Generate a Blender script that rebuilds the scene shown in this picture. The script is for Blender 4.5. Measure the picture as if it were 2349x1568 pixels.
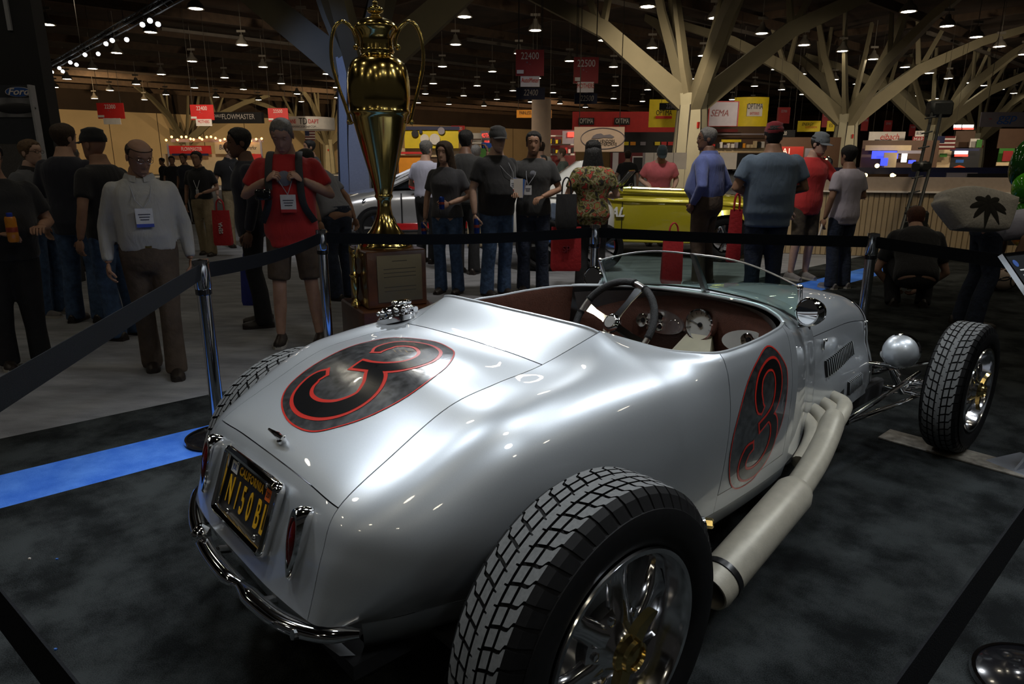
# Show-floor scene: a silver track roadster on a dark carpet stand inside a convention hall.
import bpy, bmesh, math, random
import numpy as np
from mathutils import Vector, Matrix
from mathutils.bvhtree import BVHTree

for _o in list(bpy.data.objects):
    bpy.data.objects.remove(_o)
scene = bpy.context.scene
col = scene.collection
rng = random.Random(7)

# ---------------------------------------------------------------- camera
FPX, CXP, CYP, YHP, CAMH = 1566.0, 1174.5, 784.0, 373.0, 1.45
PITCH = math.atan((CYP - YHP) / FPX)
cam_d = bpy.data.cameras.new('camera')
cam_d.sensor_width = 36.0
cam_d.lens = FPX / 2349.0 * 36.0
cam_d.clip_end = 400.0
cam_o = bpy.data.objects.new('camera', cam_d)
cam_o.location = (0, 0, CAMH)
cam_o.rotation_euler = (math.pi / 2 - PITCH, 0, 0)
col.objects.link(cam_o)
scene.camera = cam_o

# ---------------------------------------------------------------- world, exposure
world = bpy.data.worlds.new('hall_air')
scene.world = world
world.use_nodes = True
_bg = world.node_tree.nodes['Background']
_bg.inputs['Color'].default_value = (0.9, 0.85, 0.8, 1)
_bg.inputs['Strength'].default_value = 0.012
scene.view_settings.view_transform = 'Standard'
scene.view_settings.look = 'None'
scene.view_settings.gamma = 1.0
scene.view_settings.use_curve_mapping = False
scene.view_settings.exposure = 0.0
scene.cycles.max_bounces = 5
scene.cycles.diffuse_bounces = 2
scene.cycles.glossy_bounces = 4
scene.cycles.transparent_max_bounces = 8
scene.cycles.caustics_reflective = False
scene.cycles.caustics_refractive = False
scene.cycles.sample_clamp_indirect = 4.0
scene.cycles.adaptive_threshold = 0.04

# the show lights of the stand: lamps hung over the car from the rig (out of the frame, overhead), then two added far spots
def aimed_spot(name, loc, target, power, size=0.25, spot=70, blend=0.5, color=(1, 1, 1)):
    d = bpy.data.lights.new(name, 'SPOT')
    d.energy = power; d.shadow_soft_size = size; d.spot_size = math.radians(spot); d.spot_blend = blend; d.color = color
    o = bpy.data.objects.new(name, d)
    o.location = loc
    v = Vector(target) - Vector(loc)
    o.rotation_euler = v.to_track_quat('-Z', 'Y').to_euler()
    col.objects.link(o)
    return o
for _p, _t, _w in (((-3.0, 3.4, 5.5), (-0.3, 2.3, 0.7), 260), ((-0.9, 1.8, 5.6), (-0.1, 2.2, 0.7), 170), ((1.8, 2.3, 5.6), (0.6, 2.4, 0.6), 180), ((4.1, 2.7, 5.5), (0.6, 2.3, 0.8), 210), ((5.7, 3.4, 5.5), (0.9, 2.5, 0.8), 200), ((2.5, -0.7, 5.4), (0.6, 2.2, 0.5), 130)):
    aimed_spot('car_spot', _p, _t, _w, 0.3, 60, 0.6, (0.88, 0.94, 1.0))
aimed_spot('car_spot', (-1.6, 10.5, 6.4), (0.1, 2.2, 0.8), 700, 0.3, 30, 0.5, (0.90, 0.95, 1.0))  # two spots added beyond the crowd to brighten the deck
aimed_spot('car_spot', (1.8, 11.5, 6.6), (0.3, 2.2, 0.8), 480, 0.3, 28, 0.5, (0.90, 0.95, 1.0))

# ---------------------------------------------------------------- frames of reference
YAW = 0.7288
FV = np.array([math.cos(YAW), math.sin(YAW), 0.0])      # the hall's (and the car's) long axis
LV = np.array([-math.sin(YAW), math.cos(YAW), 0.0])     # its cross axis
def hall(f, l, z=0.0):
    return tuple(FV * f + LV * l + np.array([0, 0, z]))
_c, _s = math.cos(PITCH), math.sin(PITCH)
def ray(u, v):
    x = (u - CXP) / FPX; y = -(v - CYP) / FPX
    return np.array([x, _c + y * _s, -_s + y * _c])
def at(u, v, Y):                     # the point at distance Y in front of the camera that is seen at (u, v)
    d = ray(u, v)
    return np.array([0, 0, CAMH]) + d * (Y / d[1])
def atz(u, v, z=0.0):                # the point at height z seen at (u, v)
    d = ray(u, v)
    return np.array([0, 0, CAMH]) + d * ((z - CAMH) / d[2])

def G(u, v): return atz(u, v, 0.0)

# ---------------------------------------------------------------- materials
MATS = {}
def srgb(r, g, b):
    f = lambda c: c / 12.92 if c <= 0.04045 else ((c + 0.055) / 1.055) ** 2.4
    return (f(r / 255.0), f(g / 255.0), f(b / 255.0))
def mat(name, color, rough=0.5, metal=0.0, coat=0.0, emit=0.0, emit_color=None, noise=0.0, nscale=20.0, bump=0.0, bscale=60.0, spec=None, coat_rough=0.03, coords='Object', sheen=0.0):
    if name in MATS:
        return MATS[name]
    m = bpy.data.materials.new(name); m.use_nodes = True
    nt = m.node_tree; b = nt.nodes['Principled BSDF']
    b.inputs['Base Color'].default_value = (*color, 1)
    b.inputs['Roughness'].default_value = rough
    b.inputs['Metallic'].default_value = metal
    b.inputs['Coat Weight'].default_value = coat
    b.inputs['Coat Roughness'].default_value = coat_rough
    if spec is not None: b.inputs['Specular IOR Level'].default_value = spec
    if sheen: b.inputs['Sheen Weight'].default_value = sheen
    if emit:
        b.inputs['Emission Color'].default_value = (*(emit_color or color), 1)
        b.inputs['Emission Strength'].default_value = emit
    if noise or bump:
        tc = nt.nodes.new('ShaderNodeTexCoord')
    if noise:
        n = nt.nodes.new('ShaderNodeTexNoise'); n.inputs['Scale'].default_value = nscale; n.inputs['Detail'].default_value = 4
        nt.links.new(tc.outputs[coords], n.inputs['Vector'])
        r = nt.nodes.new('ShaderNodeValToRGB')
        r.color_ramp.elements[0].position = 0.3; r.color_ramp.elements[1].position = 0.7
        r.color_ramp.elements[0].color = (*[c * (1 - noise) for c in color], 1)
        r.color_ramp.elements[1].color = (*[min(1, c * (1 + noise)) for c in color], 1)
        nt.links.new(n.outputs['Fac'], r.inputs['Fac'])
        nt.links.new(r.outputs['Color'], b.inputs['Base Color'])
    if bump:
        n2 = nt.nodes.new('ShaderNodeTexNoise'); n2.inputs['Scale'].default_value = bscale; n2.inputs['Detail'].default_value = 3
        nt.links.new(tc.outputs[coords], n2.inputs['Vector'])
        bp = nt.nodes.new('ShaderNodeBump'); bp.inputs['Strength'].default_value = bump; bp.inputs['Distance'].default_value = 0.02
        nt.links.new(n2.outputs['Fac'], bp.inputs['Height'])
        nt.links.new(bp.outputs['Normal'], b.inputs['Normal'])
    MATS[name] = m
    return m

def glass(name, tint, gloss=1.0):
    if name in MATS: return MATS[name]
    m = bpy.data.materials.new(name); m.use_nodes = True
    nt = m.node_tree; nt.nodes.clear()
    out = nt.nodes.new('ShaderNodeOutputMaterial'); mix = nt.nodes.new('ShaderNodeMixShader')
    tr = nt.nodes.new('ShaderNodeBsdfTransparent'); tr.inputs['Color'].default_value = (*tint, 1)
    gl = nt.nodes.new('ShaderNodeBsdfGlossy'); gl.inputs['Roughness'].default_value = 0.02
    lw = nt.nodes.new('ShaderNodeLayerWeight'); lw.inputs['Blend'].default_value = 0.5
    pw = nt.nodes.new('ShaderNodeMath'); pw.operation = 'POWER'; pw.inputs[1].default_value = 4.0
    ml = nt.nodes.new('ShaderNodeMath'); ml.operation = 'MULTIPLY_ADD'; ml.inputs[1].default_value = 0.7 * gloss; ml.inputs[2].default_value = 0.035 * gloss
    nt.links.new(lw.outputs['Facing'], pw.inputs[0]); nt.links.new(pw.outputs[0], ml.inputs[0]); nt.links.new(ml.outputs[0], mix.inputs[0])
    nt.links.new(tr.outputs[0], mix.inputs[1]); nt.links.new(gl.outputs[0], mix.inputs[2]); nt.links.new(mix.outputs[0], out.inputs['Surface'])
    MATS[name] = m
    return m

# ---------------------------------------------------------------- mesh building
def V3(p): return np.array(p, float)
class MB:
    """collects shapes and links them as ONE mesh object"""
    def __init__(s): s.v = []; s.f = []; s.mi = []; s.cur = 0
    def add(s, vs, fs, mi=None):
        b = len(s.v); s.v.extend([tuple(float(c) for c in p) for p in vs])
        k = s.cur if mi is None else mi
        for f in fs: s.f.append(tuple(i + b for i in f)); s.mi.append(k)
        return s
    def box(s, c, d, rot=None, mi=None, bevel=0.0):
        c = V3(c); h = V3(d) / 2
        R = np.array(rot) if rot is not None else np.eye(3)
        if bevel <= 0:
            pts = [(sx * h[0], sy * h[1], sz * h[2]) for sx in (-1, 1) for sy in (-1, 1) for sz in (-1, 1)]
            fs = [(0, 1, 3, 2), (4, 6, 7, 5), (0, 4, 5, 1), (2, 3, 7, 6), (0, 2, 6, 4), (1, 5, 7, 3)]
            return s.add([c + R @ V3(p) for p in pts], fs, mi)
        bv = min(bevel, min(h) * 0.95)
        idx = {}; pts = []
        for a in range(3):
            for sx in (-1, 1):
                for sy in (-1, 1):
                    for sz in (-1, 1):
                        p = np.array([sx * h[0], sy * h[1], sz * h[2]], float)
                        for k in range(3):
                            if k != a: p[k] -= np.sign(p[k]) * bv
                        idx[(a, sx, sy, sz)] = len(pts); pts.append(p)
        fs = []
        for a in range(3):
            o = [k for k in range(3) if k != a]
            for sg in (-1, 1):
                q = []
                for (p1, p2) in ((-1, -1), (1, -1), (1, 1), (-1, 1)):
                    t = [0, 0, 0]; t[a] = sg; t[o[0]] = p1; t[o[1]] = p2; q.append(idx[(a, *t)])
                flip = (sg < 0) != (a == 1)
                fs.append(tuple(q[::-1] if flip else q))
        for a in range(3):
            b_, c_ = [k for k in range(3) if k != a]
            for s1 in (-1, 1):
                for s2 in (-1, 1):
                    t0 = [0, 0, 0]; t1 = [0, 0, 0]
                    t0[b_] = t1[b_] = s1; t0[c_] = t1[c_] = s2; t0[a] = -1; t1[a] = 1
                    fs.append((idx[(b_, *t0)], idx[(b_, *t1)], idx[(c_, *t1)], idx[(c_, *t0)]))
        for sx in (-1, 1):
            for sy in (-1, 1):
                for sz in (-1, 1):
                    fs.append((idx[(0, sx, sy, sz)], idx[(1, sx, sy, sz)], idx[(2, sx, sy, sz)]))
        return s.add([c + R @ p for p in pts], fs, mi)
    def rings(s, rings, cap=True, close=True, mi=None):
        """loft through rings of equally many points"""
        n = len(rings[0]); vs = [p for r in rings for p in r]; fs = []
        for i in range(len(rings) - 1):
            for j in range(n if close else n - 1):
                k = (j + 1) % n
                fs.append((i * n + j, i * n + k, (i + 1) * n + k, (i + 1) * n + j))
        if cap:
            fs.append(tuple(range(n))[::-1]); fs.append(tuple(range((len(rings) - 1) * n, len(rings) * n)))
        return s.add(vs, fs, mi)
    def tube(s, path, r, n=10, cap=True, mi=None, closed=False, flat=None, up=None):
        """sweep a circle (or an ellipse with flat=(a,b) factors) along a path; r may be a list"""
        P = [V3(p) for p in path]; m = len(P)
        rr = [r] * m if np.isscalar(r) else list(r)
        rings = []
        prev = None
        for i in range(m):
            if closed: t = P[(i + 1) % m] - P[i - 1]
            else: t = P[min(i + 1, m - 1)] - P[max(i - 1, 0)]
            t = t / (np.linalg.norm(t) + 1e-12)
            if up is not None:
                a = np.cross(V3(up), t)
                if np.linalg.norm(a) < 1e-6: a = np.cross((1, 0, 0), t)
            elif prev is None:
                a = np.cross((0, 0, 1), t)
                if np.linalg.norm(a) < 1e-3: a = np.cross((1, 0, 0), t)
            else:
                a = prev - t * (prev @ t)
            a = a / np.linalg.norm(a); prev = a
            b = np.cross(t, a)
            fa, fb = flat if flat else (1, 1)
            rings.append([P[i] + rr[i] * (fa * math.cos(2 * math.pi * k / n) * a + fb * math.sin(2 * math.pi * k / n) * b) for k in range(n)])
        if closed: rings.append(rings[0]); cap = False
        return s.rings(rings, cap, True, mi)
    def lathe(s, prof, n=24, c=(0, 0, 0), axis=(0, 0, 1), cap=True, mi=None, ex=None):
        """turn a profile [(radius, height)] about an axis"""
        ax = V3(axis); ax = ax / np.linalg.norm(ax)
        a = V3(ex) if ex is not None else np.cross(ax, (0, 0, 1) if abs(ax[2]) < 0.9 else (1, 0, 0))
        a = a / np.linalg.norm(a); b = np.cross(ax, a); c = V3(c)
        rings = [[c + ax * h + r * (math.cos(2 * math.pi * k / n) * a + math.sin(2 * math.pi * k / n) * b) for k in range(n)] for r, h in prof]
        return s.rings(rings, cap, True, mi)
    def ball(s, c, r, nu=16, nv=10, mi=None, rot=None):
        r = V3((r, r, r)) if np.isscalar(r) else V3(r); c = V3(c)
        R = np.array(rot) if rot is not None else np.eye(3)
        vs = []; fs = []
        for i in range(1, nv):
            t = math.pi * i / nv
            for j in range(nu):
                p = 2 * math.pi * j / nu
                vs.append(c + R @ (r * (math.sin(t) * math.cos(p), math.sin(t) * math.sin(p), math.cos(t))))
        top = len(vs); vs.append(c + R @ (r * (0, 0, 1))); vs.append(c + R @ (r * (0, 0, -1)))
        for i in range(nv - 2):
            for j in range(nu):
                k = (j + 1) % nu
                fs.append((i * nu + j, (i + 1) * nu + j, (i + 1) * nu + k, i * nu + k))
        for j in range(nu):
            k = (j + 1) % nu
            fs.append((top, j, k)); fs.append((top + 1, (nv - 2) * nu + k, (nv - 2) * nu + j))
        return s.add(vs, fs, mi)
    def grid(s, rows, mi=None, flip=False):
        n = len(rows[0]); vs = [p for r in rows for p in r]; fs = []
        for i in range(len(rows) - 1):
            for j in range(n - 1):
                q = (i * n + j, i * n + j + 1, (i + 1) * n + j + 1, (i + 1) * n + j)
                fs.append(q[::-1] if flip else q)
        return s.add(vs, fs, mi)
    def prism(s, poly, h, O=(0, 0, 0), X=(1, 0, 0), Y=(0, 1, 0), mi=None):
        """extrude a 2-d polygon by h along X x Y"""
        O, X, Y = V3(O), V3(X), V3(Y); N = np.cross(X, Y); N = N / np.linalg.norm(N)
        a = [O + X * p[0] + Y * p[1] for p in poly]; b = [p + N * h for p in a]; n = len(poly)
        fs = [tuple(range(n))[::-1], tuple(range(n, 2 * n))] + [(i, (i + 1) % n, n + (i + 1) % n, n + i) for i in range(n)]
        return s.add(a + b, fs, mi)
    def mesh(s, name, mats, smooth=True, angle=40):
        me = bpy.data.meshes.new(name)
        me.from_pydata(s.v, [], s.f)
        for m in (mats if isinstance(mats, (list, tuple)) else [mats]): me.materials.append(m)
        if any(s.mi): me.polygons.foreach_set('material_index', s.mi)
        bm = bmesh.new(); bm.from_mesh(me)
        bmesh.ops.recalc_face_normals(bm, faces=bm.faces)
        if smooth:
            ca = math.radians(angle)
            for f in bm.faces: f.smooth = True
            for e in bm.edges:
                if len(e.link_faces) == 2 and e.calc_face_angle(0) > ca: e.smooth = False
        bm.to_mesh(me); bm.free()
        return me
    def build(s, name, mats, parent=None, smooth=True, angle=40, loc=None):
        return link(name, s.mesh(name, mats, smooth, angle), parent, loc)

def link(name, data, parent=None, loc=None):
    o = bpy.data.objects.new(name, data)
    if parent is not None: o.parent = parent
    if loc is not None: o.location = tuple(float(c) for c in loc)
    col.objects.link(o)
    return o
def tag(o, label=None, cat=None, group=None, kind=None):
    if label: o['label'] = label
    if cat: o['category'] = cat
    if group: o['group'] = group
    if kind: o['kind'] = kind
    return o
def empty(name, loc, label=None, cat=None, group=None, rz=0.0, kind=None):
    o = bpy.data.objects.new(name, None)
    o.empty_display_size = 0.1
    o.location = tuple(float(c) for c in loc); o.rotation_euler = (0, 0, rz)
    col.objects.link(o)
    return tag(o, label, cat, group, kind)
def copy_tree(o, parent=None):
    c = o.copy(); col.objects.link(c)
    if parent is not None: c.parent = parent
    for ch in list(o.children): copy_tree(ch, c)
    return c
def rotz(a):
    c, s = math.cos(a), math.sin(a)
    return np.array([[c, -s, 0], [s, c, 0], [0, 0, 1]])
def basis(x, y):
    x = V3(x) / np.linalg.norm(x); y = V3(y); y = y - x * (x @ y); y = y / np.linalg.norm(y)
    return np.stack([x, y, np.cross(x, y)], 1)
def catmull(pts, per=8, closed=False):
    P = [V3(p) for p in pts]; n = len(P); out = []
    for i in range(n if closed else n - 1):
        p0 = P[(i - 1) % n] if closed or i > 0 else 2 * P[0] - P[1]
        p1 = P[i]; p2 = P[(i + 1) % n]
        p3 = P[(i + 2) % n] if closed or i + 2 < n else 2 * P[-1] - P[-2]
        for k in range(per):
            t = k / per
            out.append(0.5 * ((2 * p1) + (-p0 + p2) * t + (2 * p0 - 5 * p1 + 4 * p2 - p3) * t * t + (-p0 + 3 * p1 - 3 * p2 + p3) * t ** 3))
    if not closed: out.append(P[-1])
    return out
def text_mesh(txt, size, extrude=0.0, spacing=1.0, sx=1.0, shear=0.0, bold=0.0, align='CENTER'):
    """mesh data of a line of lettering, centred, in the XY plane"""
    c = bpy.data.curves.new('lettering', 'FONT')
    c.body = txt; c.size = size; c.extrude = extrude; c.space_character = spacing; c.shear = shear; c.offset = bold
    c.align_x = align; c.align_y = 'CENTER'; c.resolution_u = 3
    o = bpy.data.objects.new('tmp', c); col.objects.link(o)
    me = bpy.data.meshes.new_from_object(o.evaluated_get(bpy.context.evaluated_depsgraph_get()))
    bpy.data.objects.remove(o); bpy.data.curves.remove(c)
    if sx != 1.0: me.transform(Matrix.Diagonal((sx, 1, 1, 1)))
    return me
def lettering(txt, size, O, X, Y, m, parent, name='lettering', **kw):
    """lettering laid on a surface: O centre, X reading direction, Y up"""
    me = text_mesh(txt, size, **kw)
    X = V3(X) / np.linalg.norm(X); Y = V3(Y) / np.linalg.norm(Y); Z = np.cross(X, Y)
    M = Matrix(((X[0], Y[0], Z[0], O[0]), (X[1], Y[1], Z[1], O[1]), (X[2], Y[2], Z[2], O[2]), (0, 0, 0, 1)))
    me.transform(M); me.materials.clear(); me.materials.append(m)
    return link(name, me, parent)
# ================================================================= the hall: floor, carpets, ceiling, walls
def carpet_mat(name, c0, c1, scale, bump=0.35, stretch=(1, 1, 1), rough=0.95, rot=YAW, lo=0.40, hi=0.72):
    m = bpy.data.materials.new(name); m.use_nodes = True; nt = m.node_tree; b = nt.nodes['Principled BSDF']
    b.inputs['Roughness'].default_value = rough; b.inputs['Specular IOR Level'].default_value = 0.1
    tc = nt.nodes.new('ShaderNodeTexCoord'); mp = nt.nodes.new('ShaderNodeMapping'); mp.inputs['Scale'].default_value = stretch; mp.inputs['Rotation'].default_value = (0, 0, rot)
    nt.links.new(tc.outputs['Object'], mp.inputs['Vector'])
    n1 = nt.nodes.new('ShaderNodeTexNoise'); n1.inputs['Scale'].default_value = scale; n1.inputs['Detail'].default_value = 6; n1.inputs['Roughness'].default_value = 0.65
    nt.links.new(mp.outputs[0], n1.inputs['Vector'])
    n2 = nt.nodes.new('ShaderNodeTexNoise'); n2.inputs['Scale'].default_value = 260; n2.inputs['Detail'].default_value = 2
    nt.links.new(tc.outputs['Object'], n2.inputs['Vector'])
    mx = nt.nodes.new('ShaderNodeMath'); mx.operation = 'MULTIPLY_ADD'; mx.inputs[1].default_value = 0.35; nt.links.new(n2.outputs['Fac'], mx.inputs[0])
    ad = nt.nodes.new('ShaderNodeMath'); ad.operation = 'MULTIPLY'; ad.inputs[1].default_value = 0.75; nt.links.new(n1.outputs['Fac'], ad.inputs[0]); nt.links.new(ad.outputs[0], mx.inputs[2])
    r = nt.nodes.new('ShaderNodeValToRGB'); r.color_ramp.elements[0].position = lo; r.color_ramp.elements[1].position = hi
    r.color_ramp.elements[0].color = (*c0, 1); r.color_ramp.elements[1].color = (*c1, 1)
    nt.links.new(mx.outputs[0], r.inputs['Fac']); nt.links.new(r.outputs['Color'], b.inputs['Base Color'])
    bp = nt.nodes.new('ShaderNodeBump'); bp.inputs['Strength'].default_value = bump; bp.inputs['Distance'].default_value = 0.01
    nt.links.new(n2.outputs['Fac'], bp.inputs['Height']); nt.links.new(bp.outputs['Normal'], b.inputs['Normal'])
    return m
M_CARPET = carpet_mat('charcoal_carpet', (0.007, 0.008, 0.0085), (0.040, 0.045, 0.046), 3.4, lo=0.46, hi=0.64)
M_GREYC = carpet_mat('grey_carpet', (0.15, 0.152, 0.165), (0.31, 0.315, 0.335), 3.2, stretch=(.5, 1.6, 1))
M_BLUEC = carpet_mat('blue_carpet', (0.04, 0.16, 0.72), (0.12, 0.32, 0.95), 5.0)
def hall_slab(name, f0, f1, l0, l1, z0, z1, m, label=None):
    p = [hall(f0, l0), hall(f1, l0), hall(f1, l1), hall(f0, l1)]
    mb = MB(); mb.add([(x, y, z0) for x, y, _ in p] + [(x, y, z1) for x, y, _ in p], [(3, 2, 1, 0), (4, 5, 6, 7), (0, 1, 5, 4), (1, 2, 6, 5), (2, 3, 7, 6), (3, 0, 4, 7)])
    o = mb.build(name, m, smooth=False); return tag(o, label, None, None, 'structure')
hall_slab('floor', -25, 130, -25, 3.48, -.05, 0, M_CARPET, 'charcoal display carpet under the silver roadster')
hall_slab('floor_stripe', -25, 130, 3.48, 3.88, -.05, 0.0, M_BLUEC, 'bright blue carpet stripe behind the silver roadster')
hall_slab('floor_border', -25, 130, 3.88, 4.43, -.05, 0, M_CARPET, 'charcoal carpet band beyond the blue stripe')
hall_slab('floor_aisle', -25, 130, 4.43, 100, -.05, 0, M_GREYC, 'light grey aisle carpet where visitors walk')
M_CEIL = mat('dark_ceiling', (0.050, 0.030, 0.018), 0.9, noise=0.4, nscale=0.6)
M_BEAM = mat('ceiling_steel', (0.075, 0.045, 0.026), 0.8, noise=0.2, nscale=3)
hall_slab('ceiling', -25, 130, -25, 100, 10.4, 10.6, M_CEIL, 'dark hall ceiling')
M_WALL = mat('tan_wall', (0.62, 0.46, 0.26), 0.9, noise=0.08, nscale=0.4)
M_WALLD = mat('dark_upper_wall', (0.045, 0.028, 0.018), 0.9, noise=0.2, nscale=0.4)
hall_slab('wall_left', -25, 130, 99.5, 100, 0, 7.6, M_WALL, 'tan far wall of the hall')
hall_slab('trim_1', -25, 130, 99.3, 99.6, 7.6, 10.4, M_WALLD, 'dark upper band above the tan wall')
for k in range(22):
    hall_slab('wall_joint', 5 + k * 5.6, 5.06 + k * 5.6, 99.46, 99.5, 0, 7.6, M_WALLD)
hall_slab('wall_far', 129.5, 130, -25, 100, 0, 10.4, mat('brown_end_wall', (0.10, 0.055, 0.035), 0.9, noise=0.2, nscale=0.3), 'brown end wall of the hall')
for k in range(14):
    hall_slab('ceiling_beam', -25, 130, 9.5 + k * 7.0, 9.7 + k * 7.0, 9.5, 10.0, M_BEAM)
for k in range(12):
    hall_slab('ceiling_beam', 13.5 + 9.54 * k, 13.75 + 9.54 * k, -10, 99, 10.0, 10.4, M_BEAM)
M_DUCT = mat('grey_duct', (0.12, 0.10, 0.08), 0.6, noise=0.15, nscale=2)
for (f0, f1, l_) in ((20, 50, 24.5), (30, 75, 38.0), (50, 110, 17.0), (14, 40, 47.5), (24, 60, 56)):
    hall_slab('ceiling_pipe', f0, f1, l_, l_ + .18, 9.2, 9.38, M_DUCT)

# ---- tree columns
M_COL = mat('tan_column_paint', (0.22, 0.185, 0.11), 0.8, noise=0.06, nscale=1.5)
M_SHAFT = mat('booth_lit_shaft', (0.42, 0.375, 0.255), 0.8, noise=0.06, nscale=1.5)  # shafts coloured paler to carry the booth light falling on them
M_COLD = mat('column_groove', (0.05, 0.04, 0.03), 0.8, noise=0.1)
M_REDSIGN = mat('red_small_sign', (0.5, 0.03, 0.02), 0.5, noise=0.05)
def tree_column(f, l, label, seed=0, white=False):
    r_ = random.Random(seed)
    c = V3(hall(f, l)); t = empty('tree_column', c, label, 'column', 'branching hall columns')
    oct_ = [(math.cos(math.radians(22.5 + 45 * k)), math.sin(math.radians(22.5 + 45 * k))) for k in range(8)]
    def ring(r, z): return [rotz(YAW) @ V3((r * x, r * y, z)) for x, y in oct_]
    mc = mat('white_column_paint', (0.55, 0.55, 0.52), 0.7, noise=0.05) if white else M_COL
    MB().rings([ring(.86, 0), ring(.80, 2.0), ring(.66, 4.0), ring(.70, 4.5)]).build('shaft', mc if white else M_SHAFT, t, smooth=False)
    for k in range(4):
        a = YAW + math.pi / 2 * k + 0.05
        d = V3((math.cos(a), math.sin(a), 0)); e = V3((-d[1], d[0], 0))
        for s_ in (-1, 1):
            MB().rings([[d * (rr - .035) + e * (s_ * .27 + w) + V3((0, 0, z)) for w, rr in ((-.025, r0), (.025, r0), (.025, r0 + .05), (-.025, r0 + .05))] for z, r0 in ((.1, .79), (2.0, .735), (4.0, .605))]).build('groove', M_COLD, t, smooth=False)
    MB().box(rotz(YAW) @ V3((-.32, -.63, 3.1)), (.26, .05, .26), rot=rotz(YAW)).build('column_sign', M_REDSIGN, t)
    for k in range(8):
        a = math.pi / 4 * k + .02
        d = V3((math.cos(a), math.sin(a), 0)); e = V3((-d[1], d[0], 0))
        main = k % 2 == 0
        pts = [(0.30, 4.1, .42), (1.1, 4.75, .40), (4.2, 7.2, .32), (8.0, 8.9, .25), (11.5, 9.9, .18)] if main else [(0.25, 4.3, .26), (0.9, 5.6, .22), (1.9, 8.2, .17), (2.5, 10.3, .14)]
        rings = []
        for i, (r, z, w) in enumerate(pts):
            p0 = pts[max(i - 1, 0)]; p1 = pts[min(i + 1, len(pts) - 1)]
            tr, tz = p1[0] - p0[0], p1[1] - p0[1]; L = math.hypot(tr, tz); nr, nz = -tz / L, tr / L
            rings.append([d * (r + nr * w * s2 * 1.1) + e * (w * s1 * .55) + V3((0, 0, z + nz * w * s2 * 1.1)) for s1, s2 in ((-1, -1), (1, -1), (1, 1), (-1, 1))])
        MB().rings(rings).build('branch', M_COL, t, smooth=False)
        if main:
            for (r, z, dr, dz) in ((4.2, 7.5, -.5, 2.9), (4.4, 7.4, 1.4, 3.0)):
                MB().tube([d * r + V3((0, 0, z)), d * (r + dr) + V3((0, 0, z + dz))], [.18, .12], 4).build('branch', M_COL, t, smooth=False)
    return t
tree_column(11.3, 19.6, 'pale branching column right behind the gold trophy', 1, True)
tree_column(28.24, 19.18, 'tan branching column behind the man in the blue shirt', 2)
tree_column(47.49, 20.33, 'tan branching column behind the man in the white tee', 3)
tree_column(66.5, 21.26, 'tan branching column behind the camera crane arm', 4)
tree_column(88.0, 23.6, 'smallest tan branching column, farthest right near the flag', 5)
p = atz(425, 318, 4.5); tree_column(float(p @ FV), float(p @ LV), 'distant branching column between the number signs 22300 and 22400', 6)
p = atz(752, 320, 4.5); tree_column(float(p @ FV), float(p @ LV), 'distant branching column under the round white banner', 7)

# ---- pendant lamps of the hall
M_LENS = mat('lamp_lens', (1, 0.93, 0.76), 0.4, emit=23.0, emit_color=(1.0, 0.90, 0.70))
M_SHADE = mat('lamp_housing', (0.25, 0.22, 0.18), 0.5, 0.3, noise=0.1)
lamp0 = empty('pendant_lamp', (0, 0, 8.0), 'round high bay lamp hanging from the dark ceiling', 'ceiling lamp', 'high bay lamps of the hall')
MB().lathe([(.30, .02), (.36, 0), (.38, .03), (.30, .22), (.16, .34), (.10, .55), (.0, .56)], 12, cap=False).build('shade', M_SHADE, lamp0)
MB().lathe([(.0, -.02), (.30, .012)], 8, cap=False).build('lens', M_LENS, lamp0)
MB().tube([(0, 0, .5), (0, 0, 2.4)], .02, 5).build('stem', M_SHADE, lamp0)
MB().box((0, 0, .75), (.5, .06, .12)).build('bracket', M_SHADE, lamp0)
lens_spots = []
Ls = [-22, -15, -8, -1, 6, 13, 20, 27, 34.1, 42, 50.3, 58.8, 67.4, 76.2, 85, 94]
for il, l_ in enumerate(Ls):
    for k in range(-4, 25):
        f_ = 2.15 + 4.77 * k
        if l_ > 40: f_ += (l_ - 40) * .025
        p = V3(hall(f_, l_, 8.0))
        r = p - V3((0, 0, CAMH)); fw = r[1] * _c - r[2] * _s
        u = v = -1e9
        if fw > .5: u = CXP + FPX * r[0] / fw; v = CYP - FPX * (r[1] * _s + r[2] * _c) / fw
        inview = (math.hypot(*p[:2]) < 88) and -30 < u < 2380 and -25 < v < 300
        near = math.hypot(p[0] - .8, p[1] - 2.8) < 16.5
        if inview or near: lens_spots.append((math.hypot(*p[:2]), p, inview))
lens_spots.sort(key=lambda t: t[0])
vis = [t for t in lens_spots if t[2]][:265]; hid = [t for t in lens_spots if not t[2]][:34]
for i, (dist, p, iv) in enumerate(hid + vis):
    o = lamp0 if i == 0 else copy_tree(lamp0)
    o.location = tuple(float(c) for c in p) if dist < 18 else tuple(float(c) for c in p + V3((rng.uniform(-.25, .25), rng.uniform(-.25, .25), rng.uniform(-.12, .1))))
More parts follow.
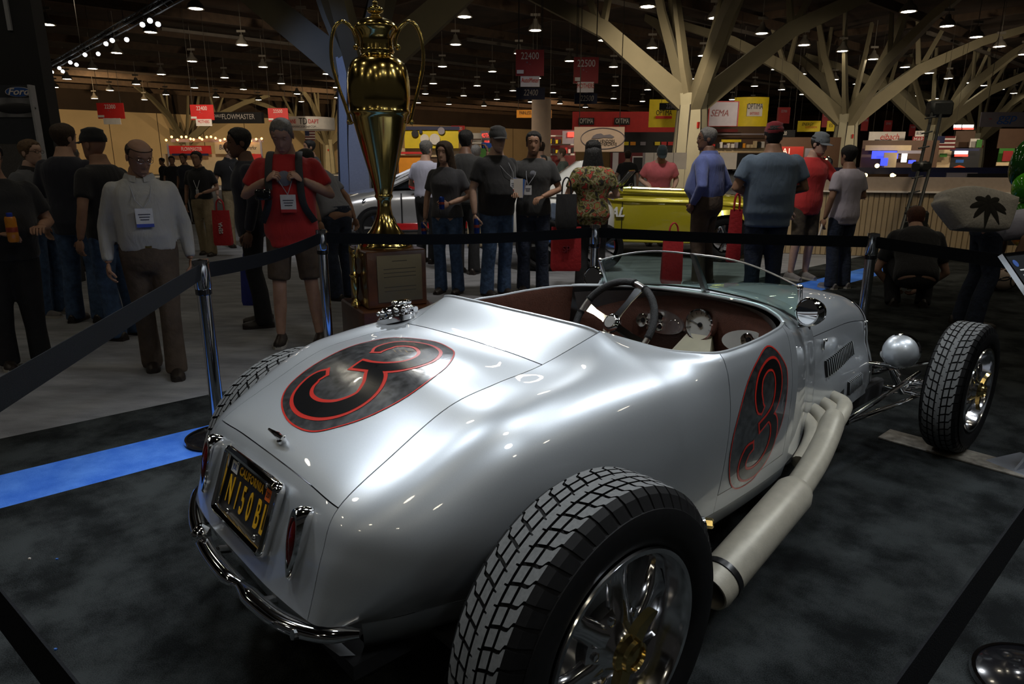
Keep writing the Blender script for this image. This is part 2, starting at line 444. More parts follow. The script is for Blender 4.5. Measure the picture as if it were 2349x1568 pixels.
# ================================================================= the silver roadster
M_PAINT = mat('silver_paint', (0.60, 0.64, 0.68), 0.38, 0.62, coat=1.0, coat_rough=0.02, noise=0.06, nscale=900)
M_CHROME = mat('chrome', (0.86, 0.86, 0.87), 0.06, 1.0, noise=0.02, nscale=5)
M_ALLOY = mat('polished_alloy', (0.80, 0.80, 0.82), 0.13, 1.0, noise=0.03, nscale=6)
M_SATIN = mat('satin_metal', (0.62, 0.62, 0.62), 0.28, 1.0, noise=0.06, nscale=40)
M_GOLD = mat('gold_plate', (0.66, 0.50, 0.20), 0.16, 1.0, noise=0.05, nscale=8)
M_RUBBER = mat('tyre_rubber', (0.007, 0.007, 0.0075), 0.6, spec=0.2, noise=0.2, nscale=60)
M_TREAD = mat('lit_tread_rubber', (0.16, 0.165, 0.166), 0.85, spec=0.2, noise=0.12, nscale=120)  # light on the flat tread painted as a grey lighter than the sidewall
M_BLACK = mat('black_paint', (0.008, 0.008, 0.009), 0.3, noise=0.1)
M_DARK = mat('dark_cavity', (0.01, 0.01, 0.011), 0.8, noise=0.2)
M_CERAMIC = mat('ceramic_exhaust_coat', (0.47, 0.44, 0.36), 0.42, 0.15, noise=0.08, nscale=30, bump=0.05, bscale=250)
M_LEATHER = mat('brown_leather', (0.105, 0.042, 0.028), 0.45, noise=0.15, nscale=50, bump=0.15, bscale=180)
M_CREAM = mat('cream_paint', (0.42, 0.37, 0.25), 0.35, noise=0.05)
M_REDLINE = mat('red_pinstripe', (0.62, 0.03, 0.02), 0.3, coat=0.6, noise=0.03)
M_NUMBER = mat('black_number', (0.006, 0.006, 0.007), 0.22, coat=0.6, noise=0.1)
M_OVAL = mat('polished_oval', (0.30, 0.31, 0.325), 0.22, 0.9, coat=1.0, noise=0.5, nscale=45)
M_REDLENS = mat('red_lens', (0.09, 0.003, 0.003), 0.12, coat=1.0, noise=0.3, nscale=60)
M_PLATE = mat('plate_black', (0.008, 0.008, 0.009), 0.35, noise=0.1)
M_YELLOW = mat('plate_yellow', (0.80, 0.44, 0.01), 0.45, noise=0.05)
M_WHITE = mat('white_print', (0.75, 0.75, 0.75), 0.5, noise=0.03)
M_BLUEP = mat('blue_print', (0.02, 0.12, 0.5), 0.5, noise=0.03)
M_ORANGE = mat('orange_sticker', (0.85, 0.16, 0.01), 0.5, noise=0.03)
M_GAUGE = mat('white_gauge_face', (0.55, 0.55, 0.52), 0.4, noise=0.05)
M_WSGLASS = glass('windscreen_glass', (0.72, 0.83, 0.80), 1.0)
M_RED_REFL = mat('orange_mirror_backing', (0.7, 0.2, 0.08), 0.3, noise=0.05)

CAR_O = np.array([0.1941, 1.3863, 0.0]) + LV * 0.74
car = empty('roadster', CAR_O, 'silver open roadster with number 3 on its trunk and door', 'car', rz=YAW)

T_TAIL = [  # control rails, half body (y > 0 is mirrored): centre, mid, lid seam, shoulder, roll, side, lower side, bottom edge
 [(-.557,0,.475),(-.555,.2,.475),(-.537,.37,.47),(-.515,.41,.466),(-.49,.425,.462),(-.475,.43,.459),(-.457,.433,.456),(-.44,.437,.453)],
 [(-.535,0,.53),(-.534,.2,.53),(-.52,.372,.527),(-.485,.432,.522),(-.45,.46,.507),(-.42,.468,.49),(-.395,.469,.472),(-.37,.467,.451)],
 [(-.50,0,.62),(-.499,.2,.62),(-.49,.371,.62),(-.45,.45,.612),(-.395,.502,.585),(-.345,.517,.54),(-.315,.508,.495),(-.29,.49,.449)],
 [(-.441,0,.716),(-.441,.2,.714),(-.44,.36,.706),(-.40,.462,.69),(-.33,.532,.65),(-.27,.553,.58),(-.235,.54,.51),(-.21,.512,.445)],
 [(-.292,0,.805),(-.292,.2,.80),(-.291,.354,.787),(-.265,.475,.773),(-.215,.556,.71),(-.17,.585,.615),(-.145,.568,.525),(-.12,.535,.437)],
 [(-.12,0,.884),(-.12,.2,.879),(-.12,.348,.864),(-.105,.485,.85),(-.08,.572,.78),(-.06,.605,.66),(-.045,.588,.54),(-.03,.552,.425)],
 [(.04,0,.908),(.04,.2,.903),(.04,.344,.889),(.045,.49,.876),(.055,.58,.805),(.065,.615,.68),(.075,.602,.54),(.08,.57,.41)],
 [(.211,0,.915),(.211,.2,.912),(.211,.339,.905),(.215,.49,.893),(.225,.585,.82),(.235,.622,.69),(.24,.612,.54),(.24,.585,.395)],
 [(.41,0,.982),(.41,.2,.982),(.408,.375,.974),(.42,.49,.909),(.43,.588,.832),(.44,.628,.70),(.44,.62,.54),(.44,.595,.38)],
]
T_SIDE = [  # cockpit edge and the side below it, from the rear corner to the cowl
 [(.487,.405,.945),(.49,.51,.898),(.49,.593,.826),(.49,.631,.70),(.49,.622,.54),(.49,.598,.377)],
 [(.573,.482,.914),(.575,.545,.882),(.575,.603,.815),(.575,.632,.70),(.575,.624,.54),(.575,.60,.372)],
 [(.645,.535,.901),(.645,.576,.873),(.645,.612,.808),(.645,.633,.695),(.645,.625,.54),(.645,.602,.37)],
 [(.727,.576,.894),(.727,.598,.866),(.727,.618,.805),(.727,.632,.69),(.727,.624,.535),(.727,.602,.367)],
 [(.847,.58,.892),(.847,.60,.866),(.847,.617,.805),(.847,.629,.69),(.847,.622,.535),(.847,.602,.367)],
 [(.99,.575,.897),(.99,.594,.868),(.99,.609,.805),(.99,.62,.69),(.99,.615,.53),(.99,.598,.367)],
 [(1.153,.55,.90),(1.155,.57,.87),(1.158,.587,.803),(1.16,.602,.69),(1.16,.60,.53),(1.16,.588,.368)],
 [(1.235,.52,.898),(1.24,.55,.868),(1.25,.572,.80),(1.25,.588,.69),(1.25,.587,.53),(1.25,.577,.37)],
]
PER = 8
def dense(ctrl, perT, perR):
    """bicubic surface through a control net; rows along T, columns along R"""
    nT, nR = len(ctrl), len(ctrl[0])
    cols = [catmull([ctrl[t][r] for t in range(nT)], perT) for r in range(nR)]
    return [catmull([cols[r][i] for r in range(nR)], perR) for i in range(len(cols[0]))]
top_full = dense([r for r in T_TAIL], PER, PER)                       # columns 0..16 are centre to lid seam
side_ctrl = [r[1:] for r in T_TAIL[:-1]] + [[tuple(V3(T_TAIL[-1][1]) * .35 + (2 * V3(T_TAIL[-1][2]) - V3(T_TAIL[-1][3])) * .65)] + T_TAIL[-1][2:]] + [[tuple(2 * V3(r[0]) - V3(r[1]))] + r for r in T_SIDE]
def side_rail(r):
    # the rail along the lid seam turns sharply into the cockpit edge; the lower rails run through
    pts = [row[r] for row in side_ctrl]; k = {0: 1.0, 1: 1.0, 2: 0.6}.get(r, 0.0)
    thru = catmull(pts, PER)
    if not k: return thru
    a, b = catmull(pts[:9], PER), catmull(pts[8:], PER)
    return [p * (1 - k) + q * k for p, q in zip(thru, a[:-1] + b)]
_rails = [side_rail(r) for r in range(len(side_ctrl[0]))]
side_full = [catmull([rl[i] for rl in _rails], PER)[PER:] for i in range(len(_rails[0]))]         # lid seam to bottom edge
def mir(p): return (p[0], -p[1], p[2])
def grid_normals(rows):
    A = np.array([[V3(p) for p in r] for r in rows])
    du = np.gradient(A, axis=1); dv = np.gradient(A, axis=0)
    n = np.cross(du, dv); n /= (np.linalg.norm(n, axis=2, keepdims=True) + 1e-12)
    return n
def panel(mb, rows, gap=0.0015, depth=0.012, out=None, sides=(1, 1, 1, 1)):
    """a sheet with its edges pulled in by gap and folded inwards; sides: first row, last row, first column, last column"""
    A = np.array([[V3(p) for p in r] for r in rows])
    N = grid_normals(rows)
    c = A.reshape(-1, 3).mean(0)
    ref = V3(out) if out is not None else None
    if ref is not None and (N.reshape(-1, 3).mean(0) @ ref) < 0: N = -N
    def pull(dst, src):
        d = src - dst; L = np.linalg.norm(d, axis=-1, keepdims=True) + 1e-9
        return dst + d / L * np.minimum(gap, L * 0.8)
    B = A.copy()
    if sides[0]: B[0] = pull(B[0], A[1])
    if sides[1]: B[-1] = pull(B[-1], A[-2])
    if sides[2]: B[:, 0] = pull(B[:, 0], A[:, 1])
    if sides[3]: B[:, -1] = pull(B[:, -1], A[:, -2])
    mb.grid([list(r) for r in B])
    for k, (e, n) in enumerate(((B[0], N[0]), (B[-1], N[-1]), (B[:, 0], N[:, 0]), (B[:, -1], N[:, -1]))):
        if sides[k]: mb.grid([list(e), list(e - n * depth)])
    return mb
# rows of the top: T3..T7 is the lid, T7..T8 the deck behind the cockpit, T0..T3 the tail panel
def both(rows, a, b): return [[mir(p) for p in r[b:a:-1]] + [tuple(p) for p in r[a:b + 1]] for r in rows]
lid_rows = both(top_full[3 * PER:7 * PER + 1], 0, 2 * PER)
lid = panel(MB(), lid_rows, gap=0.0022, depth=0.02, out=(0, 0, 1)).build('trunk_lid', M_PAINT, car)
deck_rows = both(top_full[7 * PER:], 0, 2 * PER)
panel(MB(), deck_rows, gap=0.0018, depth=0.02, out=(0, 0, 1)).build('rear_deck', M_PAINT, car)
tail_rows = both(top_full[:3 * PER + 1], 0, 2 * PER)
tail = MB(); panel(tail, tail_rows, gap=0.001, out=(-1, 0, 0), sides=(0, 1, 1, 1))
tail.build('tail_panel', M_PAINT, car)
iD0, iD1 = (8 + 4) * PER, 16 * PER - 6          # door between these rows
dcol = 5 * PER - 3
for sg in (-1, 1):
    m_ = (lambda p: (p[0], p[1] * sg, p[2]))
    S = [[m_(p) for p in r] for r in side_full]
    q = MB(); panel(q, S[:iD0 + 1], gap=0.0012, depth=.02, out=(0, sg, 0.2), sides=(0, 1, 1, 0))
    q.grid([r[dcol:] for r in S[iD0:]]); q.grid([r[:dcol + 1] for r in S[iD1:]])
    q.build('quarter_panel', M_PAINT, car)
    panel(MB(), [r[:dcol + 1] for r in S[iD0:iD1 + 1]], gap=0.0022, depth=.02, out=(0, sg, 0.1), sides=(1, 1, 0, 1)).build('door', M_PAINT, car)
    # cockpit edge: rolled lip
    edge = [S[i][0] for i in range(8 * PER, len(S))]
    MB().tube([V3(p) - (0, sg * 0.004, 0.004) for p in edge], 0.007, 8).build('cockpit_lip', M_PAINT, car)
    # inner trim of the door, brown leather
    inn = MB()
    rows = []
    for i in range(8 * PER, len(S), 4):
        r = S[i]
        rows.append([V3(r[k]) - (0, sg * o_, 0) for k, o_ in ((1, 0.016), (6, 0.03), (14, 0.04), (22, 0.045), (30, 0.045), (40, 0.045))])
    inn.grid(rows); inn.build('interior_trim', M_LEATHER, car)
MB().tube([V3(p) - (0.004, 0, 0.004) for p in deck_rows[-1]], 0.007, 8).build('cockpit_lip', M_PAINT, car)

# lower pan under the tail and along the sills
for sg in (-1, 1):
    pan = MB()
    rows = []
    for i in range(0, len(side_full), 4):
        p = V3(side_full[i][-1]); x, y, z = p[0], p[1] * sg, p[2]
        rows.append([(x, y - sg * .002, z - .003), (x + .012, y - sg * .02, z - .06), (x + .04, y - sg * .075, z - .13), (x + .08, y - sg * .16, z - .17)])
    pan.grid(rows)
    pan.build('lower_sill', M_PAINT, car)
pan = MB()
pr = []
for p in tail_rows[0]:
    p = V3(p); pr.append([p + (0.004, 0, -.003), p + (.02, 0, -.06), p + (.07, 0, -.13), p + (.16, 0, -.175)])
pan.grid(pr); pan.build('rear_pan', M_PAINT, car)

# cowl
COWL = [
 [(1.52,0,.897),(1.498,.2,.897),(1.45,.32,.897),(1.34,.44,.898),(1.235,.52,.898),(1.24,.55,.868),(1.25,.572,.80),(1.25,.588,.69),(1.25,.587,.53),(1.25,.577,.37)],
 [(1.60,0,.908),(1.575,.2,.903),(1.53,.32,.893),(1.46,.425,.873),(1.40,.493,.845),(1.40,.52,.805),(1.40,.538,.74),(1.40,.548,.65),(1.40,.548,.51),(1.40,.543,.37)],
 [(1.66,0,.905),(1.645,.19,.898),(1.62,.30,.88),(1.59,.385,.85),(1.56,.44,.81),(1.56,.463,.77),(1.56,.478,.705),(1.56,.488,.62),(1.56,.49,.50),(1.56,.49,.37)],
 [(1.73,0,.898),(1.73,.18,.888),(1.73,.28,.866),(1.73,.35,.832),(1.73,.392,.788),(1.73,.413,.742),(1.73,.427,.68),(1.73,.436,.60),(1.73,.44,.49),(1.73,.44,.37)],
]
cw = dense(COWL, 6, 6)
for sg in (-1, 1):
    MB().grid([[(p[0], p[1] * sg, p[2]) for p in r] for r in cw]).build('cowl', M_PAINT, car)
    MB().tube([V3((p[0], p[1] * sg, p[2])) - (-.004, 0, .004) for p in cw[0][:4 * 6 + 1]], 0.008, 8).build('cockpit_lip', M_PAINT, car)
# hood
HOOD = [
 COWL[-1],
 [(2.0,0,.875),(2.0,.16,.867),(2.0,.25,.848),(2.0,.315,.815),(2.0,.355,.772),(2.0,.375,.727),(2.0,.388,.66),(2.0,.396,.585),(2.0,.432,.47),(2.0,.44,.32)],
 [(2.3,0,.842),(2.3,.14,.835),(2.3,.215,.817),(2.3,.27,.783),(2.3,.305,.74),(2.3,.322,.70),(2.3,.332,.635),(2.3,.34,.56),(2.3,.385,.45),(2.3,.395,.31)],
 [(2.55,0,.795),(2.55,.12,.788),(2.55,.19,.77),(2.55,.238,.736),(2.55,.27,.70),(2.55,.285,.665),(2.55,.296,.61),(2.55,.305,.54),(2.55,.345,.43),(2.55,.355,.29)],
 [(2.64,0,.772),(2.64,.112,.765),(2.64,.178,.748),(2.64,.225,.716),(2.64,.255,.68),(2.64,.27,.645),(2.64,.282,.59),(2.64,.29,.53),(2.64,.325,.42),(2.64,.335,.285)],
]
hd = dense(HOOD, 6, 6)
panel(MB(), both(hd, 0, 5 * 6), gap=0.0015, out=(0, 0, 1)).build('hood', M_PAINT, car)
HBVH = []
for sg in (-1, 1):
    rows = [[(p[0], p[1] * sg, p[2]) for p in r[5 * 6:]] for r in hd]
    panel(MB(), rows, gap=0.0015, out=(0, sg, 0)).build('hood_side', M_PAINT, car)
SHELL = [HOOD[-1]]
for x, k, dz in ((2.69, .975, -.006), (2.725, .92, -.02), (2.735, .84, -.04)):
    SHELL.append([(x, p[1] * k, .5 + (p[2] - .5) * k + dz * (0.4 + (p[2] > .6) * 0.6)) for p in HOOD[-1]])
sh = dense(SHELL, 4, 6)
MB().grid(both(sh, 0, 54)).build('grille_shell', M_PAINT, car)
MB().tube([V3(p) for p in both(sh, 0, 54)[-1]], 0.006, 6).build('grille_trim', M_CHROME, car)
MB().tube([V3(p) + (0, 0, .001) for p in both(hd, 0, 54)[-1]], 0.004, 6).build('hood_trim', M_CHROME, car)
g = MB(); g.grid([[(2.715, p[1] * k, .5 + (p[2] - .5) * k) for p in both(sh, 0, 54)[-1]] for k in (1, .5, .02)]); g.build('grille', M_DARK, car)
for k in range(-7, 8):
    y = k * .028; zt = float(np.interp(abs(y), [0, .1, .15, .19, .215], [.72, .715, .70, .67, .62]))
    MB().box((2.722, y, (zt + .3) / 2), (.006, .004, zt - .3)).build('grille_bar', M_CHROME, car)

# louvres: pressed lips over dark slots
lou = MB()
lou.rings([[(.013, -.001, z), (.003, h * .75, z), (-.006, h, z), (-.0065, h - .0025, z), (-.004, h - .003, z)] for z, h in ((-.5, .004), (-.45, .014), (.45, .014), (.5, .004))], mi=0)
lou.box((-.0055, .0045, 0), (.004, .011, .92), mi=1)
lou.box((-.0105, .0012, 0), (.009, .002, .92), mi=1)
lou_me = lou.mesh('louvre', [M_PAINT, M_DARK], angle=30)
side_bvh = {}
for sg in (-1, 1):
    mb = MB(); mb.grid([[(p[0], p[1] * sg, p[2]) for p in r] for r in hd])
    me = mb.mesh('tmp', M_PAINT); side_bvh[sg] = BVHTree.FromPolygons([v.co.copy() for v in me.vertices], [tuple(p.vertices) for p in me.polygons]); bpy.data.meshes.remove(me)
def on_side(sg, x, z):
    h = side_bvh[sg].ray_cast(Vector((x, sg * 2, z)), Vector((0, -sg, 0)))
    return (V3(h[0]), V3(h[1]))
for sg in (-1, 1):
    for (xs, z0a, z1a, z0b, z1b, n) in ((1.875, .535, .612, .528, .598, 17), (2.16, .385, .452, .372, .435, 10)):
        x1 = 2.36 if n == 17 else 2.40
        for k in range(n):
            t = k / (n - 1); x = xs + (x1 - xs) * t
            za, zb = z0a + (z0b - z0a) * t, z1a + (z1b - z1a) * t
            p, nn = on_side(sg, x, (za + zb) / 2)
            if nn[1] * sg < 0: nn = -nn
            p0, _ = on_side(sg, x, za); p1, _ = on_side(sg, x, zb)
            up = (p1 - p0); L = np.linalg.norm(up); up /= L
            xx = np.cross(nn, up) if sg > 0 else np.cross(up, nn)
            pa_, _ = on_side(sg, x - .01, (za + zb) / 2); pb_, _ = on_side(sg, x + .01, (za + zb) / 2); xx = pb_ - pa_; xx -= up * (up @ xx); xx /= np.linalg.norm(xx)
            yy = np.cross(up, xx); yy = yy if yy[1] * sg > 0 else -yy
            o = link('louvre', lou_me, car)
            M = Matrix(((xx[0], yy[0], up[0] * L, p[0]), (xx[1], yy[1], up[1] * L, p[1]), (xx[2], yy[2], up[2] * L, p[2]), (0, 0, 0, 1)))
            o.matrix_local = M
    # hood latches and the exhaust port
    for x, z in ((1.83, .69), (2.60, .63)):
        p, nn = on_side(sg, x, z); nn = nn if nn[1] * sg > 0 else -nn
        mb = MB(); mb.box(p + nn * .006, (.012, .012, .05), bevel=.004); mb.ball(p + nn * .014 + (0, 0, .02), .008, 8, 6); mb.build('hood_latch', M_CHROME, car)
    prt = MB(); rows = []
    for x in np.linspace(1.68, 2.08, 9):
        r = []
        for z in np.linspace(.355, .425, 3):
            xx = min(max(x, 1.735), 2.6); p, nn = on_side(sg, xx, max(z, .385)); r.append((x, p[1] + sg * (.003 if x > 1.735 else .008), z + (x - 1.85) * .06))
        rows.append(r)
    prt.grid(rows); prt.build('exhaust_port', M_DARK, car)

# chassis, floor, firewall, dash
ch = MB()
for sg in (-1, 1): ch.box((1.2, sg * .33, .27), (3.2, .05, .10), bevel=.01)
for x in (-.35, .5, 1.5, 2.6): ch.box((x, 0, .26), (.06, .66, .06), bevel=.01)
ch.build('chassis', M_DARK, car)
MB().box((.75, 0, .335), (2.0, 1.08, .02)).build('floor_pan', M_DARK, car)
MB().box((1.69, 0, .60), (.02, .82, .5)).build('firewall', M_DARK, car)
MB().box((-.05, 0, .30), (.8, .8, .04)).build('trunk_floor', M_DARK, car)
das = MB(); rows = []
for y in np.linspace(-.49, .49, 25):
    zt = .868 - .10 * (abs(y) / .5) ** 2.5; xo = 1.555 - .30 * (abs(y) / .5) ** 3
    rows.append([(xo + .01, y, zt), (xo - .002, y, zt - .05), (xo - .008, y, .74), (xo - .004, y, .66), (xo + .01, y, .57)])
das.grid(rows); das.build('dashboard', M_LEATHER, car)
MB().grid([[(1.515 - .28 * (abs(y) / .5) ** 3, y, .888 - .02 * (abs(y) / .5)), (1.57 - .3 * (abs(y) / .5) ** 3, y, .862 - .1 * (abs(y) / .5) ** 2.5)] for y in np.linspace(-.5, .5, 25)]).build('dash_top', mat('grey_dash_roll', (.10, .095, .10), .6, noise=.1), car)
DN = V3((-1, 0, .08)); DN /= np.linalg.norm(DN)
def dash_pt(y, z): return V3((1.545 - .30 * (abs(y) / .5) ** 3, y, z))
con = MB(); con.rings([[(1.53, .055, .72), (1.525, -.06, .72), (1.535, -.08, .62), (1.535, .07, .62)], [(1.40, .10, .60), (1.40, -.13, .60), (1.42, -.14, .56), (1.42, .11, .56)], [(1.20, .10, .46), (1.20, -.13, .46), (1.22, -.13, .42), (1.22, .10, .42)]])
con.build('centre_console', M_CREAM, car, smooth=False)
def gauge(y, z, r, ticks=9, name='gauge'):
    p = dash_pt(y, z) + DN * .018
    b = MB(); b.lathe([(r * .86, .004), (r * .9, .022), (r, .02), (r * 1.04, .008), (r * 1.04, -.02)], 28, p, DN, cap=False)
    go = b.build(name, M_CHROME, car)
    MB().lathe([(0, .006), (r * .88, .006)], 28, p, DN, cap=False).build('gauge_face', M_GAUGE, go)
    nd = MB(); nd.lathe([(.012, .008), (.010, .014), (0, .015)], 12, p, DN, cap=False)
    a = rng.uniform(-.6, .6)
    e2 = np.cross(DN, (0, 1, 0)); e1 = V3((0, 1, 0))
    d = math.cos(a) * e1 + math.sin(a) * e2
    nd.tube([p + DN * .011, p + DN * .011 + d * r * .72], .0018, 5)
    for k in range(ticks):
        aa = math.pi * (1.2 * k / (ticks - 1) * 1.0 - .1) + math.pi
        dd = math.cos(aa) * e1 + math.sin(aa) * e2
        nd.tube([p + DN * .008 + dd * r * .66, p + DN * .008 + dd * r * .82], .0012, 4)
    nd.build('gauge_needle', M_BLACK, go)
gauge(0, .752, .072)
ov = MB(); pts = [(math.cos(a) * .125 * (1 - .12 * math.sin(a)), math.sin(a) * .055) for a in np.linspace(0, 2 * math.pi, 33)[:-1]]
cO = dash_pt(.20, .735) + DN * .012
ov.prism(pts, .012, cO, (0, -1, 0), np.cross(DN, (0, -1, 0))); ov.build('gauge_cluster', M_SATIN, car)
for y, z, r in ((.125, .725, .033), (.20, .757, .024), (.275, .735, .033), (.2, .712, .022)): gauge(y, z, r, 5)
ov = MB(); cO = dash_pt(-.26, .725) + DN * .008
ov.prism([(a, b * .95) for a, b in pts], .012, cO, (0, -1, 0), np.cross(DN, (0, -1, 0))); ov.build('gauge_cluster', M_GAUGE, car)
gauge(-.26, .74, .03, 5)
for y, z in ((.07, .715), (-.12, .71), (.07, .68)):
    p = dash_pt(y, z); MB().lathe([(0, .03), (.011, .03), (.012, .0)], 12, p, DN, cap=False).build('dash_knob', M_CHROME, car)
# bench seat (low, under the edge of the deck)
st = MB(); st.box((.52, 0, .60), (.16, .98, .44), rot=[[math.cos(.2), 0, math.sin(.2)], [0, 1, 0], [-math.sin(.2), 0, math.cos(.2)]], bevel=.05); st.build('seat_back', M_LEATHER, car)
st = MB(); st.box((.85, 0, .44), (.5, .98, .15), bevel=.05); st.build('seat_cushion', M_LEATHER, car)

# steering wheel
SWc = V3((1.16, .2, .78)); swn = V3((-math.cos(.56), 0, math.sin(.56))); su = V3((math.sin(.56), 0, math.cos(.56))); sy = V3((0, 1, 0))
sw = empty('steering_wheel', (0, 0, 0)); sw.parent = car
def swp(a, r, h=0): return SWc + swn * h + r * (math.cos(a) * sy + math.sin(a) * su)
SPA = [math.radians(a) for a in (17, 107, 197, 287)]
for i in range(4):
    a0, a1 = SPA[i] + .17, SPA[(i + 1) % 4] - .17 + (2 * math.pi if i == 3 else 0)
    MB().tube([swp(a, .2) for a in np.linspace(a0, a1, 14)], .016, 10).build('leather_grip', mat('black_grip_leather', (.018, .019, .02), .6, noise=.2, nscale=200, bump=.4, bscale=300), sw)
    MB().tube([swp(a, .2) for a in np.linspace(SPA[i] - .2, SPA[i] + .2, 7)], .0125, 10).build('rim_section', M_SATIN, sw)
    for a in (SPA[i] - .17, SPA[i] + .17):
        MB().tube([swp(a - .02, .2), swp(a + .02, .2)], .0175, 10).build('grip_binding', M_RUBBER, sw)
    sp = MB(); d = swp(SPA[i], 1) - SWc; e = np.cross(swn, d)
    sp.rings([[SWc + d * r + e * w_ + swn * (.012 - .02 * r / .18 + t_) for w_, t_ in ((-w, -.004), (w, -.004), (w, .004), (-w, .004))] for r, w in ((.0, .024), (.06, .014), (.12, .013), (.175, .019), (.2, .024))])
    sp.build('spoke', M_CHROME, sw, angle=30)
MB().lathe([(.03, -.02), (.042, .0), (.042, .014), (.036, .02), (.028, .022)], 24, SWc, swn).build('hub', M_CHROME, sw)
MB().lathe([(0, .026), (.026, .026), (.027, .018)], 24, SWc, swn, cap=False).build('horn_button', M_SATIN, sw)
MB().tube([SWc - swn * .01, SWc - swn * .42], .018, 12).build('steering_column', M_CHROME, car)
MB().tube([V3((1.35, .40, .35)), V3((1.33, .40, .55)), V3((1.24, .38, .62))], .008, 8).build('brake_lever', M_CHROME, car)

# windscreen: two panes in a vee between three posts
ws = empty('windscreen', (0, 0, 0)); ws.parent = car
CT, CB = V3((1.425, 0, 1.075)), V3((1.545, 0, .912))
for sg in (-1, 1):
    ST, SB = V3((1.398, sg * .489, 1.003)), V3((1.455, sg * .478, .862))
    tp, bt = [], []
    for t in np.linspace(0, 1, 13):
        tp.append(CT + (ST - CT) * t + V3((.012, 0, .028)) * math.sin(math.pi * t) * .9)
        y = abs(CB[1] + (SB[1] - CB[1]) * t)
        hgt = float(np.interp(y, [0, .2, .3, .4, .478], [.912, .907, .899, .885, .862]))
        bt.append(V3((1.545 - .09 * (y / .478) ** 1.6, sg * y, hgt)))
    nn = np.cross(tp[6] - bt[6], tp[8] - tp[4]); nn /= np.linalg.norm(nn)
    pane = MB(); a = [np.array(p) + nn * .002 for p in tp]; b = [np.array(p) + nn * .002 for p in bt]; c = [np.array(p) - nn * .002 for p in tp]; d = [np.array(p) - nn * .002 for p in bt]
    pane.grid([b, a, c, d, b]); pane.build('glass_pane', M_WSGLASS, ws)
    MB().tube(tp, .0038, 8).build('top_trim', M_SATIN, ws)
    MB().tube(bt, .005, 8).build('base_seal', M_BLACK, ws)
    MB().tube([SB - (0, 0, .02), ST], .0095, 10).build('post', M_SATIN, ws)
    MB().ball(ST, .012, 10, 8).build('post_cap', M_CHROME, ws)
    # round mirrors on the cowl
    mr = empty('mirror', (0, 0, 0)); mr.parent = car
    mc = V3((1.40, sg * .53, .915)); mn = V3((-.94, -sg * (-.12 if sg < 0 else .05), .08)); mn = V3((-.93, .22 if sg < 0 else -.12, .12)); mn /= np.linalg.norm(mn)
    MB().lathe([(.046, .010), (.051, .008), (.054, 0), (.052, -.02), (.043, -.045), (.025, -.06), (0, -.065)], 24, mc, mn, cap=False).build('mirror_shell', M_CHROME, mr)
    MB().lathe([(0, .007), (.047, .007)], 24, mc, mn, cap=False).build('mirror_glass', mat('mirror_glass', (.9, .9, .92), .02, 1.0, noise=.01), mr)
    MB().tube([mc - mn * .03 - (0, 0, .045), V3((1.42, sg * .49, .85))], .008, 8).build('mirror_stalk', M_CHROME, mr)
cp = MB(); cp.rings([[CB + V3((dx, dy, -.01)) for dx, dy in ((-.014, -.012), (.014, -.012), (.014, .012), (-.014, .012))], [CT + V3((dx * .7, dy * .7, .004)) for dx, dy in ((-.014, -.012), (.014, -.012), (.014, .012), (-.014, .012))]])
cp.build('centre_post', M_SATIN, ws, angle=20)

# ---- number ovals
def stroke(pts, wid, per=8):
    """outline polygon of a stroke with varying half width"""
    q = catmull([(p[0], p[1], w) for p, w in zip(pts, wid)], per)
    L, R = [], []
    for i, p in enumerate(q):
        t = q[min(i + 1, len(q) - 1)][:2] - q[max(i - 1, 0)][:2]; t = t / (np.linalg.norm(t) + 1e-9)
        n = np.array([-t[1], t[0]]); L.append(p[:2] + n * max(p[2], .002)); R.append(p[:2] - n * max(p[2], .002))
    return L, R
def decal(name, layers, bvh, origin, eu, ev, ray_o, ray_d, cell=.03, parent=car):
    """flat print laid on a curved panel. layers: (kind, data, material, lift)"""
    for nm, shapes, m, lift in layers:
        bm = bmesh.new()
        for sh_ in shapes:
            vs_l = [[bm.verts.new((float(p[0]), float(p[1]), 0)) for p in r] for r in sh_['rows']]
            for i in range(len(vs_l) - 1):
                for j in range(len(vs_l[0]) - 1):
                    try: bm.faces.new((vs_l[i][j], vs_l[i][j + 1], vs_l[i + 1][j + 1], vs_l[i + 1][j]))
                    except ValueError: pass
        me = bpy.data.meshes.new(nm)
        for v in bm.verts:
            P = V3(origin) + V3(eu) * v.co.x + V3(ev) * v.co.y
            h = bvh.ray_cast(Vector(P + V3(ray_o)), Vector(ray_d))
            if h[0] is not None:
                n = V3(h[1]); n = n if n @ V3(ray_d) < 0 else -n
                v.co = Vector(V3(h[0]) + n * lift)
            else: v.co = Vector(P)
        bmesh.ops.recalc_face_normals(bm, faces=bm.faces)
        for f in bm.faces: f.smooth = True
        bm.to_mesh(me); bm.free(); me.materials.append(m)
        link(nm, me, parent)
def disc_rows(loop, rings=9):
    """fill of a closed outline as shrinking rings"""
    L = np.array([p[:2] for p in loop] + [loop[0][:2]]); c = L[:-1].mean(0)
    return {'rows': [[c + (p - c) * k for p in L] for k in np.linspace(1, .001, rings)]}
def band_rows(loop, w):
    L = np.array([p[:2] for p in loop]); n = len(L); out = []
    for i in range(n):
        t = L[(i + 1) % n] - L[i - 1]; t /= np.linalg.norm(t); out.append(L[i] + np.array([t[1], -t[0]]) * w)
    A = [*L, L[0]]; B = [*out, out[0]]
    return {'rows': [A, B]}
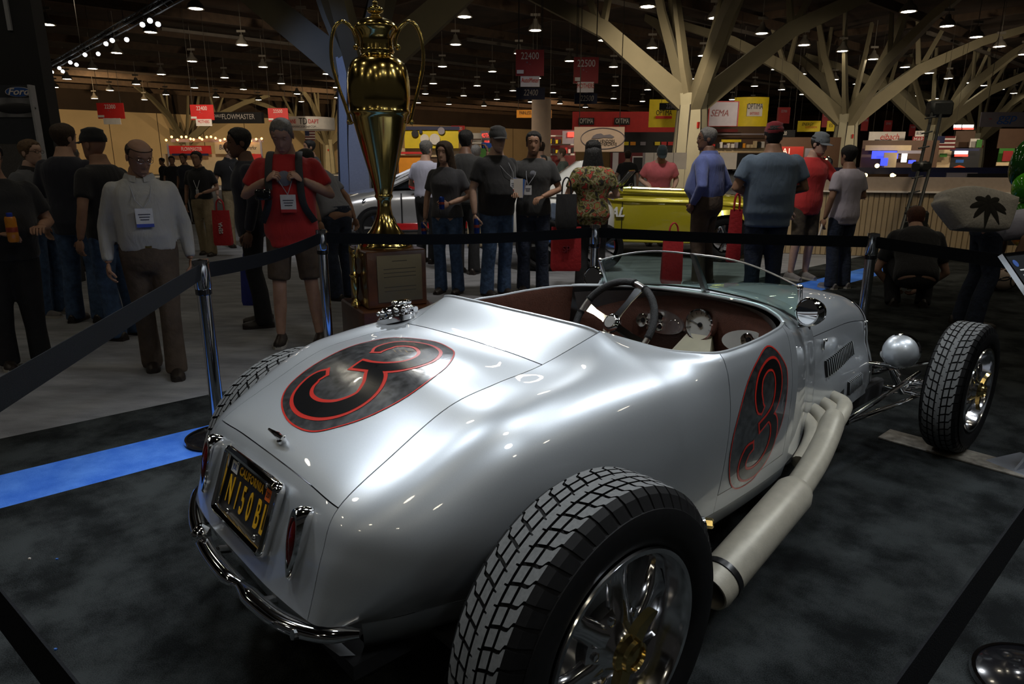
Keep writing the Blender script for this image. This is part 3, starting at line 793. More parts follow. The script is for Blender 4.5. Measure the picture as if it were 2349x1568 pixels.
def stroke_rows(pts, wid, extra=0):
    L, R = stroke(pts, [w + extra for w in wid])
    if extra:
        d0 = (L[0] + R[0]) / 2 - (L[1] + R[1]) / 2; d0 /= np.linalg.norm(d0) + 1e-9; d1 = (L[-1] + R[-1]) / 2 - (L[-2] + R[-2]) / 2; d1 /= np.linalg.norm(d1) + 1e-9
        L = [L[0] + d0 * extra] + L + [L[-1] + d1 * extra]; R = [R[0] + d0 * extra] + R + [R[-1] + d1 * extra]
    return {'rows': [[l + (r - l) * k for l, r in zip(L, R)] for k in (0, .33, .67, 1)]}
def three_deck():
    """the numeral on the lid: two bowls with ball ends and a pointed waist, as (u, v) on the panel"""
    A = [(-.050,.129),(-.016,.146),(.026,.142),(.056,.100),(.062,.045),(.040,-.018),(-.010,-.052),(-.066,-.043),(-.105,.004),(-.122,.060),(-.130,.105)]
    Aw = [.010,.022,.020,.017,.020,.027,.030,.027,.021,.017,.019]
    B = [(-.112,.05),(-.128,.015),(-.158,-.035),(-.205,-.066),(-.250,-.052),(-.287,-.005),(-.303,.062),(-.296,.130),(-.268,.176),(-.226,.192),(-.196,.176)]
    Bw = [.006,.018,.026,.030,.030,.026,.023,.022,.025,.026,.013]
    g = lambda L: [(-(y - .022), x) for x, y in L]
    return [(g(A), Aw), (g(B), Bw)]
def three_door():
    A = [(.936,.672),(.915,.690),(.901,.735),(.918,.785),(.968,.812),(1.022,.804),(1.052,.764),(1.052,.710),(1.030,.660),(.985,.632),(.930,.612)]
    Aw = [.010,.018,.018,.014,.013,.018,.023,.023,.019,.014,.015]
    B = [(.965,.625),(1.005,.626),(1.040,.600),(1.054,.548),(1.034,.495),(.985,.457),(.925,.447),(.868,.463),(.846,.502),(.862,.543),(.898,.556)]
    Bw = [.004,.012,.020,.024,.024,.021,.018,.017,.019,.020,.011]
    return [(A, Aw), (B, Bw)]
def bvh_of(rows_list):
    vs, fs = [], []
    for rows in rows_list:
        n = len(rows[0]); b = len(vs); vs += [Vector(tuple(float(c) for c in p)) for r in rows for p in r]
        for i in range(len(rows) - 1):
            for j in range(n - 1): fs.append((b + i * n + j, b + i * n + j + 1, b + (i + 1) * n + j + 1, b + (i + 1) * n + j))
    return BVHTree.FromPolygons(vs, fs)
# trunk: reading from behind; u to the car's right, v forward
deck_bvh = bvh_of([lid_rows])
dl = [(.088,-.077),(-.006,-.155),(-.135,-.197),(-.238,-.167),(-.315,-.098),(-.356,-.029),(-.362,.079),(-.334,.189),(-.286,.259),(-.217,.281),(-.118,.27),(-.015,.26),(.072,.215),(.127,.097),(.119,-.006)]
loop = catmull([(-(y - .022), x, 0) for x, y in dl], 6, closed=True)
nums = three_deck()
decal('trunk', [
    ('number_oval', [disc_rows(loop)], M_OVAL, .0012),
    ('oval_pinstripe', [band_rows(loop, .0045)], M_REDLINE, .0018),
    ('numeral_outline', [stroke_rows(p, w, .011) for p, w in nums], M_REDLINE, .0022),
    ('numeral', [stroke_rows(p, w) for p, w in nums], M_NUMBER, .0030)], deck_bvh, (0, 0, 0), (0, -1, 0), (1, 0, 0), (0, 0, 2), (0, 0, -1))
# door: reading from outside; u forward, v up (right side of the car), mirrored reading on the left side
for sg in (-1, 1):
    db = bvh_of([[[(p[0], p[1] * sg, p[2]) for p in r] for r in side_full], [[(p[0], p[1] * sg, p[2]) for p in r] for r in cw]])
    dd = [(1.002,.871),(1.109,.798),(1.139,.729),(1.117,.568),(1.025,.468),(.96,.412),(.847,.413),(.786,.461),(.753,.555),(.761,.662),(.819,.776),(.905,.844)]
    loop = catmull([(x, z, 0) for x, z in dd][::-1], 6, closed=True)
    nums = three_door()
    if sg > 0:
        loop = [np.array([p[0], p[1], 0]) for p in loop]
        eu, org = (-1, 0, 0), (1.91, 0, 0)
    else: eu, org = (1, 0, 0), (0, 0, 0)
    decal('door', [
        ('number_oval', [disc_rows(loop)], M_OVAL, .0012),
        ('oval_pinstripe', [band_rows(loop, -.0045 if sg < 0 else -.0045)], M_REDLINE, .0018),
        ('numeral_outline', [stroke_rows(p, w, .009) for p, w in nums], M_REDLINE, .0022),
        ('numeral', [stroke_rows(p, w) for p, w in nums], M_NUMBER, .0030)], db, org, eu, (0, 0, 1), (0, sg * 2, 0), (0, -sg, 0))

# ---- tail lamps, plate, handle, bumpers, filler cap
TU = V3((.057, 0, .159)); TU /= np.linalg.norm(TU); TN = V3((-TU[2], 0, TU[0])); TR = V3((0, -1, 0))
for sg in (-1, 1):
    tl = empty('tail_lamp', (0, 0, 0)); tl.parent = car
    c = V3((-.493, sg * .285, .615))
    def tear(k, n=28):
        """rounded at the top, drawn to a point at the bottom: (across, along)"""
        q = []
        for a in np.linspace(0, 2 * math.pi, n + 1)[:-1]:
            v = math.cos(a); u = math.sin(a)
            wv = .0245 * (1 if v > 0 else (1 - (-v) ** 2.2 * .55))
            q.append((u * wv * k, (v * (.075 if v > 0 else .098) + .004) * (k if k > .9 else k * .93)))
        return q
    def ring(k, h, tilt):
        return [c + TR * u + TU * v + TN * (h * (.62 + tilt * (v + .09) / .18)) for u, v in tear(k)]
    MB().rings([ring(1, 0, 0), ring(1.02, .022, .7), ring(.93, .034, .7), ring(.78, .034, .7), ring(.72, .024, .7)], cap=False).build('lamp_bezel', M_CHROME, tl)
    MB().rings([ring(.76, .026, .7), ring(.55, .033, .7), ring(.25, .037, .7), ring(.01, .038, .7)], cap=False).build('red_lens', M_REDLENS, tl)
PC = V3((-.497, 0, .612)) + TN * .006
pf = empty('license_plate', (0, 0, 0)); pf.parent = car
fr = MB()
w_, h_ = .158, .083
loop = []
for cx, cy, a0 in ((w_ - .012, h_ - .012, 0), (-w_ + .012, h_ - .012, 90), (-w_ + .012, -h_ + .012, 180), (w_ - .012, -h_ + .012, 270)):
    for k in range(5):
        a = math.radians(a0 + k * 22.5); loop.append(PC + TR * (cx + .012 * math.cos(a)) + TU * (cy + .012 * math.sin(a)) + TN * .014)
fr.tube(loop, .013, 8, closed=True, flat=(1.0, 1.25)); fr.build('plate_frame', M_CHROME, pf)
bx = MB(); bx.box(PC + TN * .006, (.006, .30, .155), rot=np.stack([TN, -TR, TU], 1)); bx.build('plate_sheet', M_PLATE, pf)
def plate_text(t, size, x, y, m, **kw): return lettering(t, size, PC + TR * x + TU * y + TN * .0105, TR, TU, m, pf, name='plate_lettering', extrude=.0008, **kw)
plate_text('CALIFORNIA', .030, 0, .046, M_YELLOW, sx=.80, bold=.0006, spacing=1.15)
for ch_, x in zip('N150BL', (-.108, -.058, -.020, .024, .076, .113)):
    plate_text(ch_, .104, x, -.020, M_YELLOW, sx=.48, bold=.0014)
for x, m, t, tm in ((-.112, M_WHITE, 'JUL', M_BLUEP), (.112, M_ORANGE, '2013', M_BLACK)):
    b = MB(); b.box(PC + TR * x + TU * .044 + TN * .0098, (.0012, .042, .030), rot=np.stack([TN, -TR, TU], 1)); b.build('registration_sticker', m, pf)
    lettering(t, .020, PC + TR * x + TU * .044 + TN * .0108, TR, TU, tm, pf, name='sticker_lettering', sx=.8, bold=.0004)
for x in (-.09, .09):
    for y in (.062, -.068): MB().ball(PC + TR * x + TU * y + TN * .011, .006, 8, 6).build('plate_bolt', M_CHROME, pf)
# trunk handle
hc = V3((-.405, 0, .741)); hn = V3((-.5, 0, .86))
th = MB(); th.lathe([(.014, -.005), (.013, .012), (.008, .016), (.008, .03), (.0, .034)], 14, hc, hn, cap=False); th.tube([hc + hn * .026 + (0, .055, 0), hc + hn * .028, hc + hn * .026 + (0, -.03, 0)], [.004, .008, .005], 8); th.build('trunk_handle', M_CHROME, car)
# nerf bars
def nerf(path, name='bumper'):
    q = catmull(path, 6)
    n = len(q); r = [.022 * min(1, .55 + 3 * min(i, n - 1 - i) / n) for i in range(n)]
    MB().tube(q, r, 12, flat=(1.05, .85), up=(0, 0, 1)).build(name, M_CHROME, car)
nerf([(-.44, .53, .452), (-.505, .45, .448), (-.56, .30, .445), (-.588, .13, .442), (-.592, -.02, .440), (-.578, -.09, .44)])
nerf([(-.585, -.10, .445), (-.583, -.19, .444), (-.565, -.30, .443), (-.52, -.395, .443), (-.455, -.455, .445)])
b = MB(); b.box((-.585, .18, .462), (.05, .052, .062), bevel=.02); b.build('bumper_guard', M_CHROME, car)
for y in (.30, .1, -.2, -.36):
    MB().tube([(-.57, y, .445), (-.49, y, .42)], .012, 8).build('bumper_iron', M_CHROME, car)
for sg in (-1, 1): MB().lathe([(.030, 0), (.036, 0), (.036, .16), (.030, .16)], 18, (-.30 if sg > 0 else -.1, .60 if sg > 0 else -.5, .36 if sg > 0 else .24), (-1, .2 * sg, 0), cap=False).build('tailpipe', M_BLACK, car)
# filler cap on the left rear corner
fc = empty('fuel_cap', (0, 0, 0)); fc.parent = car
fo = V3((.225, .43, .905)); fn = V3((-.05, .25, .96)); fn /= np.linalg.norm(fn)
MB().lathe([(.068, -.01), (.070, .008), (.062, .016), (.052, .018)], 28, fo, fn).build('cap_base', M_CHROME, fc)
MB().lathe([(.056, .016), (.056, .034), (.046, .044), (.02, .05), (0, .05)], 28, fo, fn, cap=False).build('cap_lid', M_CHROME, fc)
for k in range(14):
    a = 2 * math.pi * k / 14; e1 = np.cross(fn, (1, 0, 0)); e1 /= np.linalg.norm(e1); e2 = np.cross(fn, e1)
    MB().ball(fo + fn * .03 + (math.cos(a) * e1 + math.sin(a) * e2) * .06, .009, 8, 6).build('cap_stud', M_CHROME, fc)
MB().box(fo + fn * .055 + (.035, 0, 0), (.075, .03, .018), bevel=.006).build('cap_lever', M_CHROME, fc)
MB().tube([fo + fn * .03 + (.07, .03, 0), fo + fn * .03 + (.07, -.03, 0)], .011, 10).build('cap_hinge', M_CHROME, fc)

# ---- exhaust: four header pipes into a collector and a fat muffler on each side
for sg in (-1, 1):
    ex = empty('exhaust', (0, 0, 0)); ex.parent = car
    coll = catmull([(1.70, sg * .548, .438), (1.66, sg * .562, .42), (1.55, sg * .588, .38), (1.40, sg * .62, .345), (1.22, sg * .65, .315), (1.15, sg * .66, .305)], 8)
    MB().tube(coll, [.036 + .012 * min(1, i / 10) for i in range(len(coll))], 18).build('collector', M_CERAMIC, ex)
    for k in range(4):
        x0 = 1.925 - .095 * k
        q = catmull([(x0 + .04, sg * .39, .424 - .004 * k), (x0 + .01, sg * .45, .43 - .008 * k), (x0 - .05, sg * .515, .435 - .016 * k), (x0 - .14, sg * .548, .430 - .024 * k), (x0 - .25, sg * .566, .402 - .026 * k)], 7)
        MB().tube(q, .033, 14).build('header_pipe', M_CERAMIC, ex)
    a, b = V3((1.19, sg * .655, .311)), V3((.60, sg * .68, .175)); d = b - a; L = np.linalg.norm(d); d /= L
    MB().lathe([(.046, -.01), (.058, 0), (.068, .03), (.068, L - .02), (.062, L), (.056, L), (.056, L - .1)], 28, a, d, cap=False).build('muffler', M_CERAMIC, ex)
    MB().lathe([(.0695, L - .09), (.0715, L - .088), (.0715, L - .066), (.0695, L - .064)], 28, a, d, cap=False).build('muffler_strap', M_BLACK, ex)
# rear shock tower peeking over the muffler
for sg in (-1, 1):
    sk = MB(); sk.tube([(.56, sg * .60, .30), (.545, sg * .635, .40)], .014, 10); sk.tube([(.52, sg * .62, .40), (.58, sg * .66, .41)], .022, 12); sk.ball((.55, sg * .63, .43), .02, 10, 8)
    sk.tube([(.57, sg * .62, .40), (.30, sg * .60, .30)], .010, 8); so = sk.build('rear_shock', M_CHROME, car)
    MB().lathe([(.016, 0), (.016, .02), (.012, .024)], 6, (.585, sg * .66, .41), (.6, sg * .8, 0)).build('brass_fitting', M_GOLD, so)

# ---- front end: tube axle, hairpins, shocks, headlamps
ax = MB(); ax.tube(catmull([(2.846, -.62, .333), (2.846, -.50, .31), (2.846, -.36, .245), (2.846, 0, .235), (2.846, .36, .245), (2.846, .50, .31), (2.846, .62, .333)], 6), .024, 12); ax.build('front_axle', M_CHROME, car)
MB().tube([(2.80, -.60, .27), (2.78, .60, .27)], .012, 10).build('tie_rod', M_CHROME, car)
MB().tube([(2.62, -.36, .40), (2.86, -.58, .45)], .010, 8).build('drag_link', M_CHROME, car)
for sg in (-1, 1):
    MB().tube([(2.86, sg * .50, .37), (2.05, sg * .47, .30)], .012, 10).build('radius_rod', M_CHROME, car)
    MB().tube([(2.86, sg * .50, .235), (2.05, sg * .47, .29)], .012, 10).build('radius_rod', M_CHROME, car)
    fs = MB(); fs.tube([(2.80, sg * .45, .26), (2.70, sg * .38, .46)], .020, 12); fs.tube([(2.76, sg * .42, .36), (2.70, sg * .38, .47)], .026, 12); fs.ball((2.69, sg * .375, .48), .026, 10, 8); fs.build('front_shock', M_CHROME, car)
    MB().tube([(2.62, sg * .30, .43), (2.66, sg * .42, .43), (2.60, sg * .485, .45), (2.585, sg * .49, .50)], .013, 10).build('lamp_bracket', M_CHROME, car)
    MB().tube([(2.846, sg * .60, .25), (2.846, sg * .60, .42)], .022, 12).build('kingpin', M_CHROME, car)
    hl = empty('headlamp', (0, 0, 0)); hl.parent = car
    hc_ = V3((2.57, sg * .485, .538)); r_ = .083
    prof = [(0.001, -r_)] + [(r_ * math.sin(a), -r_ * math.cos(a)) for a in np.linspace(.15, 1.75, 14)]
    MB().lathe(prof, 28, hc_, (1, 0, 0), cap=False).build('lamp_bucket', M_PAINT, hl)
    MB().lathe([(r_ * .985, r_ * .12), (r_ * 1.05, r_ * .16), (r_ * 1.05, r_ * .34), (r_ * .96, r_ * .40)], 28, hc_, (1, 0, 0), cap=False).build('lamp_ring', M_CHROME, hl)
    MB().lathe([(r_ * .97, r_ * .36), (r_ * .7, r_ * .55), (0, r_ * .66)], 28, hc_, (1, 0, 0), cap=False).build('lamp_lens', M_GAUGE, hl)
MB().tube([(0, -.66, .38), (0, .66, .38)], .04, 14).build('rear_axle', M_DARK, car)

# ---- wheels
def tread_mesh(R, hw, N, name, sec):
    mb = MB()
    pa = 2 * math.pi / N
    def P(s_, w, lift):
        aw = abs(w); y = w * hw
        rr = R - .004 * min(aw, 1) ** 2
        if aw > 1:
            t = (aw - 1) / .48
            rr = float(np.interp(t, [0, .45, 1], [R - .004, R - .0165, R - .044])); y = math.copysign(float(np.interp(t, [0, .45, 1], [hw, hw * 1.25, sec * .92])), w)
        a = s_ * pa; rr += lift
        return (rr * math.cos(a), y, rr * math.sin(a))
    def block(poly, top, mi):
        n = len(poly); vs = [P(a, w, top) for a, w in poly] + [P(a, w, -.009) for a, w in poly]
        mb.add(vs, [tuple(range(n))], mi)
        mb.add(vs, [(i, (i + 1) % n, n + (i + 1) % n, n + i) for i in range(n)], 1)
    g = .19
    wav = [(1.0, 0.0), (.93, .05), (.85, .34), (.76, .40), (.64, .42)]          # edge of a shoulder block: (w, s)
    for k in range(N):
        for sg in (-1, 1):
            o = k + (.5 if sg > 0 else 0)
            A = [(o + s_, sg * w) for w, s_ in wav]; B = [(o + 1 - g + s_, sg * w) for w, s_ in wav]
            block(A + B[::-1], 0, 0)
            C = [(o - .02, sg * 1.0), (o - .03, sg * 1.2), (o - .12, sg * 1.48)]; D = [(o + 1 - g - .02 + g * .4, sg * 1.0), (o + 1 - g - .03, sg * 1.2), (o + 1 - g * 1.6 - .1, sg * 1.48)]
            block([C[0], C[1], D[1], D[0]], -.0005, 1); block([C[1], C[2], D[2], D[1]], -.0005, 1)
            block([(o + .45, sg * .55), (o + .62, sg * .27), (o + .62 + 1 - g, sg * .27), (o + .45 + 1 - g, sg * .55)], 0, 0)
        block([(k, -.19), (k + 1, -.19), (k + 1, .19), (k, .19)], 0, 0) if 0 else None
        # centre rib with hooked notches
        block([(k + .12, -.175), (k + .62, -.175), (k + .66, -.06), (k + .74, -.06), (k + .74, -.175), (k + 1.12, -.175), (k + 1.12, .175), (k + .24, .175), (k + .24, .06), (k + .16, .06), (k + .12, .175)], 0, 0)
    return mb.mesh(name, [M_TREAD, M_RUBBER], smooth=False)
def tyre_prof(R, hw, rim, sec):
    h = []
    pts = [(rim * .97, sec * .72), (rim + .006, sec * .86), (rim + (R - rim) * .22, sec * .97), (rim + (R - rim) * .48, sec), (rim + (R - rim) * .68, sec * .965), (R - .045, sec * .90), (R - .022, hw * 1.22), (R - .0115, hw * 1.02), (R - .0085, hw * .6), (R - .008, 0)]
    q = [tuple(p[:2]) for p in catmull([(a, b, 0) for a, b in pts], 3)]
    return q + [(a, -b) for a, b in q[::-1][1:]]
def make_wheel(name, R, hw, rim, sec, N):
    """meshes of one wheel, axle along y, outer face at -y"""
    out = {}
    out['tread'] = tread_mesh(R, hw, N, 'tread', sec)
    out['tyre'] = MB().lathe(tyre_prof(R, hw, rim, sec), 96, (0, 0, 0), (0, 1, 0), cap=False).mesh('tyre', M_RUBBER)
    rb = MB()
    rb.lathe([(rim * .985, -sec * .80), (rim * 1.01, -sec * .90), (rim * 1.0, -sec * .96), (rim * .955, -sec * .95), (rim * .90, -sec * .80), (rim * .885, -sec * .45), (rim * .84, -sec * .30), (rim * .84, sec * .55), (rim * .93, sec * .75), (rim * 1.0, sec * .9)], 64, (0, 0, 0), (0, 1, 0), cap=False)
    out['rim'] = rb.mesh('rim', M_ALLOY)
    sp = MB()
    for k in range(6):
        a = 2 * math.pi * k / 6 + .35
        d = V3((math.cos(a), 0, math.sin(a))); e = V3((-math.sin(a), 0, math.cos(a))); n = V3((0, -1, 0))
        rings = []
        for r, w, hgt, th in ((.22, .17, .62, .16), (.36, .13, .56, .16), (.55, .115, .44, .14), (.72, .17, .34, .13), (.86, .30, .33, .12)):
            rings.append([d * r * rim + e * x * w * rim + n * (sec * (hgt + z * th)) for x, z in ((-1, -.8), (-.85, .35), (-.35, 1), (.35, 1), (.85, .35), (1, -.8), (0, -1.2))])
        sp.rings(rings)
    out['spokes'] = sp.mesh('spoke_star', M_ALLOY, angle=50)
    hb = MB(); hb.lathe([(rim * .40, sec * .28), (rim * .40, sec * .56), (rim * .33, sec * .68), (rim * .24, sec * .80), (rim * .2, sec * .9), (0, sec * .9)], 40, (0, 0, 0), (0, -1, 0), cap=False)
    for k in range(6):
        a = 2 * math.pi * (k + .5) / 6 + .35
        hb.lathe([(.011, sec * .50), (.011, sec * .72), (.006, sec * .74)], 8, (math.cos(a) * rim * .33, 0, math.sin(a) * rim * .33), (0, -1, 0))
    out['hub'] = hb.mesh('hub', M_ALLOY)
    pn = MB(); pn.lathe([(rim * .20, sec * .86), (rim * .20, sec * .98), (rim * .155, sec * 1.06), (rim * .15, sec * 1.16), (rim * .115, sec * 1.20), (rim * .105, sec * 1.12), (0, sec * 1.12)], 32, (0, 0, 0), (0, -1, 0), cap=False)
    for k in range(2):
        a = math.pi * k + 1.05
        d = V3((math.cos(a), 0, math.sin(a))); e = V3((-math.sin(a), 0, math.cos(a))); n = V3((0, -1, 0))
        pn.rings([[d * r * rim + e * x * w * rim + n * sec * (hh + z * .09) for x, z in ((-1, -1), (1, -1), (.8, 1), (-.8, 1))] for r, w, hh in ((.1, .10, .96), (.28, .085, 1.0), (.42, .06, 1.10), (.46, .03, 1.14))])
    out['spinner'] = pn.mesh('spinner', M_GOLD, angle=35)
    dk = MB(); dk.lathe([(rim * .84, sec * .5), (rim * .3, sec * .45), (0, sec * .45)], 40, (0, 0, 0), (0, 1, 0), cap=False)
    out['brake_drum'] = dk.mesh('brake_drum', M_SATIN)
    return out
def place_wheel(parts, name, x, y, z, flip):
    w = empty(name, (x, y, z)); w.parent = car
    if flip: w.rotation_euler = (0, 0, math.pi)
    for k, me in parts.items(): link(me.name.split('.')[0], me, w)
    return w
RW = make_wheel('rear', .3826, .068, .245, .108, 54)
for sg in (-1, 1): place_wheel(RW, 'rear_wheel', 0, sg * .74, .3826, sg > 0)
FW = make_wheel('front', .3334, .064, .215, .092, 48)
for sg in (-1, 1): place_wheel(FW, 'front_wheel', 2.846, sg * .697, .3334 + .012, sg > 0)
# ================================================================= on the stand: stanchions, belts, trophy, plates, sign
M_BELT = mat('black_belt_webbing', (0.006, 0.007, 0.009), 0.85, spec=0.15, noise=0.15, nscale=200, bump=0.2, bscale=500)
M_STEEL = mat('polished_steel', (0.72, 0.73, 0.76), 0.10, 1.0, noise=0.03, nscale=3)
M_GLOSSBLACK = mat('gloss_black', (0.01, 0.01, 0.012), 0.15, coat=0.5, noise=0.05)
st0 = None
def stanchion(x, y, label):
    global st0
    if st0 is None:
        st0 = empty('stanchion', (x, y, 0), label, 'stanchion', 'belt stanchions around the stand')
        MB().lathe([(.0, .0), (.175, 0), (.18, .012), (.17, .022), (.10, .034), (.05, .05), (.034, .075)], 40, cap=False).build('base', M_GLOSSBLACK, st0)
        MB().lathe([(.172, .010), (.183, .012), (.178, .024), (.168, .024)], 40, cap=False).build('base_rim', M_STEEL, st0)
        MB().lathe([(.034, .05), (.034, .80)], 24).build('post', M_STEEL, st0)
        MB().lathe([(.035, .795), (.040, .80), (.040, .825), (.035, .83)], 24).build('collar', M_GLOSSBLACK, st0)
        MB().lathe([(.038, .825), (.042, .835), (.042, .965), (.040, .975), (.0, .98)], 24, cap=False).build('belt_head', M_STEEL, st0)
        return st0
    o = copy_tree(st0); o.location = (float(x), float(y), 0); o['label'] = label
    return o
STP = {}
for k, (x, y), lab in (('a', (-1.58, 3.45), 'chrome belt stanchion beside the left rear wheel of the silver roadster'), ('b', (-1.40, 5.05), 'chrome belt stanchion just left of the trophy pedestal'),
                  ('c', (.66, 5.46), 'chrome belt stanchion in front of the woman in the floral top'), ('d', (2.52, 4.79), 'chrome belt stanchion beside the nose of the silver roadster'),
                  ('e', (3.5, 2.25), 'chrome belt stanchion off past the front wheel'), ('f', (1.51, 1.62), 'stanchion whose black domed base shows in the lower right corner'), ('g', (0, .22), 'corner stanchion just below the viewer'), ('h', (-1.15, 1.16), 'stanchion off to the left of the stand')):
    STP[k] = V3((x, y, 0)); stanchion(x, y, lab)
def belt(a, b, label, sag=.02, z=.915, h=.078):
    A, B = STP[a], STP[b]; d = (B - A) / np.linalg.norm(B - A); n = V3((-d[1], d[0], 0)) * .0015
    L = np.linalg.norm(B - A); rings = []
    for t in np.linspace(0, 1, 13):
        p = A + d * (.04 + (L - .08) * t); zz = z - sag * math.sin(math.pi * t)
        rings.append([p + n + V3((0, 0, zz - h / 2)), p + n + V3((0, 0, zz + h / 2)), p - n + V3((0, 0, zz + h / 2)), p - n + V3((0, 0, zz - h / 2))])
    return tag(MB().rings(rings).build('barrier_belt', M_BELT, smooth=False), label, 'barrier belt', 'black retractable belts')
belt('h', 'a', 'black belt running off the left edge from the stanchion by the rear wheel', .0)
belt('a', 'b', 'black belt between the two chrome stanchions left of the trophy', .03)
belt('b', 'c', 'black belt passing behind the trophy', .03)
belt('c', 'd', 'black belt behind the roadster windscreen', .01)
belt('d', 'e', 'black belt running off the right edge from the stanchion at the nose', .02)
belt('e', 'f', 'black belt past the front wheel outside the picture', .02)
belt('f', 'g', 'black belt crossing the lower right corner', .0, .905)
belt('g', 'h', 'black belt crossing the lower left corner', .0, .905)

# ---- trophy
M_WOOD = mat('walnut_wood', (0.085, 0.028, 0.008), 0.3, coat=0.4, noise=0.35, nscale=9)
M_BRASS = mat('brass_plaque', (0.26, 0.20, 0.11), 0.32, 0.8, noise=0.1, nscale=3)
M_TROPHY = mat('trophy_gold', (0.80, 0.60, 0.20), 0.15, 1.0, noise=0.04, nscale=6)
TP = at(886, 568, 5.45); TP[2] = 0
th_ = math.radians(28.5)
RP = np.array([[math.cos(th_), -math.sin(th_), 0], [math.sin(th_), math.cos(th_), 0], [0, 0, 1.0]])
ped = empty('trophy_pedestal', TP, 'walnut trophy pedestal with an engraved brass plaque', 'pedestal')
Zp = .80
MB().box((0, 0, .18), (.62, .62, .36), rot=RP, bevel=.012).build('plinth', M_WOOD, ped, smooth=False)
MB().box((0, 0, .36 + (Zp - .36) / 2), (.48, .48, Zp - .36), rot=RP, bevel=.008).build('wood_box', M_WOOD, ped, smooth=False)
nR = RP @ V3((0, -1, 0)); eR = RP @ V3((1, 0, 0))
pl = MB().box(nR * .243 + eR * .02 + V3((0, 0, .585)), (.36, .006, .36), rot=RP).build('plaque', M_BRASS, ped, smooth=False)
M_ENGR = mat('engraved_dark', (.06, .045, .02), .6, noise=.1)
for i, (t, s_) in enumerate((('1948', .035), ('* * *', .03), ('AMERICA', .024), ('ROADSTER', .024))[:1]):
    lettering('. . . .', .03, nR * .2465 + eR * .02 + V3((0, 0, .70)), eR, (0, 0, 1), M_ENGR, pl, name='engraving')
for k, z in enumerate((.72, .66, .63, .60, .52, .49)):
    MB().box(nR * .2463 + eR * .02 + V3((0, 0, z)), (.12 if k == 0 else .26, .0008, .007), rot=RP).build('engraved_line', M_ENGR, pl)
tr_ = empty('gold_trophy_cup', TP + V3((0, 0, Zp)), 'tall gold two-handled trophy cup with lid on walnut pedestal', 'trophy')
k_ = 1.785 / 1250
prof = [(1270,0),(1270,143),(1258,146),(1248,140),(1242,136),(1232,134),(1226,124),(1214,120),(1206,112),(1190,98),(1170,82),(1145,66),(1120,53),(1090,43),(1050,37),(1015,38),(1004,44),(996,49),(990,50),(984,47),(976,46),(940,55),(880,71),(820,87),(760,103),(700,118),(640,133),(590,145),(572,149),(566,156),(558,158),(550,157),(544,154),(500,160),(450,163),(400,161),(360,155),(330,146),(306,132),(292,112),(284,92),(276,84),(266,84),(256,90),(248,86)]
MB().lathe([(h * k_, (1270 - y) * k_) for y, h in prof], 56, cap=False).build('cup_body', M_TROPHY, tr_, angle=60)
prof = [(256,84),(230,82),(200,80),(182,88),(166,100),(152,108),(142,110),(134,108),(124,98),(112,84),(104,66),(96,44),(90,26),(82,20),(76,22),(70,36),(60,42),(50,38),(42,24),(36,12),(30,12),(24,15),(18,12),(12,0)]
MB().lathe([(h * k_, (1270 - y) * k_) for y, h in prof], 56, cap=False).build('lid', M_TROPHY, tr_, angle=60)
for sg in (-1, 1):
    hp = [(96,235),(100,190),(128,140),(172,112),(212,140),(235,210),(238,310),(212,425),(182,520),(160,596),(150,615)]
    q = catmull([(sg * r * k_, 0, (1270 - y) * k_) for r, y in hp], 6)
    ho = MB().tube(q, .013, 12).build('handle', M_TROPHY, tr_)
    for r, y in ((104, 236), (160, 606)): MB().ball((sg * (r + 6) * k_, 0, (1270 - y) * k_), .02, 10, 8).build('handle_boss', M_TROPHY, ho)
lp = TP + RP @ V3((-.275, -.03, .36))
fig = empty('small_trophy', lp, 'small gold winged figure on a column beside the walnut pedestal', 'trophy')
MB().lathe([(0, 0), (.04, 0), (.042, .012), (.03, .03), (.018, .05), (.013, .07), (.022, .10), (.030, .14), (.032, .19), (.028, .22), (.04, .235), (.042, .245), (.02, .255), (.014, .27)], 20, cap=False).build('column', M_TROPHY, fig)
fb = MB(); fb.lathe([(.013, .265), (.022, .30), (.016, .345), (.020, .37), (.011, .40), (.007, .405)], 14); fb.ball((0, 0, .422), .014, 10, 8); fb.tube([(0, 0, .39), (.018, -.01, .43), (.02, -.01, .47)], .005, 6); fb.build('figure', M_TROPHY, fig)
for sg in (-1, 1): MB().rings([[(sg * .004, .008, .35), (sg * .004, .012, .40)], [(sg * .02, .02, .37), (sg * .022, .024, .44)], [(sg * .045, .03, .43), (sg * .040, .03, .48)]], cap=False, close=False).build('wing', M_TROPHY, fig)

# ---- plate under the front wheel, info stand
bd = MB(); R_ = rotz(YAW)
cpos = CAR_O + R_ @ V3((2.80, -.72, 0))
bd.box(cpos + V3((0, 0, .006)), (.17, .66, .012), rot=R_, bevel=.003)
M_SKID = mat('scuffed_aluminium', (0.26, 0.235, 0.20), 0.5, 0.3, noise=0.45, nscale=25)
tag(bd.build('wheel_skid', M_SKID, smooth=False), 'scuffed pale skid plate under the right front wheel', 'plate')
M_GREYSTEEL = mat('grey_stand_steel', (0.30, 0.32, 0.36), 0.38, 0.6, noise=0.08, nscale=20)
isg = empty('info_stand', atz(2345, 1078), 'grey steel information stand with a slanted black text panel', 'sign')
e1 = V3((.93, .36, 0)); e2 = V3((-.36, .93, 0))
out = catmull([(-.075, 0, 0), (-.02, .05, 0), (.03, .14, 0), (.065, .26, 0), (.085, .40, 0), (.095, .56, 0)], 5)
poly = [(p[0], p[1]) for p in out] + [(.24, .56), (.24, 0)]
MB().prism(poly, .012, (0, 0, .01), e1, (0, 0, 1)).build('stand_leg', M_GREYSTEEL, isg, smooth=False)
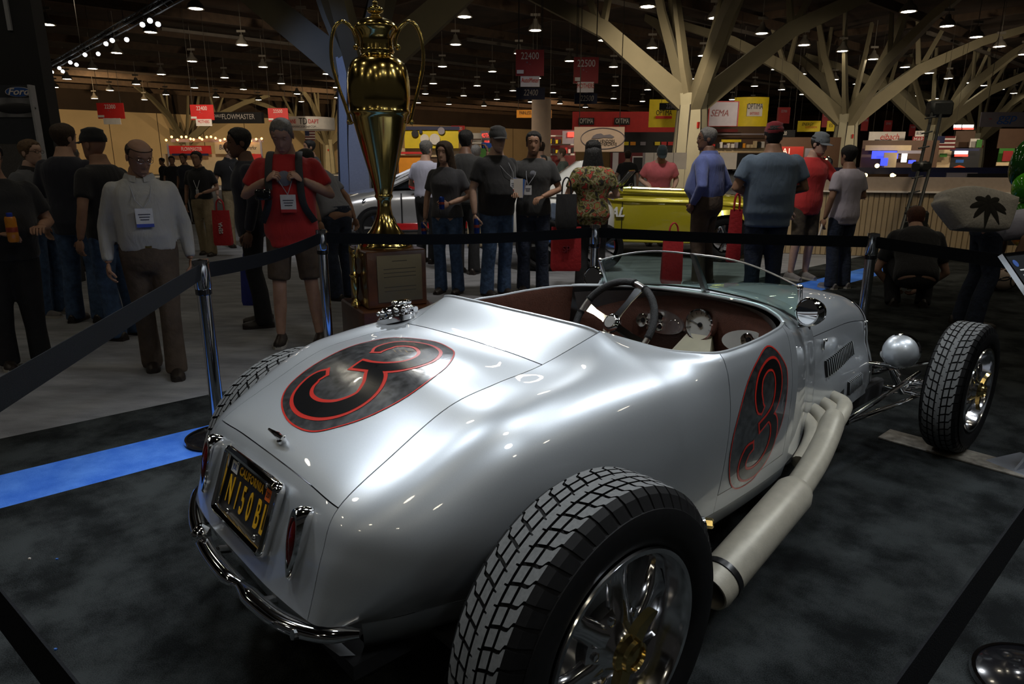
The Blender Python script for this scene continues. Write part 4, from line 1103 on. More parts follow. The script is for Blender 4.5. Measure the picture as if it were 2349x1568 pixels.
MB().box(e1 * .05 + e2 * .02 + V3((0, 0, .008)), (.26, .22, .016), rot=np.stack([e1, e2, (0, 0, 1)], 1), bevel=.004).build('foot_plate', M_GREYSTEEL, isg, smooth=False)
for x in (-.05, .01): MB().ball(e1 * x - e2 * .06 + V3((0, 0, .018)), .009, 8, 6).build('bolt', M_STEEL, isg)
MB().box(e1 * .16 + e2 * .0 + V3((0, 0, .72)), (.05, .05, .40), rot=np.stack([e1, e2, (0, 0, 1)], 1)).build('post', M_GREYSTEEL, isg)
px_ = at(2300, 590, 3.0) - V3(isg.location); 
sx_ = V3((.80, .42, .0)); sx_ /= np.linalg.norm(sx_); sy_ = V3((-.10, .55, .62)); sy_ -= sx_ * (sx_ @ sy_); sy_ /= np.linalg.norm(sy_)
pc = px_ + sx_ * .20 - sy_ * .16
Rs = np.stack([sx_, sy_, np.cross(sx_, sy_)], 1)
so = MB().box(pc, (.40, .33, .012), rot=Rs).build('text_panel', mat('info_panel_black', (.02, .022, .025), .3, noise=.1), isg, smooth=False)
MB().box(pc - sx_ * .203, (.012, .345, .022), rot=Rs).build('panel_edge', M_STEEL, isg, smooth=False)
MB().box(pc + sy_ * .168, (.40, .012, .022), rot=Rs).build('panel_edge', M_STEEL, isg, smooth=False)
nz_ = np.cross(sx_, sy_)
MB().lathe([(0, .0), (.018, .0)], 20, pc + nz_ * .0075 - sx_ * .15 + sy_ * .12, nz_, cap=False).build('panel_emblem', mat('emblem_blue', (.05, .12, .4), .4, noise=.05), so)
for k in range(9):
    MB().box(pc + nz_ * .0068 - sx_ * (.03 if k > 1 else .07) + sy_ * (.085 - .026 * k), (.26 if k > 1 else .16, .007, .001), rot=Rs).build('text_line', M_WHITE, so, smooth=False)
# ================================================================= hanging signs and booths
def col_mat(name, rgb, rough=.6, **kw): return mat(name, srgb(*rgb), rough, noise=.07, nscale=3, **kw)
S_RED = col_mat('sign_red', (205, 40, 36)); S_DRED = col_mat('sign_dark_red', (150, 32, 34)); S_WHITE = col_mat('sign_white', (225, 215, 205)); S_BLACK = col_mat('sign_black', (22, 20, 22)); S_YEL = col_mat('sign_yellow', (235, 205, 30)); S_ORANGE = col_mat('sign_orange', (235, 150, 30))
S_GREY = col_mat('sign_grey', (150, 142, 150)); S_NAVY = col_mat('sign_navy', (30, 34, 70)); S_BLUE = col_mat('sign_blue', (60, 110, 190)); S_TAN = col_mat('sign_tan', (205, 180, 140)); S_PINKW = col_mat('banner_cream', (245, 215, 190)); S_GREEN = col_mat('sign_green', (60, 120, 40)); S_BROWN = col_mat('booth_brown', (92, 66, 48)); S_MAROON = col_mat('booth_maroon', (110, 30, 30))
M_WIRE = mat('hanging_wire', (.05, .04, .03), .6, noise=.1)
M_GLOWR = mat('lit_red_letters', (1, .08, .05), .4, emit=1.6, emit_color=(1, .06, .04)); M_GLOWW = mat('lit_white_sign', (1, .95, .9), .4, emit=2.2, emit_color=(1, .95, .9)); M_GLOWB = mat('lit_blue_screen', (.05, .08, 1), .4, emit=1.1, emit_color=(.06, .09, 1)); M_GLOWO = mat('orange_bulb', (1, .45, .12), .4, emit=6.0, emit_color=(1, .42, .12)); M_GLOWY = mat('warm_counter_lamp', (1, .75, .3), .4, emit=5, emit_color=(1, .72, .28))
def px_m(Y, v=330): return np.linalg.norm(at(1001, v, Y) - at(1000, v, Y))       # metres per pixel at distance Y
def sign(name, u0, v0, u1, v1, Y, m, label, cat='sign', texts=(), hang=0, depth=.06, yaw=0.0, group=None, border=None):
    """a flat board at distance Y; texts: (string, u, v, pixel height, material, width factor[, shear])"""
    c = at((u0 + u1) / 2, (v0 + v1) / 2, Y); w = px_m(Y, (v0 + v1) / 2) * (u1 - u0) / max(.3, math.cos(yaw)); h = at(u0, v0, Y)[2] - at(u0, v1, Y)[2]
    o = empty(name, c, label, cat, group, rz=yaw)
    MB().box((0, depth / 2, 0), (w, depth, h)).build('board', m, o, smooth=False)
    if border: 
        for sx, sz, ww, hh in ((0, h / 2, w, h * .04), (0, -h / 2, w, h * .04), (-w / 2, 0, h * .04, h), (w / 2, 0, h * .04, h)): MB().box((sx, depth / 2 - .01, sz), (ww, depth + .03, hh)).build('border', border, o, smooth=False)
    s = h / (v1 - v0)
    for t in texts:
        txt, tu, tv, th, tm, sx = t[:6]
        lettering(txt, th * s * 1.42, (((tu - (u0 + u1) / 2)) * s, -.012, -((tv - (v0 + v1) / 2)) * s), (1, 0, 0), (0, 0, 1), tm, o, sx=sx, shear=t[6] if len(t) > 6 else 0, extrude=.004)
    for k in range(hang):
        x = (-.4 + .8 * k / max(1, hang - 1)) * w if hang > 1 else 0
        MB().tube([(x, .03, h / 2), (x, .03, 10.4 - c[2])], .012, 4).build('hanging_wire', M_WIRE, o)
    return o
def panel_part(o, u0, v0, u1, v1, Y, m, name='panel', dy=0.0, depth=.05):
    """another flat piece of the same thing, given where it is seen"""
    c = at((u0 + u1) / 2, (v0 + v1) / 2, Y) - V3(o.location); w = px_m(Y, (v0 + v1) / 2) * (u1 - u0); h = at(u0, v0, Y)[2] - at(u0, v1, Y)[2]
    return MB().box(c + V3((0, dy, 0)), (w, depth, h)).build(name, m, o, smooth=False)
def aisle_sign(u0, v0, u1, v1, Y, num, m, label, sub=None, subtxt=None):
    w = u1 - u0; h = v1 - v0
    o = sign('aisle_sign', u0, v0, u1, v1, Y, m, label, 'hanging sign', ((num, u0 + w * .5, v0 + h * .25, h * .27, S_WHITE, .78), ('* ..', u0 + w * .45, v0 + h * .52, h * .12, S_GREY, 1.0)), 2)
    panel_part(o, u0 + w * .04, v0 + h * .78, u0 + w * .28, v0 + h * .92, Y, S_WHITE, 'corner_patch', -.05, .02)
    if sub:
        panel_part(o, *sub, Y, S_WHITE, 'sponsor_panel')
        if subtxt:
            s = px_m(Y); c = at((sub[0] + sub[2]) / 2, (sub[1] * .6 + sub[3] * .4), Y) - V3(o.location)
            lettering(subtxt, (sub[3] - sub[1]) * .42 * s * 1.4, (c[0], -.045, c[2]), (1, 0, 0), (0, 0, 1), S_RED, o, sx=.62, extrude=.004)
    return o
aisle_sign(223, 236, 284, 272, 42, '22300', S_RED, 'red hanging aisle sign numbered 22300', (238, 271, 277, 285), None)
aisle_sign(437, 240, 490, 275, 42, '22400', S_RED, 'bright red hanging aisle sign numbered 22400, left of the trophy', (450, 273, 486, 289), 'MOTHERS')
aisle_sign(615, 248, 661, 278, 44, '22500', S_RED, 'red hanging aisle sign numbered 22500 above the man in red', (626, 278, 655, 290), None)
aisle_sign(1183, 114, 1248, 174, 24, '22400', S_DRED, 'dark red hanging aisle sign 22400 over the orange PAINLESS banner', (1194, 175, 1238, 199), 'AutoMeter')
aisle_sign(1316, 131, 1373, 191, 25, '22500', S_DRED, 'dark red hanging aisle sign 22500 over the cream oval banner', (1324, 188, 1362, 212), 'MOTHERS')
sign('row_sign', 1184, 201, 1250, 228, 27, S_NAVY, 'dark blue row sign 22400 just above the orange PAINLESS banner', 'hanging sign', (('22400', 1217, 213, 14, S_WHITE, .7, .2),), 2)
sign('row_sign', 1318, 214, 1370, 238, 28, S_NAVY, 'dark blue row sign 22500 above the long red banner', 'hanging sign', (('22500', 1346, 226, 13, S_WHITE, .7, .2),), 2)
sign('hanging_banner', 484, 257, 600, 282, 50, S_BLACK, 'black hanging banner lettered FLOWMASTER', 'banner', (('FLOWMASTER', 547, 268, 12, S_WHITE, .72), ('EXHAUST', 497, 266, 7, S_WHITE, .6)), 2, .5)
sign('booth_sign', 388, 334, 484, 353, 45, S_RED, 'red booth sign lettered FLOWMASTER', 'sign', (('FLOWMASTER', 440, 342, 9, S_WHITE, .6),), 0)
sign('booth_sign', 493, 326, 600, 353, 45, S_TAN, 'pale booth sign lettered B&M Racing & Performance', 'sign', (('B&M', 513, 338, 11, S_NAVY, .8, .2), ('Racing & Perfor', 565, 339, 9, S_BLACK, .62)), 0)
# round white banner
c = at(710, 284, 48); rb = empty('round_banner', c, 'round white hanging banner with red and black lettering', 'banner')
R_ = px_m(48) * 56; hb = px_m(48) * 26
MB().lathe([(R_, -hb / 2), (R_, hb / 2)], 40, cap=False).build('banner_ring', S_WHITE, rb)
for t, dx, m, sz in (('TRANS', -27, S_RED, 10), ('TD', 2, S_BLACK, 15), ('DAPT', 24, S_RED, 10)):
    a = dx * px_m(48) / R_; lettering(t, sz * px_m(48) * 1.3, (R_ * 1.01 * math.sin(a), -R_ * 1.01 * math.cos(a), px_m(48) * 2), (math.cos(a), math.sin(a), 0), (0, 0, 1), m, rb, sx=.7, extrude=.004)
lettering('PERFORMANCEGROUP.COM', 5 * px_m(48) * 1.3, (-.1, -R_ * 1.03, -px_m(48) * 9), (1, 0, 0), (0, 0, 1), S_BLACK, rb, sx=.8, extrude=.004)
for k in range(3): MB().tube([(R_ * .8 * math.cos(k * 2.1), R_ * .8 * math.sin(k * 2.1), hb / 2), (R_ * .8 * math.cos(k * 2.1), R_ * .8 * math.sin(k * 2.1), 10.4 - c[2])], .015, 4).build('hanging_wire', M_WIRE, rb)
def flag(u0, v0, u1, v1, Y, label):
    o = sign('flag', u0, v0, u1, v1, Y, S_WHITE, label, 'flag', (), 2, .02)
    h = (v1 - v0) / 7.0
    for k in range(7):
        if k % 2 == 0: panel_part(o, u0, v0 + h * k, u1, v0 + h * (k + 1), Y, S_MAROON, 'stripe', -.03, .02)
    panel_part(o, u0, v0, u0 + (u1 - u0) * .42, v0 + h * 3.6, Y, S_NAVY, 'canton', -.05, .02)
flag(700, 300, 723, 322, 62, 'small striped flag hanging left of the trophy'); flag(2148, 312, 2191, 343, 46, 'larger striped flag hanging beside the crane arm')
sign('hanging_banner', 1185, 252, 1226, 270, 36, S_ORANGE, 'orange hanging banner lettered PAINLESS', 'banner', (('PAINLESS', 1205, 259, 8, S_BLACK, .62),), 2)
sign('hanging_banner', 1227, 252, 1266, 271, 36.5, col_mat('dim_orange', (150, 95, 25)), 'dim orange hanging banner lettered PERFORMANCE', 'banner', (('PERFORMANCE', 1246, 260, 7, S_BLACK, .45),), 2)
_ro = sign('hanging_banner', 1313, 256, 1570, 303, 58, S_RED, 'long red hanging banner with black OPTIMA boxes', 'banner', (), 3)
for u in (1345, 1427):
    panel_part(_ro, u - 18, 270, u + 18, 286, 57.7, S_BLACK, 'logo_box'); q_ = at(u, 278, 57.6) - V3(_ro.location)
    lettering('OPTIMA', 11 * px_m(57) * 1.4, (q_[0], -.45, q_[2]), (1, 0, 0), (0, 0, 1), S_WHITE, _ro, sx=.55)
_yo = sign('hanging_banner', 1489, 228, 1562, 292, 45, S_YEL, 'yellow hanging banner lettered OPTIMA left of the tan column', 'banner', (('OPTIMA', 1523, 259, 12, S_BLACK, .62),), 2)
panel_part(_yo, 1504, 266, 1541, 272, 44.9, S_RED, 'red_strip')
sign('row_sign', 1513, 236, 1560, 252, 40, S_BLACK, 'black hanging row sign numbered 22600', 'hanging sign', (('22600', 1541, 244, 11, S_GREY, .7),), 2)
sign('sponsor_panel', 1530, 211, 1557, 232, 41, S_GREY, 'small grey sponsor panel lettered MOTHERS beside the tan column', 'hanging sign', (('MOTHERS', 1543, 220, 7, S_DRED, .6),), 2)
sign('hanging_banner', 1626, 233, 1693, 290, 42, S_GREY, 'grey hanging banner lettered SEMA', 'banner', (('SEMA', 1650, 260, 15, S_MAROON, .85, .25),), 2, border=S_DRED)
c = at(1722, 258, 48); yb = empty('curved_banner', c, 'curved yellow hanging banner lettered OPTIMA right of the tan column', 'banner')
R_ = px_m(48) * 60; hb = px_m(48) * 63
MB().grid([[(R_ * math.sin(a) , -R_ * math.cos(a) + R_ * .6, z) for a in np.linspace(-.75, .62, 16)] for z in (-hb / 2, hb / 2)]).build('banner_sheet', S_YEL, yb)
MB().box((.0, -R_ * .42, .1), (px_m(48) * 34, .06, px_m(48) * 26)).build('logo_box', S_WHITE, yb, smooth=False)
lettering('OPTIMA', 13 * px_m(48) * 1.35, (0, -R_ * .42 - .05, .32), (1, 0, 0), (0, 0, 1), S_BLACK, yb, sx=.55, extrude=.004)
lettering('BATTERIES', 6 * px_m(48) * 1.35, (0, -R_ * .42 - .05, -.12), (1, 0, 0), (0, 0, 1), S_RED, yb, sx=.55, extrude=.004)
for x in (-1.2, 1.0): MB().tube([(x, -.2, hb / 2), (x, -.2, 10.4 - c[2])], .015, 4).build('hanging_wire', M_WIRE, yb)
sign('lit_sign', 1103, 300, 1132, 331, 44, S_GREY, 'grey sign with glowing red MOTHERS letters left of the black cap', 'sign', (('MOTHERS', 1118, 311, 10, M_GLOWR, .5), ('POLISH', 1118, 325, 5, M_GLOWR, .6)), 0)
vb = sign('vendor_banner', 1317, 291, 1432, 348, 21, S_PINKW, 'cream banner with an oval ring lettered CAR VENDORS and OVERDRIVE', 'banner', (('CAR VENDORS', 1385, 324, 7, S_BLACK, .8), ('OVERDRIVE', 1396, 331, 7, S_BLACK, .8)), 2)
s_ = px_m(21); vo = V3(vb.location)
MB().tube([V3(((8 + 50 * math.cos(a)) * s_, -.015, (2 + 23 * math.sin(a)) * s_)) for a in np.linspace(0, 2 * math.pi, 41)[:-1]], .012, 6, closed=True).build('oval_ring', S_GREY, vb)
ct = MB(); ct.prism([(x * s_, z * s_) for x, z in ((-18, 2), (-14, 8), (-6, 12), (4, 13), (10, 9), (24, 11), (34, 6), (30, 3), (10, 4), (0, 2))], .01, (0, -.012, 0), (1, 0, 0), (0, 0, 1)); ct.build('car_print', S_GREY, vb)
sign('hanging_banner', 1830, 277, 1882, 302, 52, S_YEL, 'yellow hanging banner lettered ENERGY SUSPENSION', 'banner', (('ENERGY', 1852, 285, 7, S_BLACK, .75, .2), ('SUSPENSION', 1861, 292, 5, S_RED, .7)), 2)
sign('hanging_banner', 1897, 277, 1918, 301, 52, S_YEL, 'narrow yellow hanging banner touching the tan column', 'banner', (('ES', 1906, 288, 8, S_BLACK, .8),), 2)
sign('lit_sign', 1773, 336, 1843, 360, 40, col_mat('qa_red', (170, 45, 35)), 'red booth sign with glowing QA1 letters', 'sign', (('QA1', 1797, 347, 13, mat('qa_letters', (1, .75, .6), .4, emit=.55), .95),), 0)
sign('booth_sign', 1993, 302, 2076, 329, 48, S_WHITE, 'white booth sign with red Eibach lettering', 'sign', (('eibach', 2040, 314, 14, S_RED, .9, .25),), 2)
sign('row_sign', 2007, 320, 2045, 330, 46, S_BLACK, 'black row sign numbered 23100 under the white booth sign', 'hanging sign', (('23100', 2026, 325, 8, S_GREY, .7),), 0)
sign('booth_sign', 2018, 330, 2050, 346, 45, S_WHITE, 'small white booth sign with red lettering', 'sign', (('Energy', 2034, 337, 7, S_RED, .6),), 0)
sign('hanging_banner', 2250, 257, 2360, 291, 30, S_GREY, 'grey hanging banner with blue looping letters at the right edge', 'banner', (('ggp', 2310, 270, 20, S_BLUE, 1.2, .2), ('~', 2270, 272, 10, S_RED, 1)), 2)
for i, (u0, v0, u1, v1, lab) in enumerate(((2188, 286, 2205, 297, 'small glowing white and red sign, left of the upper pair'), (2208, 286, 2233, 297, 'small glowing white and red sign, right of the upper pair'), (2190, 346, 2220, 359, 'glowing white and red sign over the black booth'))):
    o = sign('lit_sign', u0, v0, u1, v1, 47, S_BLACK, lab, 'sign', (), 0)
    panel_part(o, u0, v0, u1, (v0 + v1) / 2 + 1, 46.9, M_GLOWW, 'lit_upper'); panel_part(o, u0, (v0 + v1) / 2 + 2, u1, v1, 46.9, M_GLOWR, 'lit_lower')
sign('booth_sign', 2093, 313, 2119, 331, 46, S_DRED, 'dark red booth sign lettered MAP', 'sign', (('MAP', 2106, 320, 9, S_WHITE, .9),), 0)
sign('booth_sign', 2100, 300, 2120, 313, 46, S_WHITE, 'small white panel above the MAP sign', 'sign', (('BUSH', 2110, 306, 7, S_NAVY, .7),), 0)
for i, (u0, v0, u1, v1, Y, n) in enumerate(((1783, 246, 1812, 283, 50, '22700'), (1886, 256, 1906, 292, 57, '22900'), (1976, 268, 1992, 300, 66, '23000'), (2028, 276, 2046, 306, 66, '23100'), (2086, 285, 2100, 312, 70, '23200'))):
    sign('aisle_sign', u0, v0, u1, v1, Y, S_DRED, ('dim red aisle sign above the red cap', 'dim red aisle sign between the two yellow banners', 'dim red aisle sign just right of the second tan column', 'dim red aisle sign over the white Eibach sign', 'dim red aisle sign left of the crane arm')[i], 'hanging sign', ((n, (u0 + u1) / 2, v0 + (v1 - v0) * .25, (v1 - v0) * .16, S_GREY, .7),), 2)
sign('row_sign', 1776, 298, 1824, 314, 44, S_BLACK, 'black row sign numbered 22800 above the red cap', 'hanging sign', (('22800', 1794, 306, 9, S_WHITE, .7),), 2)
# ---- booths
def booth(name, label, parts, at_):
    o = empty(name, at_, label, 'booth')
    for (u0, v0, u1, v1, Y, m, nm) in parts: panel_part(o, u0, v0, u1, v1, Y, m, nm)
    return o
b = booth('parts_booth', 'tan booth under the B&M sign with a row of small orange bulbs', [(378, 353, 606, 425, 45.5, S_TAN, 'back_wall'), (388, 330, 392, 425, 45, S_GREY, 'post'), (600, 322, 604, 420, 45, S_GREY, 'post'), (392, 318, 604, 326, 45.2, S_GREY, 'lighting_beam'), (556, 352, 585, 375, 44.8, S_ORANGE, 'poster'), (570, 353, 600, 378, 44.7, S_RED, 'poster'), (395, 352, 478, 357, 44.9, S_NAVY, 'trim_strip')], G(500, 400) * 0 + at(500, 420, 45))
for k in range(22):
    p = at(384 + k * 10.2 + rng.uniform(-3, 3), 318 + rng.uniform(-5, 7), 44.9) - V3(b.location)
    MB().ball(p, .075, 8, 6).build('bulb', M_GLOWO, b)
b = booth('brake_booth', 'yellow booth with blue top edge and printed discs behind the long-haired woman', [(928, 296, 1052, 340, 32, S_YEL, 'header'), (926, 290, 1054, 298, 31.9, S_NAVY, 'top_band'), (900, 340, 1060, 360, 32.5, S_TAN, 'shelf_wall'), (915, 356, 970, 400, 31, S_ORANGE, 'front_panel'), (908, 348, 972, 353, 30.8, S_RED, 'red_edge'), (900, 360, 1060, 420, 32.6, S_BROWN, 'back_wall')], at(990, 420, 32))
for u, v, r, m in ((952, 306, 8, S_BLACK), (974, 318, 10, S_WHITE), (997, 319, 12, S_WHITE), (1012, 300, 8, S_GREY), (965, 302, 4, S_NAVY)):
    MB().lathe([(0, 0), (r * px_m(32), 0), (r * px_m(32), .04)], 24, at(u, v, 31.85) - V3(b.location), (0, 1, 0), cap=False).build('printed_disc', m, b)
sign('booth_sign', 1035, 288, 1066, 302, 40, S_RED, 'red booth sign right of the yellow brake booth', 'sign', (('33000', 1052, 295, 7, S_WHITE, .7),), 0)
b = booth('display_booth', 'white display booth with shelves left of the black cap', [(1062, 305, 1105, 345, 42, S_WHITE, 'back_wall'), (1062, 318, 1104, 321, 41.5, S_BROWN, 'shelf'), (1062, 330, 1104, 333, 41.5, S_BROWN, 'shelf'), (1085, 333, 1130, 352, 40, S_TAN, 'counter'), (1100, 340, 1135, 362, 39.5, S_GREEN, 'panel')], at(1085, 420, 42))
tag(MB().lathe([(.42, 0), (.40, 4.0)], 24, (0, 0, 0)).build('white_pillar', S_PINKW, loc=at(1240, 430, 30) * [1, 1, 0]), 'plain white round pillar behind the man in dark grey', 'column')
b = booth('shelf_booth', 'dark product shelves right of the white pillar', [(1255, 298, 1320, 420, 34, S_MAROON, 'back_wall'), (1256, 310, 1318, 313, 33.4, S_WHITE, 'shelf'), (1256, 330, 1318, 333, 33.4, S_WHITE, 'shelf'), (1256, 352, 1318, 356, 33.4, S_WHITE, 'shelf'), (1290, 300, 1318, 330, 33, S_GREY, 'sign_board'), (1302, 303, 1317, 314, 32.9, M_GLOWR, 'lit_letters')], at(1288, 430, 34))
for k in range(16):
    u = 1260 + (k % 8) * 7.2; v = 328 if k < 8 else 350
    panel_part(b, u, v - rng.uniform(6, 12), u + 5, v + 1, 33.1, rng.choice([S_WHITE, S_YEL, S_BLACK, S_GREY, S_RED]), 'product_box', 0, .2)
b = booth('battery_booth', 'black booth with small coloured panels under the red banner', [(1400, 303, 1562, 352, 52, S_BLACK, 'fascia'), (1400, 352, 1562, 400, 52.5, S_BROWN, 'back_wall')], at(1480, 420, 52))
for k, (u, m) in enumerate(((1436, S_YEL), (1452, S_ORANGE), (1475, S_GREY), (1508, S_YEL), (1523, S_RED), (1538, S_RED))):
    panel_part(b, u - 6, 325, u + 6, 333, 51.8, m, 'logo_panel')
b = booth('bookshelf_booth', 'white framed shelves behind the yellow roadster windscreen', [(1400, 350, 1478, 396, 26, S_MAROON, 'back_wall'), (1405, 350, 1418, 396, 25.8, S_WHITE, 'post'), (1450, 358, 1478, 392, 25.7, S_WHITE, 'frame'), (1453, 361, 1475, 389, 25.6, S_BLACK, 'picture')], at(1440, 430, 26))
for i in range(5):
    u = (1480, 1500, 1523, 1545, 1650)[i]; w = (19, 22, 21, 30, 40)[i]
    sign('white_cabinet', u, 350, u + w, 388, 24, S_WHITE, ('white cabinet at the left of the row behind the pink shirt', 'second white cabinet behind the pink shirt', 'third white cabinet behind the pink shirt', 'white cabinet left of the tan column foot', 'white cabinet right of the blue shirt')[i], 'cabinet', (), 0, .5)
b = booth('parts_counter', 'dark parts counter with goods right of the tan column', [(1626, 290, 1770, 352, 36, S_BROWN, 'back_wall'), (1630, 296, 1692, 303, 35.5, S_MAROON, 'arch_band'), (1655, 320, 1700, 326, 35, S_YEL, 'yellow_shelf'), (1626, 338, 1760, 350, 34, S_TAN, 'counter'), (1682, 352, 1770, 392, 33, S_BLACK, 'dark_panel'), (1630, 306, 1760, 309, 35.4, S_GREY, 'rail')], at(1690, 430, 36))
for k in range(14):
    u = 1634 + k * 8.6; panel_part(b, u, 338 - rng.uniform(5, 16), u + rng.uniform(4, 8), 339, 33.8, rng.choice([S_WHITE, S_GREY, S_RED, S_ORANGE, S_BLACK, S_TAN]), 'goods', 0, .2)
b = booth('wheel_booth', 'dim booth with a chrome wheel behind the grey cap', [(1770, 315, 1925, 395, 42, S_BROWN, 'back_wall'), (1845, 340, 1866, 385, 39, S_GREY, 'post'), (1880, 322, 1896, 337, 39, S_RED, 'sign_panel')], at(1850, 430, 42))
MB().lathe([(.12, 0), (.2, -.05), (.30, -.05), (.34, .05)], 24, at(1897, 373, 38.5) - V3(b.location), (0, 1, 0), cap=False).build('chrome_wheel', M_CHROME, b)
for u, v in ((1877, 374), (1881, 377), (1896, 365), (1896, 324), (1806, 356)): MB().ball(at(u, v, 38) - V3(b.location), .05, 8, 6).build('bulb', M_GLOWY, b)
b = booth('blue_booth', 'booth with glowing blue screens behind the lilac T-shirt', [(1975, 322, 2150, 395, 44, S_BROWN, 'back_wall'), (1985, 333, 2090, 345, 43.5, S_TAN, 'fascia'), (2000, 346, 2060, 364, 43.2, M_GLOWB, 'blue_screen'), (2026, 350, 2056, 388, 42.8, S_TAN, 'white_panel'), (2020, 362, 2036, 380, 42.6, M_GLOWB, 'blue_screen'), (2084, 367, 2100, 375, 42.6, M_GLOWB, 'blue_screen'), (2068, 352, 2080, 372, 42.6, M_GLOWW, 'lit_panel'), (2058, 345, 2120, 352, 43, S_GREY, 'canopy')], at(2060, 430, 44))
b = booth('black_booth', 'black booth with blue header below the small glowing signs', [(2180, 340, 2246, 390, 48, S_BLACK, 'back_wall'), (2180, 340, 2246, 346, 47, S_NAVY, 'header'), (2192, 366, 2210, 373, 46, S_BLUE, 'screen'), (2150, 343, 2180, 388, 48, S_TAN, 'side_wall'), (2156, 352, 2172, 360, 47, S_GREEN, 'emblem')], at(2210, 430, 48))
b = booth('green_booth', 'booth with green and yellow posters by the right-hand column', [(2225, 318, 2246, 338, 50, S_WHITE, 'poster'), (2240, 320, 2252, 338, 49.5, S_GREEN, 'poster'), (2290, 340, 2325, 372, 49, S_GREEN, 'poster'), (2300, 346, 2322, 370, 48.5, S_DRED, 'poster'), (2285, 372, 2349, 380, 48, S_TAN, 'counter'), (2190, 300, 2235, 338, 51, S_BROWN, 'back_wall'), (2290, 295, 2360, 340, 51, S_BROWN, 'back_wall')], at(2290, 430, 50))
c = at(2198, 389, 40); aw = empty('orange_awning', c, 'orange peaked awning with a pale lettered panel', 'awning'); s_ = px_m(40)
MB().prism([(x * s_, z * s_) for x, z in ((-44, -6), (0, 10), (44, -6), (30, -7), (0, -4), (-30, -7))], .1, (0, 0, 0), (1, 0, 0), (0, 0, 1)).build('canopy', col_mat('awning_orange', (225, 80, 30)), aw, smooth=False)
MB().box((0, -.1, 0), (26 * s_, .1, 9 * s_)).build('name_panel', S_PINKW, aw, smooth=False); lettering('PIZZA', 7 * s_ * 1.2, (0, -.16, 0), (1, 0, 0), (0, 0, 1), S_RED, aw, sx=.8)
b = booth('long_counter', 'long dark blue counter behind the beige partition with warm lamps', [(1860, 384, 2360, 399, 15, S_NAVY, 'counter_top'), (1860, 399, 2360, 440, 15.2, S_BROWN, 'counter_front'), (1868, 394, 1897, 404, 14.8, mat('lit_menu', (1, .85, .5), .5, emit=.5), 'lit_panel'), (2085, 396, 2168, 408, 14.7, S_NAVY, 'blue_board'), (2170, 396, 2240, 410, 14.7, S_GREY, 'grey_board'), (2220, 398, 2330, 410, 14.6, S_BLACK, 'black_board')], at(2110, 440, 15))
for u in (1985, 2012, 2047, 2053): MB().ball(at(u, 402 if u != 2012 else 380, 14.7) - V3(b.location), .045 if u != 2053 else .02, 10, 8).build('counter_lamp', M_GLOWY, b)

# ---- the black exhibit wall at the left with its sign
M_PANELB = mat('black_exhibit_panel', (.010, .010, .012), .6, noise=.1, nscale=4); M_MESHP = mat('grey_mesh_panel', (.075, .07, .068), .8, noise=.15, nscale=80, bump=.2, bscale=200)
a = at(118, 300, 8.4); ew = empty('exhibit_wall', (a[0] - 1.5, a[1], 0), 'tall black exhibit wall at the left edge', 'wall panel')
MB().box((0, .1, 2.6), (3.0, .2, 5.2)).build('panel', M_PANELB, ew, smooth=False)
MB().box((1.38 - .15, -.01, 4.1), (.045, .03, 2.4)).build('edge_strip', mat('strip_grey', (.35, .35, .37), .5, noise=.05), ew, smooth=False)
a = at(85, 260, 7.7); fb = empty('brand_sign_board', (a[0] - .62, a[1], 0), 'dark sign board with a blue oval Ford emblem and a racing photograph', 'sign')
zt = at(74, 195, 7.7)[2]
MB().box((0, .03, zt / 2 + .0), (1.2, .06, zt)).build('board', mat('board_slate', (.022, .026, .034), .6, noise=.1), fb, smooth=False)
MB().box((.605, .0, zt / 2 + .55), (.022, .09, zt - 1.1)).build('edge_strip', mat('strip_grey', (.35, .35, .37)), fb, smooth=False)
zz = lambda v: at(50, v, 7.65)[2]; xx = lambda u, v: at(u, v, 7.65)[0] - (a[0] - .62)
MB().box((0, -.004, (zz(223) + zz(268)) / 2), (1.19, .01, zz(223) - zz(268))).build('photo_print', mat('racing_photo', (.16, .16, .17), .6, noise=.7, nscale=4), fb, smooth=False)
MB().ball((xx(30, 247), -.012, (zz(252) + zz(243)) / 2), (.22, .012, .055), 16, 8).build('photo_car', M_PANELB, fb)
MB().box((0, -.004, (zz(330) + .3) / 2), (1.19, .01, zz(330) - .3)).build('lower_panel', M_MESHP, fb, smooth=False)
ox, oz = xx(37, 210), zz(210); s_ = px_m(7.65, 210)
for nm, k, m, y in (('emblem_rim', 1.0, S_WHITE, -.006), ('emblem_oval', .92, mat('emblem_oval_blue', (.03, .10, .36), .35, coat=.5, noise=.05), -.012)):
    MB().prism([(31 * s_ * k * math.cos(t), 11 * s_ * k * math.sin(t) - (1 - k) * 0) for t in np.linspace(0, 2 * math.pi, 37)[:-1]], -.01 if 0 else .008, (ox, y, oz), (1, 0, 0), (0, 0, 1)).build(nm, m, fb)
lettering('Ford', 15 * s_ * 1.35, (ox, -.026, oz), (1, 0, 0), (0, 0, 1), S_WHITE, fb, name='emblem_script', sx=1.25, shear=.35, bold=.002)

